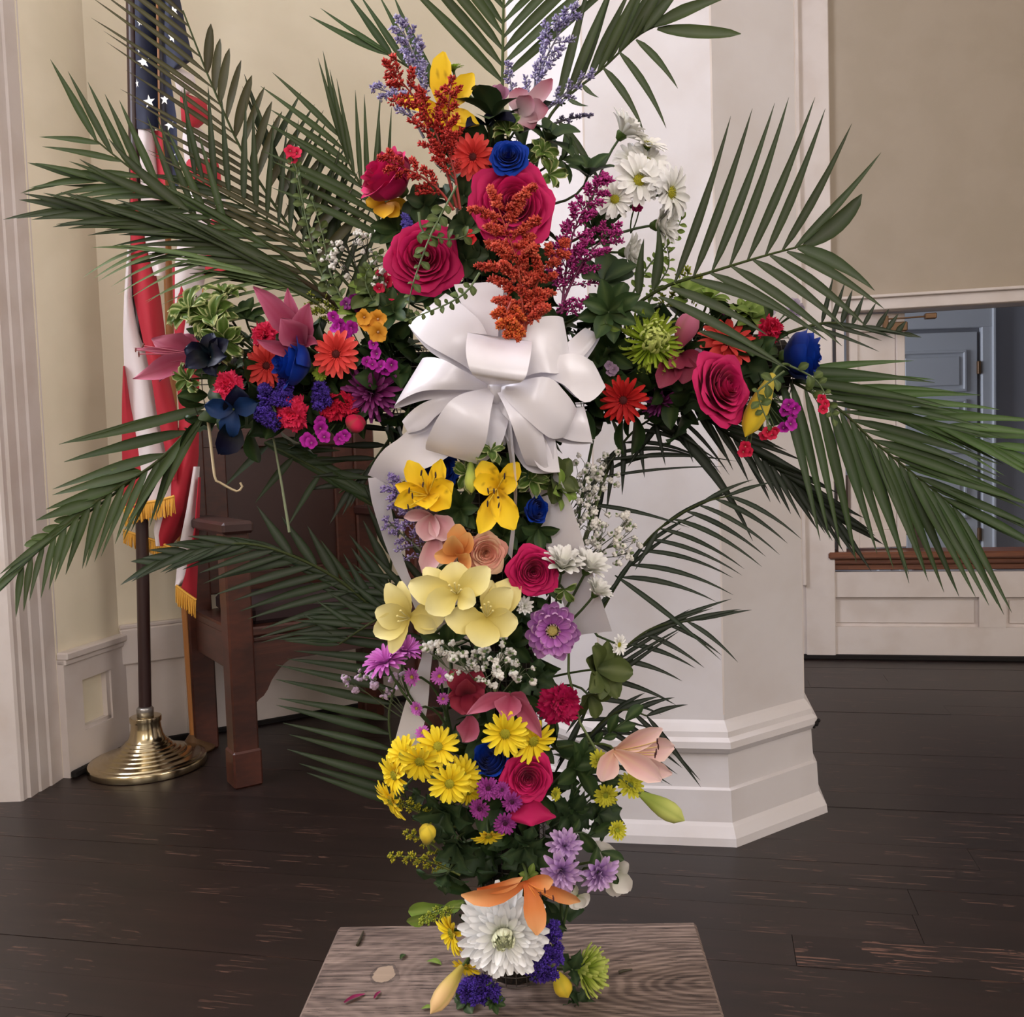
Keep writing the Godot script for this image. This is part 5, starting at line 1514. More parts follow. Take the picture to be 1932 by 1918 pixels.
func gerberas_and_daisies() -> void:
	gerbera(634, 668, 46, v3(-0.1, 0.0, 1), 0.10, "coral gerbera with fully open petals right of the blue rose on the left arm")
	gerbera(503, 690, 44, v3(-0.15, -0.1, 1), 0.075, "coral gerbera partly covered by the blue rose on the left arm")
	gerbera(892, 296, 42, v3(-0.05, -0.15, 1), 0.10, "coral gerbera left of the blue rose near the top")
	gerbera(1176, 755, 46, v3(-0.25, -0.05, 1), 0.085, "deep red gerbera just right of the bow", true)
	gerbera(1374, 646, 58, v3(0.1, 0.55, 0.7), 0.055, "coral gerbera half hidden under palm leaflets on the right arm")
	# yellow daisies
	daisy(953, 1384, 46, v3(0.0, -0.05, 1), 0.125, "single yellow daisy at the centre of the upright, above the blue rose")
	daisy(1006, 1398, 46, v3(0.45, -0.2, 0.9), 0.105, "yellow daisy tucked behind the central one, turned right")
	daisy(826, 1408, 42, v3(0.15, 0.35, 0.9), 0.105, "yellow daisy at the top of the left-hand cluster")
	daisy(792, 1436, 44, v3(-0.2, -0.35, 0.9), 0.12, "yellow daisy in the middle of the left-hand cluster")
	daisy(744, 1462, 42, v3(-0.75, -0.1, 0.65), 0.105, "yellow daisy facing left in the left-hand cluster")
	daisy(738, 1510, 44, v3(-0.8, -0.45, 0.5), 0.095, "lowest yellow daisy of the left-hand cluster, tilted down")
	daisy(848, 1478, 42, v3(0.05, -0.02, 1), 0.125, "full-face yellow daisy with a greenish centre at the cluster's right")
	daisy(872, 1462, 40, v3(0.35, 0.1, 0.8), 0.10, "yellow daisy mostly behind the full-face one")
	daisy(884, 1494, 28, v3(0.4, -0.3, 0.8), 0.09, "small dim yellow daisy beside the purple buttons")
	daisy(760, 1425, 40, v3(-0.5, 0.4, 0.7), 0.09, "yellow daisy at the back of the left-hand cluster")
	daisy(922, 1577, 32, v3(0.15, -0.75, 0.6), 0.10, "drooping yellow daisy below the purple buttons")
	daisy(852, 1760, 44, v3(-0.75, -0.1, 0.45), 0.085, "yellow daisy peeking out left of the white pompon chrysanthemum")
	daisy(880, 1824, 30, v3(-0.3, -0.6, 0.7), 0.10, "small yellow daisy under the left side of the white pompon")
	# white daisies upper right
	var e := at(1100, 470, CROSS_Z + 0.03)
	closed_daisy(1186, 236, 44, v3(0.55, 0.65, 0.3), 0.03, "topmost white daisy on its own long stem", true, e)
	daisy(1222, 272, 39, v3(0.3, 0.75, 0.5), 0.03, "white daisy just under the topmost one", true, e)
	daisy(1194, 300, 39, v3(-0.1, 0.45, 0.8), 0.02, "white daisy in the shadowed middle of the upper right spray", true, e)
	daisy(1222, 306, 41, v3(0.3, 0.35, 0.8), 0.03, "white daisy overlapping others at the spray's upper middle", true, e)
	daisy(1206, 340, 51, v3(0.2, 0.1, 0.9), 0.055, "broad white daisy in the middle of the upper right spray", true, e)
	daisy(1242, 344, 49, v3(0.5, 0.3, 0.7), 0.045, "white daisy right of the broad one", true, e)
	daisy(1266, 364, 54, v3(0.7, -0.1, 0.55), 0.05, "white daisy farthest right in the upper right spray", true, e)
	daisy(1160, 376, 39, v3(-0.05, 0.0, 1), 0.06, "full-face white daisy with a yellow centre near the magenta spray", true, e)
	closed_daisy(1256, 424, 44, v3(0.7, -0.1, 0.5), 0.045, "half-closed white daisy hanging below the right of the spray", true, e)
	closed_daisy(1194, 476, 39, v3(0.85, -0.1, 0.4), 0.05, "lowest white daisy of the upper right spray, seen from the side", true, e)
	var e2 := at(1040, 1200, CROSS_Z + 0.05)
	closed_daisy(1064, 1056, 44, v3(0.15, 0.8, 0.5), 0.115, "white daisy right beside the pink rose on the upright", true, e2)
	closed_daisy(1114, 1062, 42, v3(0.35, 0.75, 0.5), 0.105, "white daisy behind its neighbour, leaning right over the ribbon tail", true, e2)
	closed_daisy(1130, 1110, 32, v3(0.5, 0.75, 0.4), 0.105, "small white daisy lowest of the three on the right", true, e2)
	closed_daisy(990, 1142, 20, v3(0.1, 0.3, 0.9), 0.11, "tiny white daisy bud under the pink rose on the upright")
	daisy(972, 1620, 13, v3(0.1, -0.3, 0.9), 0.07, "tiny white daisy alone in the dark foliage low on the upright", true)
	daisy(1168, 1216, 22, v3(0.7, 0, 0.7), 0.07, "small white daisy behind the lavender chrysanthemum", true)

func chrysanthemums() -> void:
	var wp := [[0.05, 0.10, 0.135, 0.13, 0.05], [22, 10, 4, 16], 0.55, [rgb(226, 232, 200), rgb(250, 250, 248), rgb(252, 252, 252)], {"nu": 6, "nv": 4}]
	var ip := [[0.05, 0.09, 0.12, 0.11, 0.04], [10, 20, 50, 96], 0.6, [rgb(226, 232, 180), rgb(240, 242, 214), rgb(236, 240, 200)], {"nu": 6, "nv": 4}]
	composite("pompon_chrysanthemum", "large white pompon chrysanthemum at the foot of the cross", "chrysanthemum", "", 950, 1760, 90, v3(-0.02, 0.1, 1), 0.13, {"key": "wmum", "petals": [wp, wp, wp, wp, wp, ip, ip, ip], "rings": [[28, 0.90, 0.10, -0.06, -16], [30, 0.86, 0.12, 0.0, -4], [28, 0.78, 0.12, 0.06, 8], [26, 0.70, 0.11, 0.11, 19], [24, 0.60, 0.10, 0.16, 30], [20, 0.50, 0.09, 0.2, 40], [18, 0.36, 0.07, 0.22, 36], [16, 0.33, 0.05, 0.24, 50], [12, 0.30, 0.03, 0.25, 64], [6, 0.26, 0.01, 0.25, 78]], "depth": 0.16, "jit": 0.1, "calyx": 0.25})
	var gp := [[0.022, 0.034, 0.042, 0.044, 0.028], [30, 12, 34, 110], 0.75, [rgb(128, 158, 38), rgb(166, 190, 54), rgb(196, 212, 92)], {"nu": 8, "nv": 2, "twist": 0.25}]
	var gi := [[0.035, 0.05, 0.058, 0.058, 0.035], [20, 44, 76, 130], 0.7, [rgb(150, 176, 60), rgb(190, 206, 100), rgb(208, 218, 126)], {"nu": 7, "nv": 2, "twist": 0.2}]
	composite("spider_chrysanthemum", "lime green spider chrysanthemum right of the bow", "chrysanthemum", "", 1234, 642, 58, v3(0.1, 0.15, 1), 0.10, {"key": "gmum", "petals": [gp, gp, gp, gi, gi, gi], "rings": [[34, 0.98, 0.10, -0.2, -36], [38, 1.0, 0.12, -0.1, -20], [38, 0.98, 0.12, 0.0, -4], [36, 0.92, 0.11, 0.1, 10], [34, 0.82, 0.10, 0.18, 22], [30, 0.68, 0.08, 0.24, 32], [24, 0.54, 0.06, 0.28, 44], [14, 0.42, 0.03, 0.3, 60]], "depth": 0.25, "jit": 0.2})
	var fp := [[0.04, 0.06, 0.075, 0.08, 0.05], [30, 14, 4, 30], 0.8, [rgb(110, 136, 40), rgb(158, 180, 60), rgb(206, 218, 116)], {"nu": 7, "nv": 4}]
	composite("spider_chrysanthemum", "green spider chrysanthemum seen from the side at the right of the cross's foot", "chrysanthemum", "", 1114, 1830, 58, v3(0.95, 0.05, 0.25), 0.07, {"key": "fuji", "petals": [fp], "rings": [[20, 0.95, 0.10, -0.05, 18], [20, 1.0, 0.08, 0.0, 30], [18, 1.0, 0.06, 0.04, 44], [14, 0.95, 0.04, 0.06, 60], [8, 0.9, 0.02, 0.06, 76]], "depth": 0.45, "jit": 0.13})
	var lp := [[0.06, 0.15, 0.20, 0.19, 0.10], [10, 16, 44, 104], 0.6, [rgb(178, 96, 184), rgb(206, 132, 210), rgb(232, 186, 230)], {"nu": 7, "nv": 4}]
	var li := [[0.05, 0.08, 0.09, 0.08, 0.04], [40, 60, 80, 90], 0.6, [rgb(210, 190, 160), rgb(226, 206, 196)], {"nu": 4, "nv": 2}]
	composite("lavender_chrysanthemum", "full lavender-pink chrysanthemum with a cream centre on the upright", "chrysanthemum", "", 1043, 1190, 66, v3(0.1, 0.08, 1), 0.115, {"key": "lmum", "petals": [lp, lp, lp, li], "rings": [[17, 0.78, 0.20, -0.06, -12], [17, 0.72, 0.2, 0.02, 2], [14, 0.58, 0.2, 0.08, 14], [18, 0.26, 0.18, 0.10, 20]], "disc": [0.16, 0.08, rgb(206, 190, 110), rgb(180, 172, 90), 40, 0.1], "depth": 0.2, "jit": 0.12})
	var sp := [[0.05, 0.12, 0.17, 0.155, 0.05], [26, 18, 10, 12], 0.5, [rgb(150, 104, 164), rgb(190, 148, 206), rgb(222, 190, 230)], {"nu": 6, "nv": 4}]
	for q in [[1066, 1594, 34, v3(0.1, 0.5, 0.8), 0.10, "upper of the three lilac spray chrysanthemums low on the right"], [1059, 1646, 42, v3(-0.05, -0.15, 1), 0.12, "left-hand lower lilac spray chrysanthemum with pointed petals"], [1132, 1650, 42, v3(0.35, -0.15, 0.9), 0.115, "right-hand lower lilac spray chrysanthemum with pointed petals"]]:
		composite("lilac_chrysanthemum", q[5], "chrysanthemum", "lilac spray chrysanthemums", q[0], q[1], q[2], q[3], q[4], {"key": "smum", "petals": [sp], "rings": [[14, 0.95, 0.08, -0.04, -6], [13, 0.88, 0.08, 0.02, 14], [11, 0.72, 0.06, 0.07, 34], [8, 0.55, 0.03, 0.1, 58], [4, 0.4, 0.01, 0.12, 76]], "depth": 0.22, "jit": 0.14}, at(1060, 1760, CROSS_Z + 0.05))
	var dp := [[0.04, 0.08, 0.10, 0.10, 0.04], [30, 24, 16, 10], 0.6, [rgb(84, 14, 64), rgb(124, 30, 98), rgb(176, 84, 160)], {"nu": 6, "nv": 4}]
	composite("purple_chrysanthemum", "dark purple chrysanthemum with narrow petals left of the bow", "chrysanthemum", "", 700, 742, 54, v3(-0.15, -0.35, 0.9), 0.075, {"key": "pmum", "petals": [dp], "rings": [[20, 0.95, 0.08, -0.04, -8], [18, 0.88, 0.08, 0.02, 12], [15, 0.76, 0.06, 0.06, 32], [10, 0.6, 0.03, 0.1, 56]], "depth": 0.25, "jit": 0.14})
	composite("purple_chrysanthemum", "dim purple chrysanthemum under the beam right of the red gerbera", "chrysanthemum", "", 1246, 762, 34, v3(0.1, -0.6, 0.6), 0.045, {"key": "pmum", "petals": [dp], "rings": [[18, 0.95, 0.08, -0.04, -4], [15, 0.85, 0.08, 0.02, 20], [10, 0.7, 0.05, 0.06, 44]], "depth": 0.25, "jit": 0.14})
	var pd := [[0.04, 0.09, 0.115, 0.11, 0.04], [52, 44, 34, 20], 0.4, [rgb(170, 70, 160), rgb(206, 104, 196), rgb(220, 130, 212)], {"nu": 6, "nv": 4}]
	composite("pink_daisy", "orchid-pink daisy seen from the side below the left pale yellow bloom", "daisy", "", 726, 1244, 44, v3(-0.25, 0.85, 0.35), 0.10, {"key": "pdaisy", "petals": [pd], "rings": [[17, 0.95, 0.1, 0.0, -34], [16, 0.95, 0.1, 0.03, -20], [12, 0.8, 0.08, 0.05, 0]], "depth": 0.2}, at(850, 1400, CROSS_Z + 0.03))
	composite("pink_daisy", "second orchid-pink daisy half hidden behind a pale yellow petal", "daisy", "", 768, 1222, 34, v3(0.35, 0.7, 0.4), 0.09, {"key": "pdaisy", "petals": [pd], "rings": [[15, 0.95, 0.1, 0.0, -14], [14, 0.9, 0.1, 0.03, 0]], "depth": 0.3}, at(850, 1400, CROSS_Z + 0.03))
	# buttons
	var pe := at(860, 1420, CROSS_Z + 0.03)
	var p0 := rgb(168, 72, 158)
	var p1 := rgb(206, 110, 198)
	for q in [[777, 1277, 18, v3(-0.4, 0.1, 0.8), "pink button flower at the upper left of the small group"], [829, 1275, 18, v3(0.1, 0.1, 1), "pink button flower nearest the crumpled dark pink bloom"], [836, 1318, 13, v3(0.2, 0, 1), "small pink button flower under the nearest one"], [786, 1336, 15, v3(-0.5, 0.0, 0.8), "pink button flower facing left against the ribbon tail"], [797, 1382, 15, v3(-0.2, 0.5, 0.8), "pink button flower just above the yellow daisy cluster"]]:
		button(q[0], q[1], q[2], q[3], 0.095, q[4], p0, p1, rgb(190, 170, 60), "pbut", "pink button flowers", pe)
	var m0 := rgb(112, 30, 98)
	var m1 := rgb(160, 66, 148)
	for q in [[921, 1487, 24, v3(-0.1, 0.15, 1), "purple button flower at the top of its group"], [947, 1490, 18, v3(0.3, 0.3, 0.8), "purple button flower wedged against the lowest rose"], [905, 1526, 22, v3(-0.3, -0.05, 0.9), "purple button flower at the left of its group"], [966, 1513, 21, v3(0.2, -0.05, 1), "purple button flower directly under the lowest rose"], [953, 1553, 24, v3(0.05, -0.1, 1), "lowest purple button flower beside the drooping yellow daisy"]]:
		button(q[0], q[1], q[2], q[3], 0.115, q[4], m0, m1, rgb(74, 14, 56), "mbut", "purple button flowers")
	var g0 := rgb(140, 140, 28)
	var g1 := rgb(206, 202, 60)
	var ge := at(1040, 1560, CROSS_Z + 0.03)
	for q in [[1190, 1480, 27, v3(0.1, 0.5, 0.8), "yellow-green button flower directly under the pale peach lily"], [1143, 1500, 25, v3(-0.05, -0.1, 0.9), "yellow-green button flower left of the long green bud"], [1131, 1434, 22, v3(0.2, 0.5, 0.6), "yellow-green button flower tucked behind the pale peach lily"], [1165, 1566, 20, v3(0.3, 0.2, 0.9), "lowest yellow-green button flower near the column base"], [1048, 1498, 14, v3(0.6, 0.1, 0.7), "dim yellow-green button beside the lowest pink rose"]]:
		button(q[0], q[1], q[2], q[3], 0.095, q[4], g0, g1, rgb(150, 160, 40), "gbut", "yellow-green button flowers", ge)
	button(855, 128, 21, v3(-0.05, 0.95, 0.3), 0.04, "lime green button flower behind the topmost yellow petals", rgb(120, 150, 40), rgb(170, 196, 70), rgb(140, 170, 50), "lime", "lime button flowers")
	button(604, 706, 16, v3(-0.2, -0.1, 1), 0.085, "lime green button flower between the blue rose and right coral gerbera", rgb(150, 170, 40), rgb(206, 214, 90), rgb(160, 170, 60), "lime", "lime button flowers")

func carnations() -> void:
	var a := rgb(196, 16, 60)
	var b := rgb(240, 50, 96)
	carnation(432, 729, 30, v3(-0.1, 0.05, 1), 0.085, a, b, "pink", "pinkish red carnation above the dark blue leaves on the left arm", "small carnations")
	carnation(550, 782, 34, v3(0.0, -0.1, 1), 0.085, a, b, "pink", "pinkish red carnation right below the purple statice on the left arm", "small carnations")
	carnation(496, 632, 28, v3(-0.3, 0.2, 0.9), 0.07, a, b, "pink", "pinkish red carnation left of the tall dusky pink lily", "small carnations")
	carnation(626, 766, 28, v3(-0.25, -0.1, 0.9), 0.08, rgb(180, 14, 44), rgb(222, 38, 72), "deep", "deep pink carnation hanging under the right coral gerbera", "small carnations")
	carnation(654, 762, 24, v3(0.3, 0.0, 0.9), 0.075, rgb(180, 14, 44), rgb(222, 38, 72), "deep", "deep pink carnation pressed against its right-hand neighbour under the left arm", "small carnations")
	carnation(1056, 1328, 42, v3(0.25, 0.05, 1), 0.10, rgb(120, 4, 46), rgb(176, 16, 76), "dark", "dark magenta carnation on the right side of the upright", "")
	carnation(1455, 622, 28, v3(0.25, 0.15, 0.9), 0.06, rgb(180, 10, 46), rgb(226, 34, 84), "red", "bright carnation above the blue rose on the right arm", "small carnations")

func sprays() -> void:
	var orange := [rgb(196, 66, 44), rgb(214, 84, 60), rgb(178, 52, 38), rgb(222, 100, 72)]
	var deep := [rgb(186, 44, 36), rgb(206, 60, 46), rgb(166, 36, 30)]
	spray("dyed_goldenrod", "orange-red dyed feathery spray fanning up left over the tall yellow lily", "spray", [[862, 392], [842, 320], [815, 230], [748, 142, 0.01]], 0.115, {"n": 17, "len": 84.0, "florets": 64, "size": 9, "angle": 40.0, "from": 0.3, "spread": 5.0, "taper": 0.45}, deep, rgb(150, 36, 26), "dyed sprays")
	spray("dyed_goldenrod", "orange-red dyed spray branch rising beside the coral gerbera at top", "spray", [[868, 395], [858, 330], [842, 260], [850, 170]], 0.12, {"n": 13, "len": 66.0, "florets": 60, "size": 8.0, "angle": 42.0, "from": 0.25, "spread": 4.0, "taper": 0.4}, deep, rgb(150, 36, 26), "dyed sprays")
	spray("dyed_goldenrod", "orange-red dyed spray branch sweeping left in front of the half-open pink rose", "spray", [[856, 396], [830, 360], [790, 330], [735, 305]], 0.13, {"n": 10, "len": 46.0, "florets": 58, "size": 8.0, "angle": 38.0, "from": 0.25, "spread": 5.0, "taper": 0.5}, deep, rgb(150, 36, 26), "dyed sprays")
	spray("dyed_goldenrod", "broad orange dyed spray hanging over the middle above the bow", "spray", [[990, 636], [984, 560], [974, 490], [945, 405]], 0.165, {"n": 20, "len": 60.0, "florets": 84, "size": 10, "angle": 58.0, "from": 0.05, "spread": 8.0, "taper": 1.25, "star": true}, orange, rgb(170, 56, 30), "dyed sprays")
	spray("dyed_goldenrod", "orange dyed spray branch right of the broad one, touching the magenta spray", "spray", [[990, 625], [1005, 560], [1025, 510], [1058, 468]], 0.155, {"n": 10, "len": 52.0, "florets": 46, "size": 9.0, "angle": 48.0, "from": 0.1, "spread": 7.0, "star": true}, orange, rgb(170, 56, 30), "dyed sprays")
	spray("dyed_goldenrod", "lowest tuft of the orange dyed spray, ending above the bow's centre", "spray", [[965, 570], [955, 600], [972, 630]], 0.18, {"n": 7, "len": 32.0, "florets": 40, "size": 9.0, "angle": 60.0, "from": 0.1, "spread": 7.0, "star": true}, [rgb(222, 96, 44), rgb(232, 124, 56), rgb(210, 80, 40)], rgb(170, 56, 30), "dyed sprays")
	var mag := [rgb(164, 34, 116), rgb(190, 52, 140), rgb(140, 26, 96), rgb(206, 70, 154)]
	spray("dyed_statice", "magenta dyed spray rising right of the largest pink rose", "spray", [[1060, 590], [1068, 510], [1085, 430], [1132, 345]], 0.10, {"n": 20, "len": 70.0, "florets": 74, "size": 8.5, "angle": 40.0, "from": 0.15, "spread": 6.0, "taper": 0.35}, mag, rgb(110, 30, 76), "magenta sprays")
	spray("dyed_statice", "magenta dyed spray with loose tips spreading right before the palm leaflets", "spray", [[1058, 580], [1080, 530], [1110, 480], [1150, 440]], 0.10, {"n": 12, "len": 66.0, "florets": 56, "size": 8.0, "angle": 48.0, "from": 0.2, "spread": 4.0, "taper": 0.6}, mag, rgb(110, 30, 76), "magenta sprays")
	spray("dyed_statice", "short magenta dyed tuft low beside the bow's upper right loop", "spray", [[1050, 590], [1075, 580], [1108, 568]], 0.10, {"n": 6, "len": 26.0, "florets": 34, "size": 8.0, "angle": 40.0, "from": 0.1, "spread": 6.0}, mag, rgb(110, 30, 76), "magenta sprays")
	var lav := [rgb(150, 140, 186), rgb(174, 166, 208), rgb(134, 124, 170), rgb(190, 184, 216)]
	spray("lavender_spray", "pale lavender dried spray standing at the top left of the cross", "spray", [[812, 245], [800, 180], [785, 120], [758, 52]], 0.04, {"n": 14, "len": 66.0, "florets": 44, "size": 8.5, "angle": 34.0, "from": 0.2, "spread": 4.0, "taper": 0.4}, lav, rgb(120, 116, 132), "lavender sprays")
	spray("lavender_spray", "short lavender dried spray leaning left behind the orange-red spray", "spray", [[800, 260], [775, 215], [745, 180], [715, 168]], 0.03, {"n": 8, "len": 40.0, "florets": 34, "size": 7.5, "angle": 38.0, "from": 0.3, "spread": 4.0}, lav, rgb(120, 116, 132), "lavender sprays")
	spray("lavender_spray", "pale lavender dried spray standing at the top right of the cross", "spray", [[985, 230], [1010, 160], [1035, 100], [1075, 28]], 0.03, {"n": 14, "len": 74.0, "florets": 44, "size": 8.5, "angle": 34.0, "from": 0.2, "spread": 4.0, "taper": 0.35}, lav, rgb(120, 116, 132), "lavender sprays")
	spray("lavender_spray", "loose lavender dried spray leaning right over the mauve bloom", "spray", [[1000, 235], [1045, 195], [1080, 165], [1112, 140]], 0.03, {"n": 8, "len": 40.0, "florets": 30, "size": 7.0, "angle": 40.0, "from": 0.25, "spread": 3.0}, lav, rgb(110, 106, 118), "lavender sprays")
	spray("lavender_spray", "thin lavender sprig lying level against the bright column", "spray", [[1030, 240], [1066, 226], [1112, 218]], 0.02, {"n": 6, "len": 14.0, "florets": 22, "size": 6.0, "angle": 40.0, "from": 0.35, "spread": 2.0}, [rgb(104, 96, 126), rgb(126, 118, 148)], rgb(90, 84, 96), "lavender sprays")
	spray("lavender_spray", "short lavender sprig between palm stalk and mauve bloom", "spray", [[985, 230], [970, 190], [958, 125]], 0.02, {"n": 6, "len": 22.0, "florets": 26, "size": 6.5, "angle": 40.0, "from": 0.5, "spread": 2.0}, lav, rgb(120, 116, 132), "lavender sprays")
	spray("lilac_statice", "lilac flower cluster left of the yellow lily under the bow", "spray", [[800, 990], [770, 960], [748, 930], [742, 912]], 0.085, {"n": 10, "len": 46.0, "florets": 54, "size": 8.0, "angle": 50.0, "from": 0.15, "spread": 8.0}, [rgb(150, 128, 196), rgb(176, 156, 216), rgb(196, 180, 226)], rgb(96, 100, 80), "lilac clusters")
	spray("lilac_statice", "loose lilac cluster lower on the left, beside the pale pink lily", "spray", [[815, 1060], [785, 1030], [755, 1005], [735, 985]], 0.08, {"n": 9, "len": 40.0, "florets": 34, "size": 7.5, "angle": 52.0, "from": 0.2, "spread": 6.0}, [rgb(150, 130, 186), rgb(180, 162, 210)], rgb(96, 100, 80), "lilac clusters")
	var gold := [rgb(168, 160, 30), rgb(196, 182, 44), rgb(140, 144, 36)]
	spray("goldenrod", "olive yellow goldenrod under the yellow daisy cluster", "spray", [[860, 1560], [820, 1545], [785, 1530], [760, 1515]], 0.075, {"n": 9, "len": 34.0, "florets": 36, "size": 7.0, "angle": 45.0, "from": 0.2, "spread": 4.0}, gold, rgb(90, 100, 40), "goldenrod")
	spray("goldenrod", "olive yellow goldenrod tip pointing left low on the upright", "spray", [[868, 1650], [825, 1630], [785, 1618], [742, 1614]], 0.075, {"n": 9, "len": 26.0, "florets": 34, "size": 7.0, "angle": 40.0, "from": 0.25, "spread": 3.0}, gold, rgb(90, 100, 40), "goldenrod")
	spray("goldenrod", "small goldenrod tuft beside the lone yellow bud", "spray", [[850, 1620], [810, 1590], [770, 1572]], 0.07, {"n": 7, "len": 26.0, "florets": 30, "size": 6.5, "angle": 45.0, "from": 0.3, "spread": 3.0}, gold, rgb(90, 100, 40), "goldenrod")
	spray("goldenrod", "yellow-green goldenrod plume curling down left of the white pompon chrysanthemum", "spray", [[885, 1712], [850, 1712], [820, 1720], [797, 1736]], 0.11, {"n": 8, "len": 18.0, "florets": 34, "size": 6.0, "angle": 40.0, "from": 0.3, "spread": 3.0, "droop": -0.5}, [rgb(140, 156, 40), rgb(170, 176, 60)], rgb(110, 126, 50), "goldenrod")
	spray("goldenrod", "yellow-green goldenrod behind the right arm's top edge", "spray", [[1240, 590], [1280, 560], [1320, 540], [1290, 520]], 0.01, {"n": 12, "len": 40.0, "florets": 38, "size": 8.0, "angle": 50.0, "from": 0.1, "spread": 5.0}, [rgb(170, 178, 60), rgb(196, 200, 90), rgb(140, 154, 50)], rgb(100, 110, 50), "goldenrod")
	spray("goldenrod", "yellow-green goldenrod behind the left arm near the vine", "spray", [[640, 610], [620, 590], [600, 575], [585, 560]], 0.02, {"n": 8, "len": 34.0, "florets": 34, "size": 7.5, "angle": 50.0, "from": 0.1, "spread": 5.0}, [rgb(150, 158, 50), rgb(180, 186, 70)], rgb(100, 110, 50), "goldenrod")
	var pur := [rgb(64, 36, 140), rgb(84, 52, 168), rgb(52, 28, 116)]
	for q in [[[[520, 778], [512, 760], [500, 738]], 24.0, "purple statice head right of the carnation on the left arm"], [[[530, 770], [535, 752], [540, 722]], 20.0, "purple statice head just under the side-lying blue rose"], [[[525, 790], [508, 790], [492, 780]], 16.0, "purple statice head above the slim amber bud"], [[[610, 770], [608, 752], [606, 732]], 16.0, "small purple statice head below the right coral gerbera"]]:
		spray("purple_statice", q[2], "statice", q[0], 0.09, {"n": 7, "len": q[1], "florets": 40, "size": 9.0, "angle": 60.0, "from": 0.1, "spread": 9.0, "star": true}, pur, rgb(80, 96, 60), "purple statice")
	spray("purple_statice", "deep violet statice plume right of the white pompon chrysanthemum", "statice", [[1000, 1850], [1028, 1820], [1044, 1780], [1046, 1752]], 0.10, {"n": 11, "len": 30.0, "florets": 60, "size": 10.0, "angle": 55.0, "from": 0.05, "spread": 10.0, "star": true}, pur, rgb(80, 96, 60), "purple statice")
	spray("purple_statice", "deep violet statice clump at the lower left of the wire foot", "statice", [[930, 1850], [910, 1862], [880, 1866]], 0.10, {"n": 10, "len": 34.0, "florets": 54, "size": 10.0, "angle": 60.0, "from": 0.05, "spread": 10.0, "star": true}, pur, rgb(80, 96, 60), "purple statice")
	spray("purple_statice", "tiny violet statice head among vines left of the pink rose at top", "statice", [[772, 440], [768, 425], [764, 412]], 0.08, {"n": 4, "len": 10.0, "florets": 24, "size": 7.0, "angle": 50.0, "from": 0.2, "spread": 5.0, "star": true}, [rgb(90, 80, 180), rgb(110, 100, 196)], rgb(80, 96, 60), "purple statice")

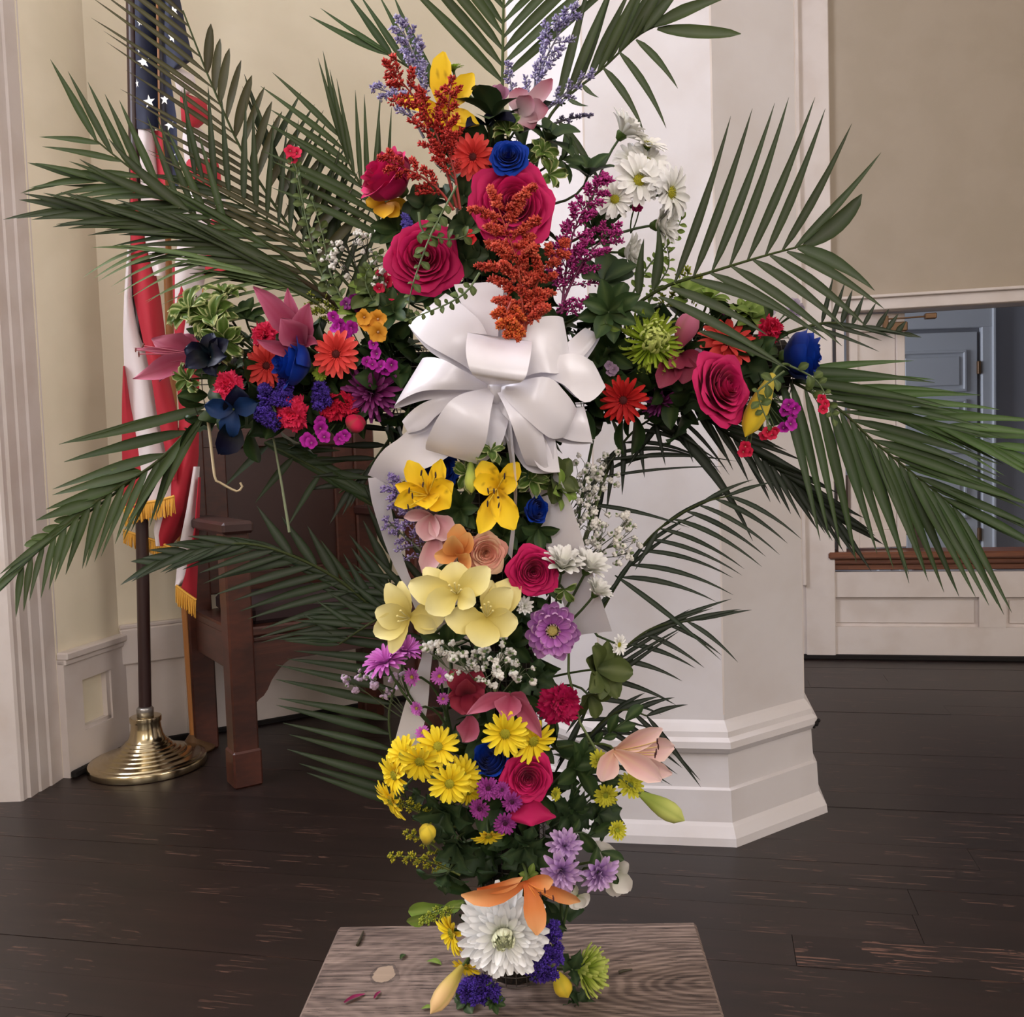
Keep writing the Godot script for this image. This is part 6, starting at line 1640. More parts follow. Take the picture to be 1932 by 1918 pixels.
func small_clusters() -> void:
	var m0 := rgb(140, 20, 120)
	var m1 := rgb(190, 40, 170)
	cluster("dianthus", "magenta dianthus florets beside the orange-yellow trio on the left arm", "dianthus", [[628, 598], [640, 612], [634, 620], [655, 626], [662, 618]], 0.09, 14, "dian", m0, m1, null, "magenta dianthus")
	cluster("dianthus", "magenta dianthus florets close to the bow's left loop", "dianthus", [[705, 650], [712, 668], [702, 688], [720, 692], [738, 688], [728, 700], [692, 682]], 0.095, 13, "dian", m0, m1, null, "magenta dianthus")
	cluster("dianthus", "lowest magenta dianthus florets dangling under the left arm", "dianthus", [[604, 808], [612, 825], [580, 830], [588, 836], [640, 828], [650, 822], [605, 796]], 0.085, 14, "dian", m0, m1, null, "magenta dianthus")
	cluster("dianthus", "magenta dianthus florets below the blue rose on the right arm", "dianthus", [[1488, 764], [1498, 770], [1480, 774], [1494, 782]], 0.07, 12, "dian", m0, m1, [1440, 735], "magenta dianthus")
	cluster("dianthus", "pair of magenta dianthus florets under the right arm near the yellow bud", "dianthus", [[1478, 808], [1490, 800]], 0.07, 14, "dian", m0, m1, [1440, 745], "magenta dianthus")
	cluster("dianthus", "dark magenta dianthus florets behind the right arm's palm leaflets", "dianthus", [[1358, 578], [1368, 584], [1350, 572]], 0.02, 12, "dian2", rgb(90, 14, 80), rgb(124, 26, 108), null, "magenta dianthus")
	cluster("dianthus", "deep purple-red dianthus in shadow above the coral gerbera on the left arm", "dianthus", [[668, 566], [655, 574], [675, 580]], 0.06, 13, "dian2", rgb(90, 14, 80), rgb(124, 26, 108), null, "magenta dianthus")
	cluster("button_spray", "trio of orange-yellow small round flowers left of the bow", "flower", [[688, 598], [692, 612], [714, 602], [714, 626]], 0.10, 19, "oran", rgb(206, 130, 26), rgb(244, 172, 62))
	cluster("salvia", "red tubular florets on a thin vine standing over the left palm fronds", "flower", [[548, 286], [560, 290], [553, 298]], 0.05, 13, "sal", rgb(180, 14, 50), rgb(222, 40, 80), [575, 420], "red salvia")
	cluster("salvia", "red floret between the two open pink roses near the bow", "flower", [[884, 442], [890, 452]], 0.12, 13, "sal2", rgb(196, 20, 26), rgb(226, 44, 50), null, "red salvia")
	cluster("salvia", "red florets hanging under the yellow bud on the right arm", "flower", [[1448, 815], [1440, 822], [1456, 820], [1462, 812]], 0.10, 11, "sal", rgb(190, 20, 46), rgb(226, 44, 80), [1445, 770], "red salvia")
	cluster("salvia", "lone red florets lowest under the right arm", "flower", [[1406, 842], [1412, 852], [1402, 852]], 0.09, 12, "sal", rgb(190, 20, 46), rgb(226, 44, 80), [1420, 790], "red salvia")
	cluster("salvia", "red florets near the leafy tip at the right end of the right arm", "flower", [[1549, 752], [1556, 762], [1552, 772]], 0.08, 10, "sal", rgb(196, 20, 50), rgb(226, 44, 80), [1520, 715], "red salvia")
	cluster("salvia", "red florets on a stalk among the white daisies", "flower", [[1202, 384], [1206, 394], [1198, 392]], 0.04, 9, "sal3", rgb(150, 14, 80), rgb(190, 30, 110), [1190, 440], "red salvia")
	cluster("salvia", "dim red florets in the shade above the left arm beside the vine", "flower", [[722, 520], [732, 532], [716, 545], [740, 560]], 0.06, 13, "sal", rgb(170, 14, 50), rgb(212, 40, 80), null, "red salvia")
	cluster("primula", "small yellow florets under the green spider chrysanthemum's leaf", "flower", [[1152, 566], [1160, 574], [1148, 578]], 0.07, 16, "prim", rgb(200, 150, 30), rgb(226, 186, 50))
	cluster("stock", "pale lilac florets behind the palm leaflets on the right arm", "flower", [[1498, 574], [1508, 582], [1490, 588], [1502, 592], [1450, 590]], 0.0, 13, "stock", rgb(176, 160, 190), rgb(206, 194, 214), [1460, 620], "pale stock")
	cluster("stock", "small lilac-grey florets right of the bow's right loop", "flower", [[1152, 704], [1158, 696], [1150, 690]], 0.08, 11, "stock2", rgb(150, 120, 150), rgb(178, 150, 176), null, "pale stock")
	cluster("stock", "lilac-grey florets between the pink bud and big rose on right arm", "flower", [[1316, 668], [1320, 676], [1312, 674]], 0.075, 10, "stock2", rgb(150, 120, 150), rgb(178, 150, 176), null, "pale stock")
	var white := rgb(244, 240, 232)
	airy("babys_breath", "loose white baby's breath on thin stems right of the bow", "baby's breath", [1045, 1060], [[1090, 900], [1110, 880], [1135, 905], [1100, 940], [1125, 945], [1085, 970], [1140, 880]], 0.06, 8, 28.0, 8.5, white, "gyp", rgb(110, 116, 92), "white baby's breath")
	airy("babys_breath", "dense white baby's breath above the white daisies at right", "baby's breath", [1060, 1090], [[1110, 1000], [1140, 1010], [1165, 1020], [1185, 990], [1180, 1040], [1130, 1035], [1095, 985], [1190, 1010]], 0.06, 8, 24.0, 8.5, white, "gyp", rgb(110, 116, 92), "white baby's breath")
	airy("babys_breath", "white baby's breath across the middle below the pale yellow blooms", "baby's breath", [930, 1330], [[820, 1240], [870, 1250], [905, 1240], [935, 1260], [960, 1245], [985, 1265], [920, 1285], [850, 1225], [945, 1225], [890, 1265]], 0.105, 6, 24.0, 9.5, white, "gyp", rgb(120, 126, 100), "white baby's breath")
	airy("babys_breath", "white baby's breath among vines left of the open pink rose", "baby's breath", [700, 590], [[625, 480], [660, 465], [690, 455], [705, 490], [715, 515], [650, 500]], 0.05, 7, 24.0, 7.5, white, "gyp", rgb(70, 70, 56), "white baby's breath")
	airy("limonium", "pale lilac small flowers low left under the orchid-pink daisy", "limonium", [800, 1380], [[668, 1290], [690, 1275], [710, 1290], [735, 1300], [755, 1285]], 0.06, 5, 18.0, 9.0, rgb(206, 180, 206), "limo", rgb(90, 100, 70))

func greenery() -> void:
	# dense dark packing between the stems
	var m := SurfaceTool.new()
	for k in 900:
		var on_beam := rng.randf() < 0.46
		var o := Vector3.ZERO
		var w := rnd(-1.9, 1.9)
		var d := Vector3(sin(w), cos(w) if on_beam else rnd(-0.7, 0.7), cos(w) if not on_beam else 0.0)
		if on_beam:
			d = Vector3(rnd(-0.6, 0.6), sin(w), cos(w))
			o = Vector3(lerpf(at(400, 735).x, at(1440, 700).x, rng.randf()), M.yb, CROSS_Z)
		else:
			o = Vector3(M.xc, lerpf(at(950, 1720).y, at(935, 240).y, rng.randf()), CROSS_Z)
		d = d.normalized()
		var p := o + d * rnd(0.03, 0.06)
		var ld := (d * 0.5 + Vector3(rnd(-1, 1), rnd(-1, 0.6), rnd(0.0, 0.6))).normalized()
		var z := ld.cross(d + Vector3(rnd(-0.4, 0.4), rnd(-0.4, 0.4), 0.2)).normalized()
		m.append_from(leaf("f", ["dark", "dark", "lobed"][k % 3]), 0, Transform3D(Basis(ld, z.cross(ld), z).scaled_local(Vector3.ONE * rnd(0.03, 0.058)), p))
	tag(part(numbered("filler_foliage"), m.commit(), M.leaf, self), "dense dark green leaves packed between the flower stems", "foliage", "", "stuff")
	for q in [
		["cream-edged leaf whorl above the blue rose near the top", 958, 248, v3(0.0, 0.5, 0.8), 0.10, 9, 37, "variegated"],
		["dark oval leaves standing between tall lily and mauve bloom", 930, 222, v3(-0.05, 0.95, 0.35), 0.08, 6, 74, "round"],
		["dark leaves pointing up right of the upper blue rose", 1032, 262, v3(0.5, 0.6, 0.5), 0.075, 5, 62, "round"],
		["cream-edged leaf whorl right of the upper blue rose", 1022, 288, v3(0.3, 0.2, 0.9), 0.09, 9, 34, "variegated"],
		["cream-edged leaves touching the largest pink rose's right rim", 1036, 330, v3(0.5, -0.1, 0.8), 0.09, 6, 39, "variegated"],
		["dusky leaves right of the largest pink rose", 1062, 300, v3(0.7, 0.1, 0.5), 0.06, 5, 52, "dark"],
		["grey-green leaf rosette between the two open pink roses", 878, 425, v3(-0.1, 0.0, 1), 0.09, 7, 40, "round"],
		["grey-green leaves beneath the orange-red spray", 800, 385, v3(-0.2, 0.1, 1), 0.07, 7, 46, "round"],
		["dark leaf rosette left of the largest pink rose", 876, 368, v3(0.0, 0.1, 1), 0.08, 6, 40, "round"],
		["big cream-edged leaf cluster on the left arm beside the flag", 404, 606, v3(-0.2, 0.6, 0.8), 0.08, 18, 56, "variegated"],
		["cream-edged leaves hanging over the dark blue leaf on the left arm", 424, 640, v3(0.05, -0.4, 0.9), 0.095, 12, 44, "variegated"],
		["cream-edged leaf tuft pointing up at the left arm's top", 424, 560, v3(0.0, 1.0, 0.3), 0.06, 10, 41, "variegated"],
		["cream-edged leaves crowning the left arm's end nearest the flag", 362, 590, v3(-0.4, 0.6, 0.7), 0.07, 14, 54, "variegated"],
		["olive leaves behind the carnation left of the dusky lily", 464, 600, v3(0.1, 0.6, 0.6), 0.05, 7, 52, "dark"],
		["cream-edged leaves at the very left end of the arm", 356, 716, v3(-0.6, -0.2, 0.7), 0.06, 10, 37, "variegated"],
		["cream-edged leaves right of centre just below the bow", 926, 852, v3(0.1, 0.5, 0.9), 0.12, 9, 36, "variegated"],
		["cream-edged leaves framing the pale green bud under the bow", 884, 892, v3(-0.1, 0.0, 1), 0.10, 10, 39, "variegated"],
		["cream-edged leaves below the bow's lower right loop", 1000, 905, v3(0.2, 0.3, 0.9), 0.09, 9, 41, "variegated"],
		["dark leaves behind the ribbon strip under the bow's middle", 985, 880, v3(0.1, 0.1, 1), 0.085, 8, 52, "dark"],
		["olive leaves under the bow's lowest right loop", 1045, 905, v3(0.4, 0.2, 0.8), 0.085, 8, 50, "olive"],
		["dark leaves left of the wide open yellow lily", 868, 960, v3(-0.1, 0.0, 1), 0.075, 8, 50, "dark"],
		["mid-green pointed leaves right of the small blue rose", 1052, 925, v3(0.7, 0.2, 0.6), 0.09, 6, 52, "light"],
		["dark leaves under the small blue rose", 1015, 998, v3(0.1, -0.4, 0.9), 0.08, 6, 48, "dark"],
		["dark broad leaves behind the peach rose", 950, 1010, v3(0.1, 0.3, 0.9), 0.07, 6, 54, "dark"],
		["cream-edged leaf pair under the white daisies", 1064, 1112, v3(0.2, -0.4, 0.9), 0.10, 4, 29, "variegated"],
		["broad olive leaves right of the baby's breath on the upright", 1126, 1262, v3(0.6, 0.2, 0.7), 0.08, 9, 66, "olive"],
		["rounded olive leaves hanging right of the dark magenta carnation", 1112, 1312, v3(0.5, -0.6, 0.6), 0.075, 5, 56, "olive"],
		["green star-shaped leaf whorl right of the bow", 1148, 588, v3(0.0, 0.1, 1), 0.10, 9, 66, "dark"],
		["light green leaf below the star-shaped whorl", 1145, 612, v3(0.05, -0.8, 0.6), 0.115, 2, 32, "light"],
		["glossy dark leaves under the star-shaped whorl", 1150, 665, v3(0.1, -0.5, 0.8), 0.07, 7, 62, "dark"],
		["broad dark leaves beside the magenta spray's lower tips", 1140, 530, v3(0.2, 0.6, 0.6), 0.06, 6, 76, "round"],
		["dark green leaf under the right pale yellow bloom", 845, 1210, v3(-0.2, -0.2, 1), 0.075, 5, 58, "dark"],
		["deep green leaves left of the lavender chrysanthemum", 960, 1210, v3(0.0, 0.0, 1), 0.06, 7, 56, "dark"],
		["dark leaves between carnation and single yellow daisy", 1010, 1280, v3(0.2, 0.0, 1), 0.07, 7, 48, "lobed"],
		["dark toothed leaves under the yellow daisy cluster", 840, 1530, v3(-0.3, -0.3, 0.9), 0.08, 9, 62, "lobed"],
		["dark toothed leaves in the middle below the purple buttons", 860, 1590, v3(-0.3, -0.5, 0.8), 0.08, 9, 64, "lobed"],
		["toothed leaves hanging left above the white pompon", 842, 1650, v3(-0.4, -0.7, 0.6), 0.08, 5, 58, "lobed"],
		["dark toothed leaves left of the lilac chrysanthemums", 990, 1600, v3(0.1, -0.2, 1), 0.07, 8, 56, "lobed"],
		["toothed leaves above the lowest yellow-green button", 1130, 1535, v3(0.6, 0.1, 0.7), 0.06, 7, 56, "lobed"],
		["narrow green leaves between the lowest rose and peach lily", 1090, 1450, v3(0.5, 0.4, 0.7), 0.06, 7, 66, "dark"],
		["dark leaves among stems right of the lowest pink rose", 1080, 1530, v3(0.3, 0.3, 0.9), 0.05, 8, 56, "lobed"],
		["dark toothed leaf beside the side-facing green chrysanthemum", 1080, 1828, v3(0.1, 0.4, 0.8), 0.07, 4, 46, "lobed"],
		["ivy-like leaves lying on the plinth right of the wire foot", 1092, 1892, v3(0.2, 0.8, 0.5), 0.075, 6, 40, "lobed"],
		["small leaves lying on the plinth left of the wire foot", 880, 1888, v3(-0.4, 0.8, 0.5), 0.075, 6, 32, "round"],
		["narrow needle-like leaf tuft in front of the wire foot", 930, 1890, v3(0.05, 0.6, 0.8), 0.10, 9, 26, "dark"],
		["pale leaves right above the orange lily", 1000, 1652, v3(0.0, 0.6, 0.8), 0.09, 5, 26, "light"],
		["leafy dark stems behind the full-face white daisy", 1110, 330, v3(0.2, 0.8, 0.5), 0.03, 8, 60, "dark"],
		["dark leaves between the magenta spray and white daisies", 1120, 430, v3(0.5, 0.3, 0.6), 0.03, 8, 56, "dark"],
		["broad dark leaf above the green spider chrysanthemum", 1185, 578, v3(0.9, 0.1, 0.4), 0.09, 2, 84, "dark"],
		["olive leaves behind the plump pink bud", 1290, 560, v3(0.2, 0.7, 0.6), 0.03, 8, 56, "light"],
		["yellow-green leaves along the top of the right arm near the palm stalk", 1335, 566, v3(0.1, 0.8, 0.5), 0.045, 10, 46, "light"],
		["small yellow-green leaves above the coral gerbera on the right arm", 1400, 590, v3(0.1, 0.7, 0.6), 0.035, 8, 40, "light"],
		["dark foliage between the dim red florets and the bow's upper left loop", 742, 588, v3(-0.1, 0.3, 1), 0.065, 10, 58, "dark"],
		["dim olive leaves below and left of the vine-crossed pink rose", 704, 566, v3(-0.3, 0.3, 0.9), 0.05, 9, 54, "olive"],
		["dark leaves directly under the vine-crossed pink rose, above the bow", 812, 552, v3(0.0, 0.4, 0.9), 0.06, 9, 54, "dark"],
		["dark leaves between the amber petals and the vine-crossed pink rose", 752, 436, v3(-0.1, 0.1, 1), 0.05, 9, 54, "dark"],
		["dark leaves behind the orange spray's left side", 880, 490, v3(0.0, 0.1, 1), 0.075, 9, 52, "round"],
		["dark leaves over the right arm between coral gerbera and carnation", 1420, 600, v3(0.2, 0.6, 0.7), 0.04, 7, 46, "light"],
		["dark leaf cluster below the left arm's coral gerberas", 585, 760, v3(0.0, -0.3, 1), 0.055, 7, 44, "dark"],
		["dark leaves just left of the bow under the dianthus", 755, 720, v3(0.2, -0.2, 1), 0.06, 7, 46, "dark"],
		["olive leaves behind the trio of orange-yellow flowers", 670, 590, v3(0.0, 0.4, 0.9), 0.05, 8, 46, "light"],
		["dark leaves above the bow's upper left loop", 760, 560, v3(-0.2, 0.3, 0.9), 0.05, 8, 50, "dark"],
		["light green leaves under the open pink rose with vine", 700, 540, v3(-0.2, 0.4, 0.9), 0.04, 8, 46, "light"]]:
		whorl(q[0], q[1], q[2], q[3], q[4], q[5], q[6], q[7])
	# dyed leaves on the left arm and one near the top
	whorl("large black-navy dyed leaves curling at the left arm's end", 398, 674, v3(-0.15, 0.1, 1), 0.115, 6, 62, "navy", 14.0, "dyed_leaf", "dyed leaves")
	whorl("dark blue dyed leaves under the leftmost carnation", 440, 772, v3(0.0, -0.2, 1), 0.105, 3, 54, "blue_leaf", 8.0, "dyed_leaf", "dyed leaves")
	whorl("blackish dyed leaf lowest under the left arm", 440, 792, v3(0.5, -0.5, 0.8), 0.095, 2, 74, "navy", 6.0, "dyed_leaf", "dyed leaves")
	whorl("black dyed leaf between the dark oval leaves near the top", 922, 236, v3(0.0, 0.7, 0.7), 0.10, 3, 58, "navy", 6.0, "dyed_leaf", "dyed leaves")
	# fallen, creeping and trailing vines
	var vine := rgb(96, 112, 72)
	twig("thin leafy vine trailing down over the open pink rose", [[862, 350], [835, 400], [810, 450, 0.02], [778, 540, 0.02], [770, 590]], 0.15, 22, 22, "vine", 65.0, "vine", "trailing vines", vine)
	twig("leafy vine looping between the two open pink roses", [[790, 400], [800, 438], [850, 452], [890, 440]], 0.155, 12, 24, "vine", 60.0, "vine", "trailing vines", vine)
	twig("leafy vine lying across the bow's upper left loops", [[905, 515], [880, 550, 0.01], [840, 575], [772, 602]], 0.185, 16, 20, "vine", 60.0, "vine", "trailing vines", vine)
	twig("leafy vine rising to the red florets over the left palms", [[640, 580], [600, 500], [575, 400], [556, 300]], 0.045, 26, 20, "vine", 65.0, "vine", "trailing vines", vine)
	twig("leafy vine left of the baby's breath over the left arm", [[660, 590], [625, 520], [608, 440], [590, 380]], 0.05, 24, 22, "vine", 65.0, "vine", "trailing vines", vine)
	twig("leafy vine below the baby's breath beside the pink rose", [[730, 600], [700, 560], [690, 520], [715, 480]], 0.06, 20, 24, "vine", 65.0, "vine", "trailing vines", vine)
	twig("leafy vine ending in red florets at the right arm's end", [[1490, 690], [1530, 710], [1552, 735], [1572, 790]], 0.08, 12, 24, "vine", 65.0, "vine", "trailing vines", vine)
	twig("leafy vine with the drooping red florets beside the yellow bud", [[1480, 700], [1440, 730], [1430, 745], [1450, 800]], 0.12, 10, 24, "vine", 65.0, "vine", "trailing vines", vine)
	twig("pale leafy twig behind the lowest white daisies", [[1190, 560], [1225, 500], [1262, 460], [1285, 415]], 0.0, 26, 20, "light", 65.0, "vine", "trailing vines", vine)
	twig("pale leafy twig rising behind the green spider chrysanthemum", [[1215, 590], [1240, 540], [1262, 500], [1256, 450]], 0.0, 20, 20, "light", 60.0, "vine", "trailing vines", vine)
	twig("slender leafy stem at the right, reaching past the peach lily", [[1040, 1480], [1090, 1430], [1140, 1390], [1180, 1360]], 0.06, 9, 56, "dark", 24.0, "leafy_twig")
	twig("slender leafy stem pointing right below the goldenrod tip", [[1040, 1560], [1100, 1520], [1150, 1470], [1180, 1440]], 0.05, 8, 52, "dark", 26.0, "leafy_twig")
	twig("leafy stem running down right of the lowest pink rose", [[1080, 1440], [1075, 1520], [1050, 1600], [1020, 1680]], 0.05, 12, 46, "lobed", 45.0, "leafy_twig")
	twig("leafy stem with olive leaf above the lilac chrysanthemums", [[1050, 1580], [1100, 1570], [1130, 1600], [1150, 1640]], 0.075, 7, 52, "dark", 40.0, "leafy_twig")
	twig("long olive-green leaf with goldenrod at its tip, left of the white pompon", [[895, 1700], [860, 1700], [810, 1722]], 0.10, 3, 80, "light", 14.0, "leafy_twig")
	twig("dark stems and leaves left under the yellow cluster", [[900, 1620], [860, 1560], [810, 1510], [770, 1490]], 0.06, 12, 50, "lobed", 40.0, "leafy_twig")

func scraps() -> void:                                             # bits fallen on the plinth
	for q in [[680, 1772, 26, 0.9, "stick", "short dark stick lying on the plinth at the back left"], [805, 1816, 20, -0.9, "light", "small pale green leaf scrap left of the white pompon on the plinth"], [755, 1812, 14, 0.6, "dark", "tiny dark green leaf scrap near the pale knot"], [650, 1894, 30, 0.15, "petal", "fallen dark magenta petal at the front left of the plinth"], [706, 1886, 18, 0.7, "petal", "small curled magenta bit near the front left"], [795, 1906, 16, -0.4, "light", "tan leaf scrap left of the peach bud"], [1180, 1834, 14, -0.3, "stick", "tiny dark speck of bark right of the green chrysanthemum"]]:
		var p := on_y(q[0], q[1], 0.2)
		var s: float = q[2] * absf(p.z) / FOCAL
		var b := Basis(Vector3.UP, q[3] + 0.6)
		if q[4] == "stick":
			var t := thing("twig_scrap", q[5], "twig", Transform3D(b, p + Vector3(0, 0.0022, 0)), "scraps on the plinth")
			var m := Shape.new()
			m.tube(bez(Vector3(-s, 0, 0), Vector3(0, 0.002, 0.002), Vector3(s, 0, 0), 6), [0.0022, 0.0012], 6, rgb(60, 54, 34))
			part("twig", m.done(), M.stem, t)
		else:
			var t := thing("leaf_scrap", q[5], "leaf", Transform3D(b, p + Vector3(0, 0.002, 0)), "scraps on the plinth")
			if q[4] == "petal":
				part("petal", petal_mesh("scrap_petal", [0.05, 0.1, 0.13, 0.1, 0.02], [14, 0, -10, -4], 0.3, [rgb(110, 20, 60), rgb(150, 40, 90)]), M.petal, t, Transform3D(Basis.from_scale(Vector3.ONE * s * 1.6), Vector3.ZERO))
			else:
				part("blade", leaf("s", q[4]), M.leaf, t, Transform3D(Basis.from_scale(Vector3.ONE * s * 1.6), Vector3.ZERO))

func palms() -> void:
	var dark := rgb(58, 68, 36)
	var mid := rgb(70, 84, 46)
	var pale := rgb(100, 114, 72)
	var olive := rgb(84, 74, 46)
	frond("tall palm frond at upper left crossing the flag, brownish leaflets on its right", [[655, 590, -0.01], [560, 450, -0.03], [468, 306, -0.05], [400, 160, -0.06], [345, 20, -0.07]], [{"from": 0.12, "to": 0.98, "n": 20, "a0": 156, "a1": 140, "l0": 270, "l1": 250, "w": 9, "sag": -0.02, "jit": 2.5}, {"from": 0.18, "to": 0.8, "n": 14, "a0": 48, "a1": 84, "l0": 150, "l1": 92, "w": 15, "sag": 0.0, "blunt": true, "jit": 3.0}], olive)
	frond("palm frond reaching up left with long upright leaflets before the casing", [[640, 590, 0.0], [500, 490, -0.01], [356, 397, -0.02], [250, 320, -0.02], [178, 262, -0.02]], [{"from": 0.45, "to": 0.98, "n": 9, "a0": 108, "a1": 118, "l0": 190, "l1": 165, "w": 12, "sag": -0.02}, {"from": 0.4, "to": 0.96, "n": 8, "a0": 186, "a1": 170, "l0": 210, "l1": 120, "w": 11, "sag": -0.04}], mid)
	frond("dense dark palm frond sweeping left across the lower flag", [[646, 580, 0.02], [530, 505, 0.02], [400, 452, 0.02], [250, 415, 0.02], [150, 395, 0.01]], [{"from": 0.08, "to": 0.95, "n": 18, "a0": 152, "a1": 166, "l0": 250, "l1": 130, "w": 15, "sag": -0.03}, {"from": 0.08, "to": 0.95, "n": 16, "a0": 168, "a1": 182, "l0": 220, "l1": 150, "w": 14, "sag": -0.08}], dark, [[356, 397, 205, 262, 22, 14, 0.03], [330, 378, 150, 300, 20, 16, 0.03]], rgb(62, 52, 34), 0.0042)
	frond("green palm frond fanning left between the upright leaflets and the dense dark frond", [[650, 588, 0.01], [520, 470, 0.01], [380, 400, 0.01], [240, 352, 0.0], [150, 335, 0.0]], [{"from": 0.3, "to": 0.98, "n": 11, "a0": 150, "a1": 164, "l0": 190, "l1": 110, "w": 11, "sag": -0.03}, {"from": 0.25, "to": 0.98, "n": 12, "a0": 180, "a1": 190, "l0": 210, "l1": 110, "w": 11, "sag": -0.05}], mid)
	frond("palm frond with upright blades crossing the flag's lower blue folds", [[690, 575, -0.02], [590, 470, -0.03], [470, 395, -0.03], [370, 340, -0.03]], [{"from": 0.3, "to": 1.0, "n": 12, "a0": 74, "a1": 100, "l0": 210, "l1": 170, "w": 11, "sag": 0.0}, {"from": 0.2, "to": 0.95, "n": 11, "a0": 176, "a1": 168, "l0": 170, "l1": 120, "w": 10, "sag": -0.03}], dark)
	frond("pale palm frond with drooping leaflets just above the left arm", [[600, 572, 0.04], [520, 530, 0.04], [435, 502, 0.04], [340, 480, 0.03], [262, 470, 0.02]], [{"from": 0.1, "to": 0.98, "n": 12, "a0": 194, "a1": 200, "l0": 220, "l1": 110, "w": 10, "sag": -0.12, "fy": 0.8}, {"from": 0.1, "to": 0.98, "n": 11, "a0": 166, "a1": 174, "l0": 190, "l1": 90, "w": 10, "sag": -0.04, "fy": 0.8}], pale)
	frond("upright palm frond left of the half-open pink rose", [[745, 480, -0.01], [700, 385, -0.02], [655, 300, -0.02], [640, 250, -0.02]], [{"from": 0.2, "to": 0.95, "n": 9, "a0": 84, "a1": 104, "l0": 220, "l1": 150, "w": 9, "sag": 0.0}, {"from": 0.15, "to": 0.95, "n": 9, "a0": 158, "a1": 140, "l0": 220, "l1": 180, "w": 13, "sag": -0.03}], mid)
	frond("palm frond behind, between the flag and the vine, with leaflets crossing upward", [[660, 600, -0.03], [600, 470, -0.05], [540, 350, -0.06], [500, 260, -0.06]], [{"from": 0.1, "to": 0.9, "n": 12, "a0": 66, "a1": 60, "l0": 190, "l1": 130, "w": 11, "sag": 0.0}, {"from": 0.1, "to": 0.9, "n": 12, "a0": 118, "a1": 112, "l0": 200, "l1": 150, "w": 11, "sag": 0.0}], dark)
	frond("small fine-toothed palm frond against the cream wall left of the pink rose", [[690, 560, -0.04], [660, 480, -0.06], [640, 420, -0.06], [632, 385, -0.06]], [{"from": 0.3, "to": 1.0, "n": 15, "a0": 14, "a1": 40, "l0": 70, "l1": 40, "w": 4, "sag": 0.0}, {"from": 0.3, "to": 1.0, "n": 15, "a0": 166, "a1": 140, "l0": 60, "l1": 40, "w": 4, "sag": 0.0}], dark)
	frond("long palm frond hanging down left below the left arm", [[392, 772, 0.0], [300, 868, 0.02], [205, 930, 0.03], [130, 985, 0.04], [40, 1070, 0.05]], [{"from": 0.02, "to": 0.6, "n": 6, "a0": 196, "a1": 198, "l0": 260, "l1": 120, "w": 20, "sag": -0.02}, {"from": 0.12, "to": 0.98, "n": 16, "a0": 245, "a1": 262, "l0": 180, "l1": 95, "w": 13, "sag": -0.04}, {"from": 0.65, "to": 1.0, "n": 8, "a0": 214, "a1": 226, "l0": 120, "l1": 110, "w": 12, "sag": -0.04}], mid, [[386, 782, 230, 1010, 16, -10, 0.03], [380, 790, 240, 985, 18, -8, 0.02], [384, 785, 300, 960, 16, -12, 0.03], [390, 765, 128, 835, 22, 10, 0.02]])
	frond("thin palm frond of short blunt leaflets at the far left", [[330, 850, 0.01], [250, 905, 0.02], [190, 950, 0.02], [85, 1020, 0.03]], [{"from": 0.25, "to": 1.0, "n": 10, "a0": 176, "a1": 192, "l0": 58, "l1": 40, "w": 13, "sag": 0.0, "blunt": true}], pale)
	frond("palm frond arching left before the wooden chair", [[724, 1165, 0.01], [626, 1085, 0.03], [500, 1031, 0.05], [400, 1030, 0.06], [300, 1062, 0.06]], [{"from": 0.05, "to": 0.98, "n": 16, "a0": 150, "a1": 178, "l0": 150, "l1": 60, "w": 13, "sag": -0.05}, {"from": 0.02, "to": 0.98, "n": 18, "a0": 186, "a1": 204, "l0": 230, "l1": 90, "w": 13, "sag": -0.06}, {"from": 0.05, "to": 0.45, "n": 5, "a0": 116, "a1": 126, "l0": 130, "l1": 110, "w": 16, "sag": 0.0}], rgb(46, 58, 34))
	frond("palm frond with long level leaflets low left of the upright", [[840, 1180, -0.01], [770, 1240, 0.0], [735, 1340, 0.02], [745, 1430, 0.03], [770, 1520, 0.03]], [{"from": 0.12, "to": 1.0, "n": 13, "a0": 172, "a1": 158, "l0": 220, "l1": 215, "w": 15, "sag": -0.02, "jit": 2.0}], rgb(48, 62, 38))
	frond("palm frond with long leaflets left of the upright behind the pink daisy", [[850, 1110, 0.0], [775, 1135, 0.01], [700, 1175, 0.03], [640, 1215, 0.03]], [{"from": 0.05, "to": 1.0, "n": 12, "a0": 168, "a1": 176, "l0": 210, "l1": 110, "w": 12, "sag": -0.05}, {"from": 0.05, "to": 0.9, "n": 8, "a0": 130, "a1": 150, "l0": 150, "l1": 100, "w": 12, "sag": 0.0}], rgb(46, 60, 36))
	frond("broad-bladed palm frond under the left arm pointing down right", [[500, 835, -0.04], [580, 875, -0.02], [660, 920, -0.01], [712, 960, 0.0]], [{"from": 0.0, "to": 0.7, "n": 6, "a0": -18, "a1": -30, "l0": 190, "l1": 110, "w": 20, "sag": -0.03}, {"from": 0.0, "to": 0.7, "n": 5, "a0": 8, "a1": -6, "l0": 120, "l1": 90, "w": 14, "sag": -0.03}, {"from": 0.05, "to": 0.5, "n": 3, "a0": 224, "a1": 240, "l0": 110, "l1": 120, "w": 12, "sag": -0.05}], rgb(58, 72, 46))
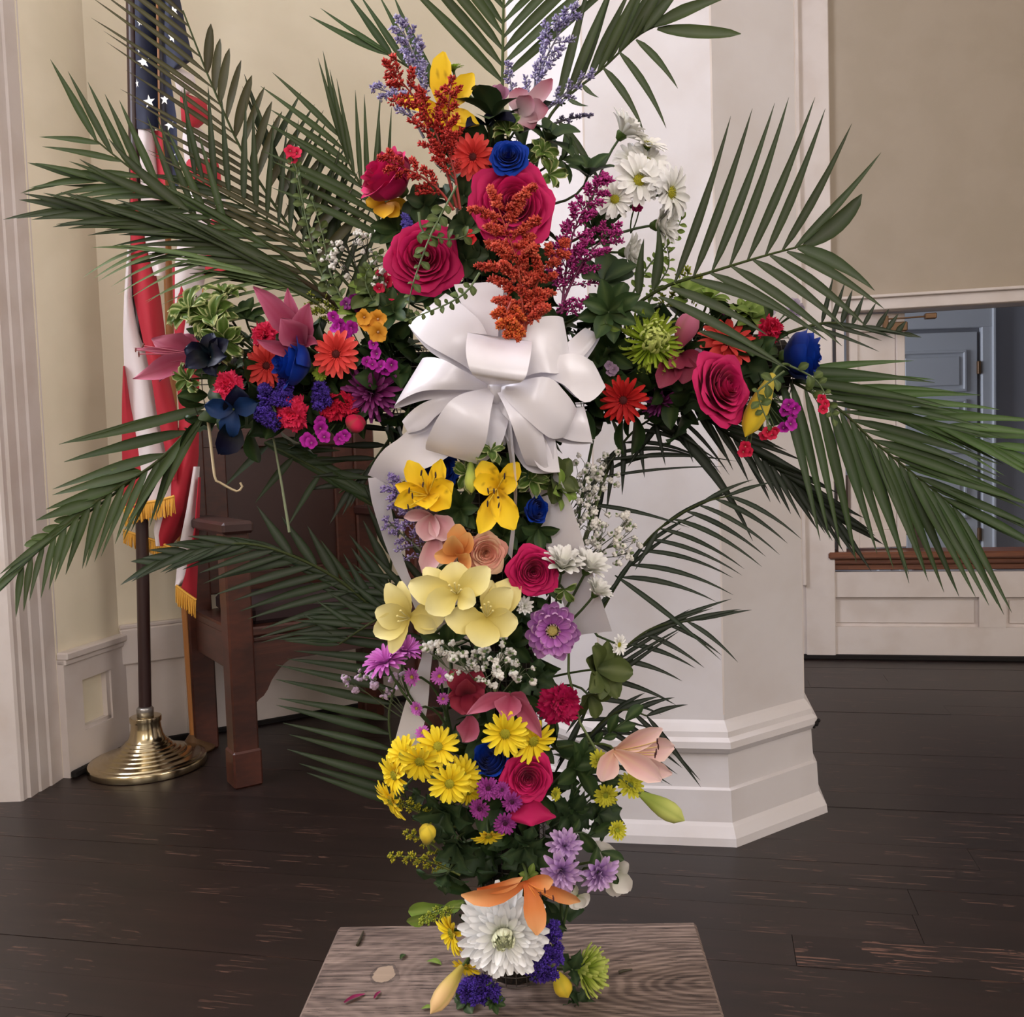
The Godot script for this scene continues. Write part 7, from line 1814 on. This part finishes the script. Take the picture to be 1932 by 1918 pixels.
	frond("dark palm frond in the shade between the left arm and upright", [[760, 790, -0.02], [720, 850, -0.02], [680, 900, -0.02], [640, 930, -0.02]], [{"from": 0.0, "to": 0.8, "n": 7, "a0": 262, "a1": 240, "l0": 120, "l1": 90, "w": 11, "sag": 0.0}, {"from": 0.0, "to": 0.8, "n": 6, "a0": 172, "a1": 190, "l0": 130, "l1": 90, "w": 11, "sag": 0.0}], rgb(38, 46, 30))
	frond("short dark palm blades right of the chair back, under the bow", [[752, 1000, -0.01], [738, 1060, 0.0], [735, 1130, 0.0]], [{"from": 0.0, "to": 1.0, "n": 6, "a0": 112, "a1": 126, "l0": 120, "l1": 120, "w": 16, "sag": 0.0}], rgb(44, 56, 34))
	# top
	frond("upright palm frond at the very top, its leaflets in a V", [[948, 330, -0.03], [948, 150, -0.04], [950, 0, -0.04], [952, -140, -0.05]], [{"from": 0.38, "to": 1.0, "n": 12, "a0": 134, "a1": 124, "l0": 300, "l1": 240, "w": 19, "sag": -0.02, "jit": 2.0}, {"from": 0.38, "to": 1.0, "n": 12, "a0": 40, "a1": 50, "l0": 330, "l1": 260, "w": 17, "sag": -0.02, "jit": 2.0}], rgb(72, 84, 48), [], rgb(84, 96, 56), 0.0028)
	frond("palm frond behind the top left spray with one long leaflet to the left", [[870, 240, -0.02], [800, 150, -0.03], [730, 102, -0.03]], [{"from": 0.3, "to": 0.9, "n": 5, "a0": 112, "a1": 128, "l0": 190, "l1": 140, "w": 12, "sag": 0.0}], rgb(70, 92, 56), [[735, 104, 583, 30, 15, 6, -0.03], [735, 102, 604, 15, 11, 4, -0.03]])
	frond("palm frond at upper right before the bright column", [[1010, 320, -0.02], [1040, 215, -0.03], [1138, 128, -0.04], [1200, 70, -0.04], [1240, 48, -0.04]], [{"from": 0.35, "to": 0.95, "n": 10, "a0": 72, "a1": 56, "l0": 230, "l1": 160, "w": 16, "sag": -0.02}], rgb(74, 84, 50), [[1200, 75, 1279, 167, 15, 10, -0.03], [1168, 98, 1257, 242, 16, 14, -0.03], [1138, 128, 1215, 250, 15, 14, -0.03], [1240, 55, 1398, 64, 30, -8, -0.03, true], [1235, 50, 1390, -12, 26, 10, -0.03], [1215, 60, 1300, -40, 18, 6, -0.03], [1100, 160, 1130, 184, 10, -8, -0.02], [1072, 186, 1110, 200, 10, -8, -0.02], [1050, 225, 1140, 360, 15, 10, -0.03], [1060, 240, 1100, 320, 12, 6, -0.03]])
	# right side
	var z0 := [[65, 1510, 365, 620], [165, 1480, 480, 580], [265, 1450, 600, 550], [360, 1420, 675, 520], [455, 1390, 815, 520], [550, 1365, 870, 580], [640, 1340, 1012, 660], [705, 1328, 1168, 815]]
	var d0 := [[665, 1345, 1185, 1650], [575, 1365, 1090, 1745], [485, 1390, 980, 1760], [370, 1425, 960, 1850], [255, 1460, 880, 1820], [150, 1495, 700, 1700], [40, 1540, 560, 1790]]
	var ex := []
	for q in z0:
		ex.append([1250 + q[0] / 2.833, q[1] / 2.833, 1250 + q[2] / 2.833, q[3] / 2.833, 17, -8, 0.06])
	for q in d0:
		ex.append([1250 + q[0] / 2.833, q[1] / 2.833, 1250 + q[2] / 2.833, q[3] / 2.833, 21, 12, 0.10])
	ex.append([1516, 464, 1626, 366, 32, -22, 0.06, true])
	ex.append([1505, 468, 1650, 548, 30, 16, 0.07])
	ex.append([1245, 560, 1490, 698, 20, 12, 0.12])
	ex.append([1320, 625, 1478, 692, 18, 8, 0.12])
	ex.append([1232, 548, 1240, 420, 20, -14, 0.05])
	ex.append([1205, 560, 1215, 450, 18, 6, 0.05])
	frond("broad neat palm frond rising right of the column edge above the right arm", [[1180, 590, 0.03], [1250, 543, 0.05], [1345, 512, 0.06], [1444, 482, 0.06], [1520, 462, 0.06]], [], rgb(66, 76, 48), ex, rgb(70, 80, 44))
	frond("small dark palm frond at the right arm's end above the blue rose", [[1450, 640, 0.0], [1540, 612, 0.0], [1600, 612, 0.0], [1700, 630, 0.0]], [{"from": 0.4, "to": 0.95, "n": 8, "a0": 78, "a1": 50, "l0": 90, "l1": 30, "w": 9, "sag": -0.04}, {"from": 0.3, "to": 0.98, "n": 8, "a0": -16, "a1": -10, "l0": 130, "l1": 40, "w": 8, "sag": -0.04}], rgb(50, 60, 40))
	frond("large palm frond hanging right before the wall opening", [[1440, 690, 0.02], [1572, 764, 0.03], [1645, 829, 0.04], [1714, 886, 0.05], [1800, 955, 0.06]], [{"from": 0.1, "to": 0.98, "n": 17, "a0": -80, "a1": -62, "l0": 330, "l1": 230, "w": 17, "sag": -0.02, "jit": 2.0}, {"from": 0.08, "to": 0.98, "n": 16, "a0": -2, "a1": -26, "l0": 300, "l1": 230, "w": 15, "sag": -0.05}], rgb(58, 76, 36))
	frond("upper pale palm frond reaching past the picture's right edge", [[1470, 700, 0.0], [1600, 745, 0.01], [1740, 790, 0.02], [1900, 850, 0.03]], [{"from": 0.05, "to": 0.9, "n": 10, "a0": 6, "a1": -4, "l0": 250, "l1": 200, "w": 14, "sag": -0.06}, {"from": 0.05, "to": 0.95, "n": 13, "a0": -22, "a1": -30, "l0": 300, "l1": 220, "w": 13, "sag": -0.05}], rgb(86, 110, 62))
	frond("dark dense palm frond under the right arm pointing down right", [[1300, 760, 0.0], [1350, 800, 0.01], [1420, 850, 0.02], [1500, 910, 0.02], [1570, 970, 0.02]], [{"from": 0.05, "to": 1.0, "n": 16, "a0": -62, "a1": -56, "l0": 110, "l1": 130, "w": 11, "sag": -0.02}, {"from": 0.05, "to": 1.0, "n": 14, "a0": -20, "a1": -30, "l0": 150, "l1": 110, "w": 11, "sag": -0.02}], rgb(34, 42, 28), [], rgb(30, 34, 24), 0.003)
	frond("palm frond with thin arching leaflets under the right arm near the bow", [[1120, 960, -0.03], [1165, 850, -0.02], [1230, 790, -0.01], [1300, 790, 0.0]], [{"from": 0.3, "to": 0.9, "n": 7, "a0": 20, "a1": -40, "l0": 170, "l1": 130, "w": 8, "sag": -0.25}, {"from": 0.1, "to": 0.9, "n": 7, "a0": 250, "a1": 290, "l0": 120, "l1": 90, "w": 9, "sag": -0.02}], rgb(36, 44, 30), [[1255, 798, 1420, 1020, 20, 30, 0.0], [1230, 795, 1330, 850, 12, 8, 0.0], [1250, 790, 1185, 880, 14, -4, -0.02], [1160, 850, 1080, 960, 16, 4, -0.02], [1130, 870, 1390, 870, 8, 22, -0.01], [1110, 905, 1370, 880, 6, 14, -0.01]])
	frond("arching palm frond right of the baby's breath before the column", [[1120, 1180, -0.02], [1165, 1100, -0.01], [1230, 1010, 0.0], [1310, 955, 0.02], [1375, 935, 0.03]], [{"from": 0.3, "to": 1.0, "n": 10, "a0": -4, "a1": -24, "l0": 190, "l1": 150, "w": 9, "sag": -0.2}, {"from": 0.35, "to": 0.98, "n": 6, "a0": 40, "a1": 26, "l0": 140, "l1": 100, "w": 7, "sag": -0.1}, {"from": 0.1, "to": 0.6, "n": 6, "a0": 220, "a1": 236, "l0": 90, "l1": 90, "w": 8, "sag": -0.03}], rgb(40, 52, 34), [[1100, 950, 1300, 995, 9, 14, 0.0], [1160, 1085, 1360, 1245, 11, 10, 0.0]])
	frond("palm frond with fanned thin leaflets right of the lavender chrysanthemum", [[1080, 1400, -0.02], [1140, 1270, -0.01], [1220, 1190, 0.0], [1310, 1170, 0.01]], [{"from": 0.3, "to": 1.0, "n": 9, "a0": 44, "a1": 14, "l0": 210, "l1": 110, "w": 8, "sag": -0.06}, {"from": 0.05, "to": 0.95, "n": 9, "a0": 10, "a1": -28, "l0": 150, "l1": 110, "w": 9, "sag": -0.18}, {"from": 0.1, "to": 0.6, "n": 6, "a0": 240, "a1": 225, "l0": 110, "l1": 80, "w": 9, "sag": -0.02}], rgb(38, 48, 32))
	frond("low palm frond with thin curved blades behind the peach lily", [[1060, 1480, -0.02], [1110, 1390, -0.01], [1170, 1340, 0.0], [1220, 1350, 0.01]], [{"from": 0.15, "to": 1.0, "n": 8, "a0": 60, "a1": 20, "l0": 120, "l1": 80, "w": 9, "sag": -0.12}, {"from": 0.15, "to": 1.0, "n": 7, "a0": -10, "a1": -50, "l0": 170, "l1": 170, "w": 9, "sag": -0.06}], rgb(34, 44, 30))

func bow() -> void:
	var knot := at(938, 738, CROSS_Z + 0.115)
	var t := thing("ribbon_bow", "large white satin ribbon bow with many loops at the middle of the cross", "bow", Transform3D(Basis.IDENTITY, knot))
	var lp := func(e1: Array, e2: Array, base: float, bulge: float, gap: Vector3) -> void: ribbon_loop(t, knot, e1, e2, base, bulge, gap)
	# loops from the back to the front
	lp.call([[1000, 900], [1300, 760], [1500, 560], [1640, 420]], [[1010, 920], [1420, 820], [1620, 660], [1750, 480]], -20, 26, v3(6, 10, -26))
	lp.call([[980, 900], [1500, 1020], [1660, 1010]], [[990, 920], [1450, 1240], [1725, 1280]], -22, 20, v3(-10, 8, -22))
	lp.call([[970, 900], [660, 940], [430, 1010], [286, 1120]], [[980, 920], [620, 1050], [460, 1180], [330, 1210]], -16, 22, v3(4, 8, -24))
	lp.call([[970, 890], [880, 480], [740, 300], [652, 100]], [[1000, 890], [1002, 500], [1022, 300], [1030, 75]], -12, 26, v3(14, 12, -30))
	lp.call([[970, 900], [760, 740], [480, 570], [330, 400]], [[985, 880], [920, 500], [780, 320], [600, 165]], -4, 34, v3(6, 14, -34))
	lp.call([[960, 905], [930, 1060], [1000, 1240], [1090, 1320]], [[1000, 905], [1040, 1080], [1095, 1250], [1100, 1315]], -18, 8, v3(-30, 4, -18))
	lp.call([[975, 895], [760, 780], [580, 680], [420, 645]], [[985, 920], [680, 915], [430, 920], [212, 1000]], 4, 40, v3(14, 16, -44))
	lp.call([[1000, 890], [1300, 720], [1560, 660], [1720, 720]], [[1010, 920], [1400, 850], [1640, 1015], [1815, 900]], 2, 38, v3(-12, -14, -40))
	lp.call([[1010, 905], [1230, 1060], [1400, 1220], [1480, 1250]], [[990, 915], [1190, 1240], [1330, 1480], [1520, 1500]], 0, 30, v3(-34, 4, -34))
	lp.call([[1000, 890], [1100, 560], [1260, 400], [1500, 325]], [[1010, 910], [1270, 800], [1440, 780], [1560, 690]], 14, 52, v3(-10, 30, -52))
	lp.call([[1000, 900], [1340, 830], [1500, 930], [1630, 1060]], [[1000, 920], [1200, 1120], [1400, 1260], [1545, 1238]], 18, 46, v3(-30, 2, -44))
	lp.call([[960, 895], [720, 960], [580, 1090], [415, 1335]], [[985, 915], [950, 1080], [900, 1290], [790, 1442]], 14, 44, v3(36, 4, -44))
	lp.call([[980, 900], [1060, 1060], [1120, 1250], [1170, 1440]], [[1000, 900], [1200, 1060], [1310, 1220], [1335, 1470]], 16, 40, v3(26, 8, -40))
	lp.call([[930, 880], [830, 780], [790, 640], [795, 500]], [[1040, 880], [1180, 830], [1225, 700], [1245, 560]], 34, 34, v3(0, 16, 58))
	var pinch := Shape.new()
	pinch.blob(Vector3(0, 0, 0.004), Vector3(0.014, 0.016, 0.014), Basis.IDENTITY, Color.WHITE, 6, 10)
	part("knot", pinch.done(), M.satin, t)
	# tails
	var tail := func(pts: Array, wids: Array, acr: Array) -> void:
		var p := []
		for q in pts:
			p.append(at(q[0], q[1], CROSS_Z + q[2]) - knot)
		var w := []
		for x in wids:
			w.append(x * 1.11 / FOCAL)
		part("tail", ribbon_strip(spline(p, 24), w, acr, 0.05), M.satin, t)
	tail.call([[930, 745, 0.11], [860, 800, 0.10], [790, 845, 0.09], [738, 880, 0.075], [714, 905, 0.06]], [18, 40, 46, 36, 24], [v3(0.5, -0.7, 0.3), v3(0.5, -0.8, 0.3), v3(0.6, -0.7, 0.3), v3(0.7, -0.5, -0.5)])
	tail.call([[714, 900, 0.06], [722, 960, 0.06], [752, 1060, 0.055], [806, 1190, 0.06], [792, 1300, 0.05], [758, 1440, 0.04]], [24, 18, 11, 12, 24, 26], [v3(0.7, -0.3, -0.6), v3(0.6, 0.0, -0.7), v3(0.8, 0.1, -0.5), v3(0.9, -0.1, 0.3)])
	tail.call([[950, 750, 0.10], [985, 830, 0.09], [1030, 920, 0.08], [1060, 1010, 0.085], [1090, 1110, 0.075], [1120, 1195, 0.06]], [16, 34, 40, 42, 42, 40], [v3(0.9, 0.2, 0.3), v3(0.8, 0.1, 0.6), v3(0.85, 0.0, 0.5), v3(0.9, 0, 0.4)])
	tail.call([[945, 750, 0.11], [960, 820, 0.12], [970, 900, 0.125], [972, 960, 0.12], [962, 1050, 0.105]], [14, 22, 20, 16, 14], [v3(0.6, 0, 0.8), v3(0.25, 0, 1), v3(0.15, 0, 1), v3(0.3, 0, 1)])

# ---------------------------------------------------------------- the scene
func _ready() -> void:
	rng.seed = 20240
	var cam := Camera3D.new()
	cam.name = "camera"
	add_child(cam)
	cam.transform = Transform3D(view, EYE)
	cam.fov = rad_to_deg(2.0 * atan(959.0 / FOCAL))
	cam.near = 0.05
	cam.far = 60.0
	cam.current = true
	var env := Environment.new()
	env.background_mode = Environment.BG_COLOR
	env.background_color = Color(0.55, 0.62, 0.72)
	env.background_energy_multiplier = 0.35
	env.tonemap_mode = Environment.TONE_MAPPER_LINEAR
	env.tonemap_exposure = 1.0
	env.sdfgi_enabled = true
	env.ssao_enabled = true
	env.ssil_enabled = true
	var we := WorldEnvironment.new()
	we.name = "world_environment"
	we.environment = env
	add_child(we)
	materials()
	# daylight: tall frosted windows in the left side wall and in the rear wall, one window in the room beyond
	window(1, Vector3(-2.55, 2.95, -1.1), PI / 2, 1.9, 1.7, 11.0, s8(240, 242, 255), "high frosted window in the left side wall")
	window(2, Vector3(3.94, 2.85, 1.2), -PI / 2, 2.2, 1.9, 6.5, s8(255, 244, 238), "high frosted window in the right side wall")
	window(3, Vector3(-1.2, 2.75, 4.94), PI, 1.6, 2.1, 5.5, s8(255, 244, 240), "tall frosted window in the rear wall")
	window(4, Vector3(1.6, 2.75, 4.94), PI, 1.6, 2.1, 3.0, s8(255, 243, 236), "second tall frosted window in the rear wall")
	window(5, Vector3(-0.64, 1.6, -6.2), PI / 2, 1.4, 1.8, 10.0, s8(226, 232, 248), "frosted window of the room beyond the opening")
	room()
	chair()
	flag()
	plinth()
	cross_frame()
	palms()
	greenery()
	sprays()
	roses()
	flowers_on_top()
	buds()
	gerberas_and_daisies()
	chrysanthemums()
	carnations()
	small_clusters()
	bow()
	scraps()
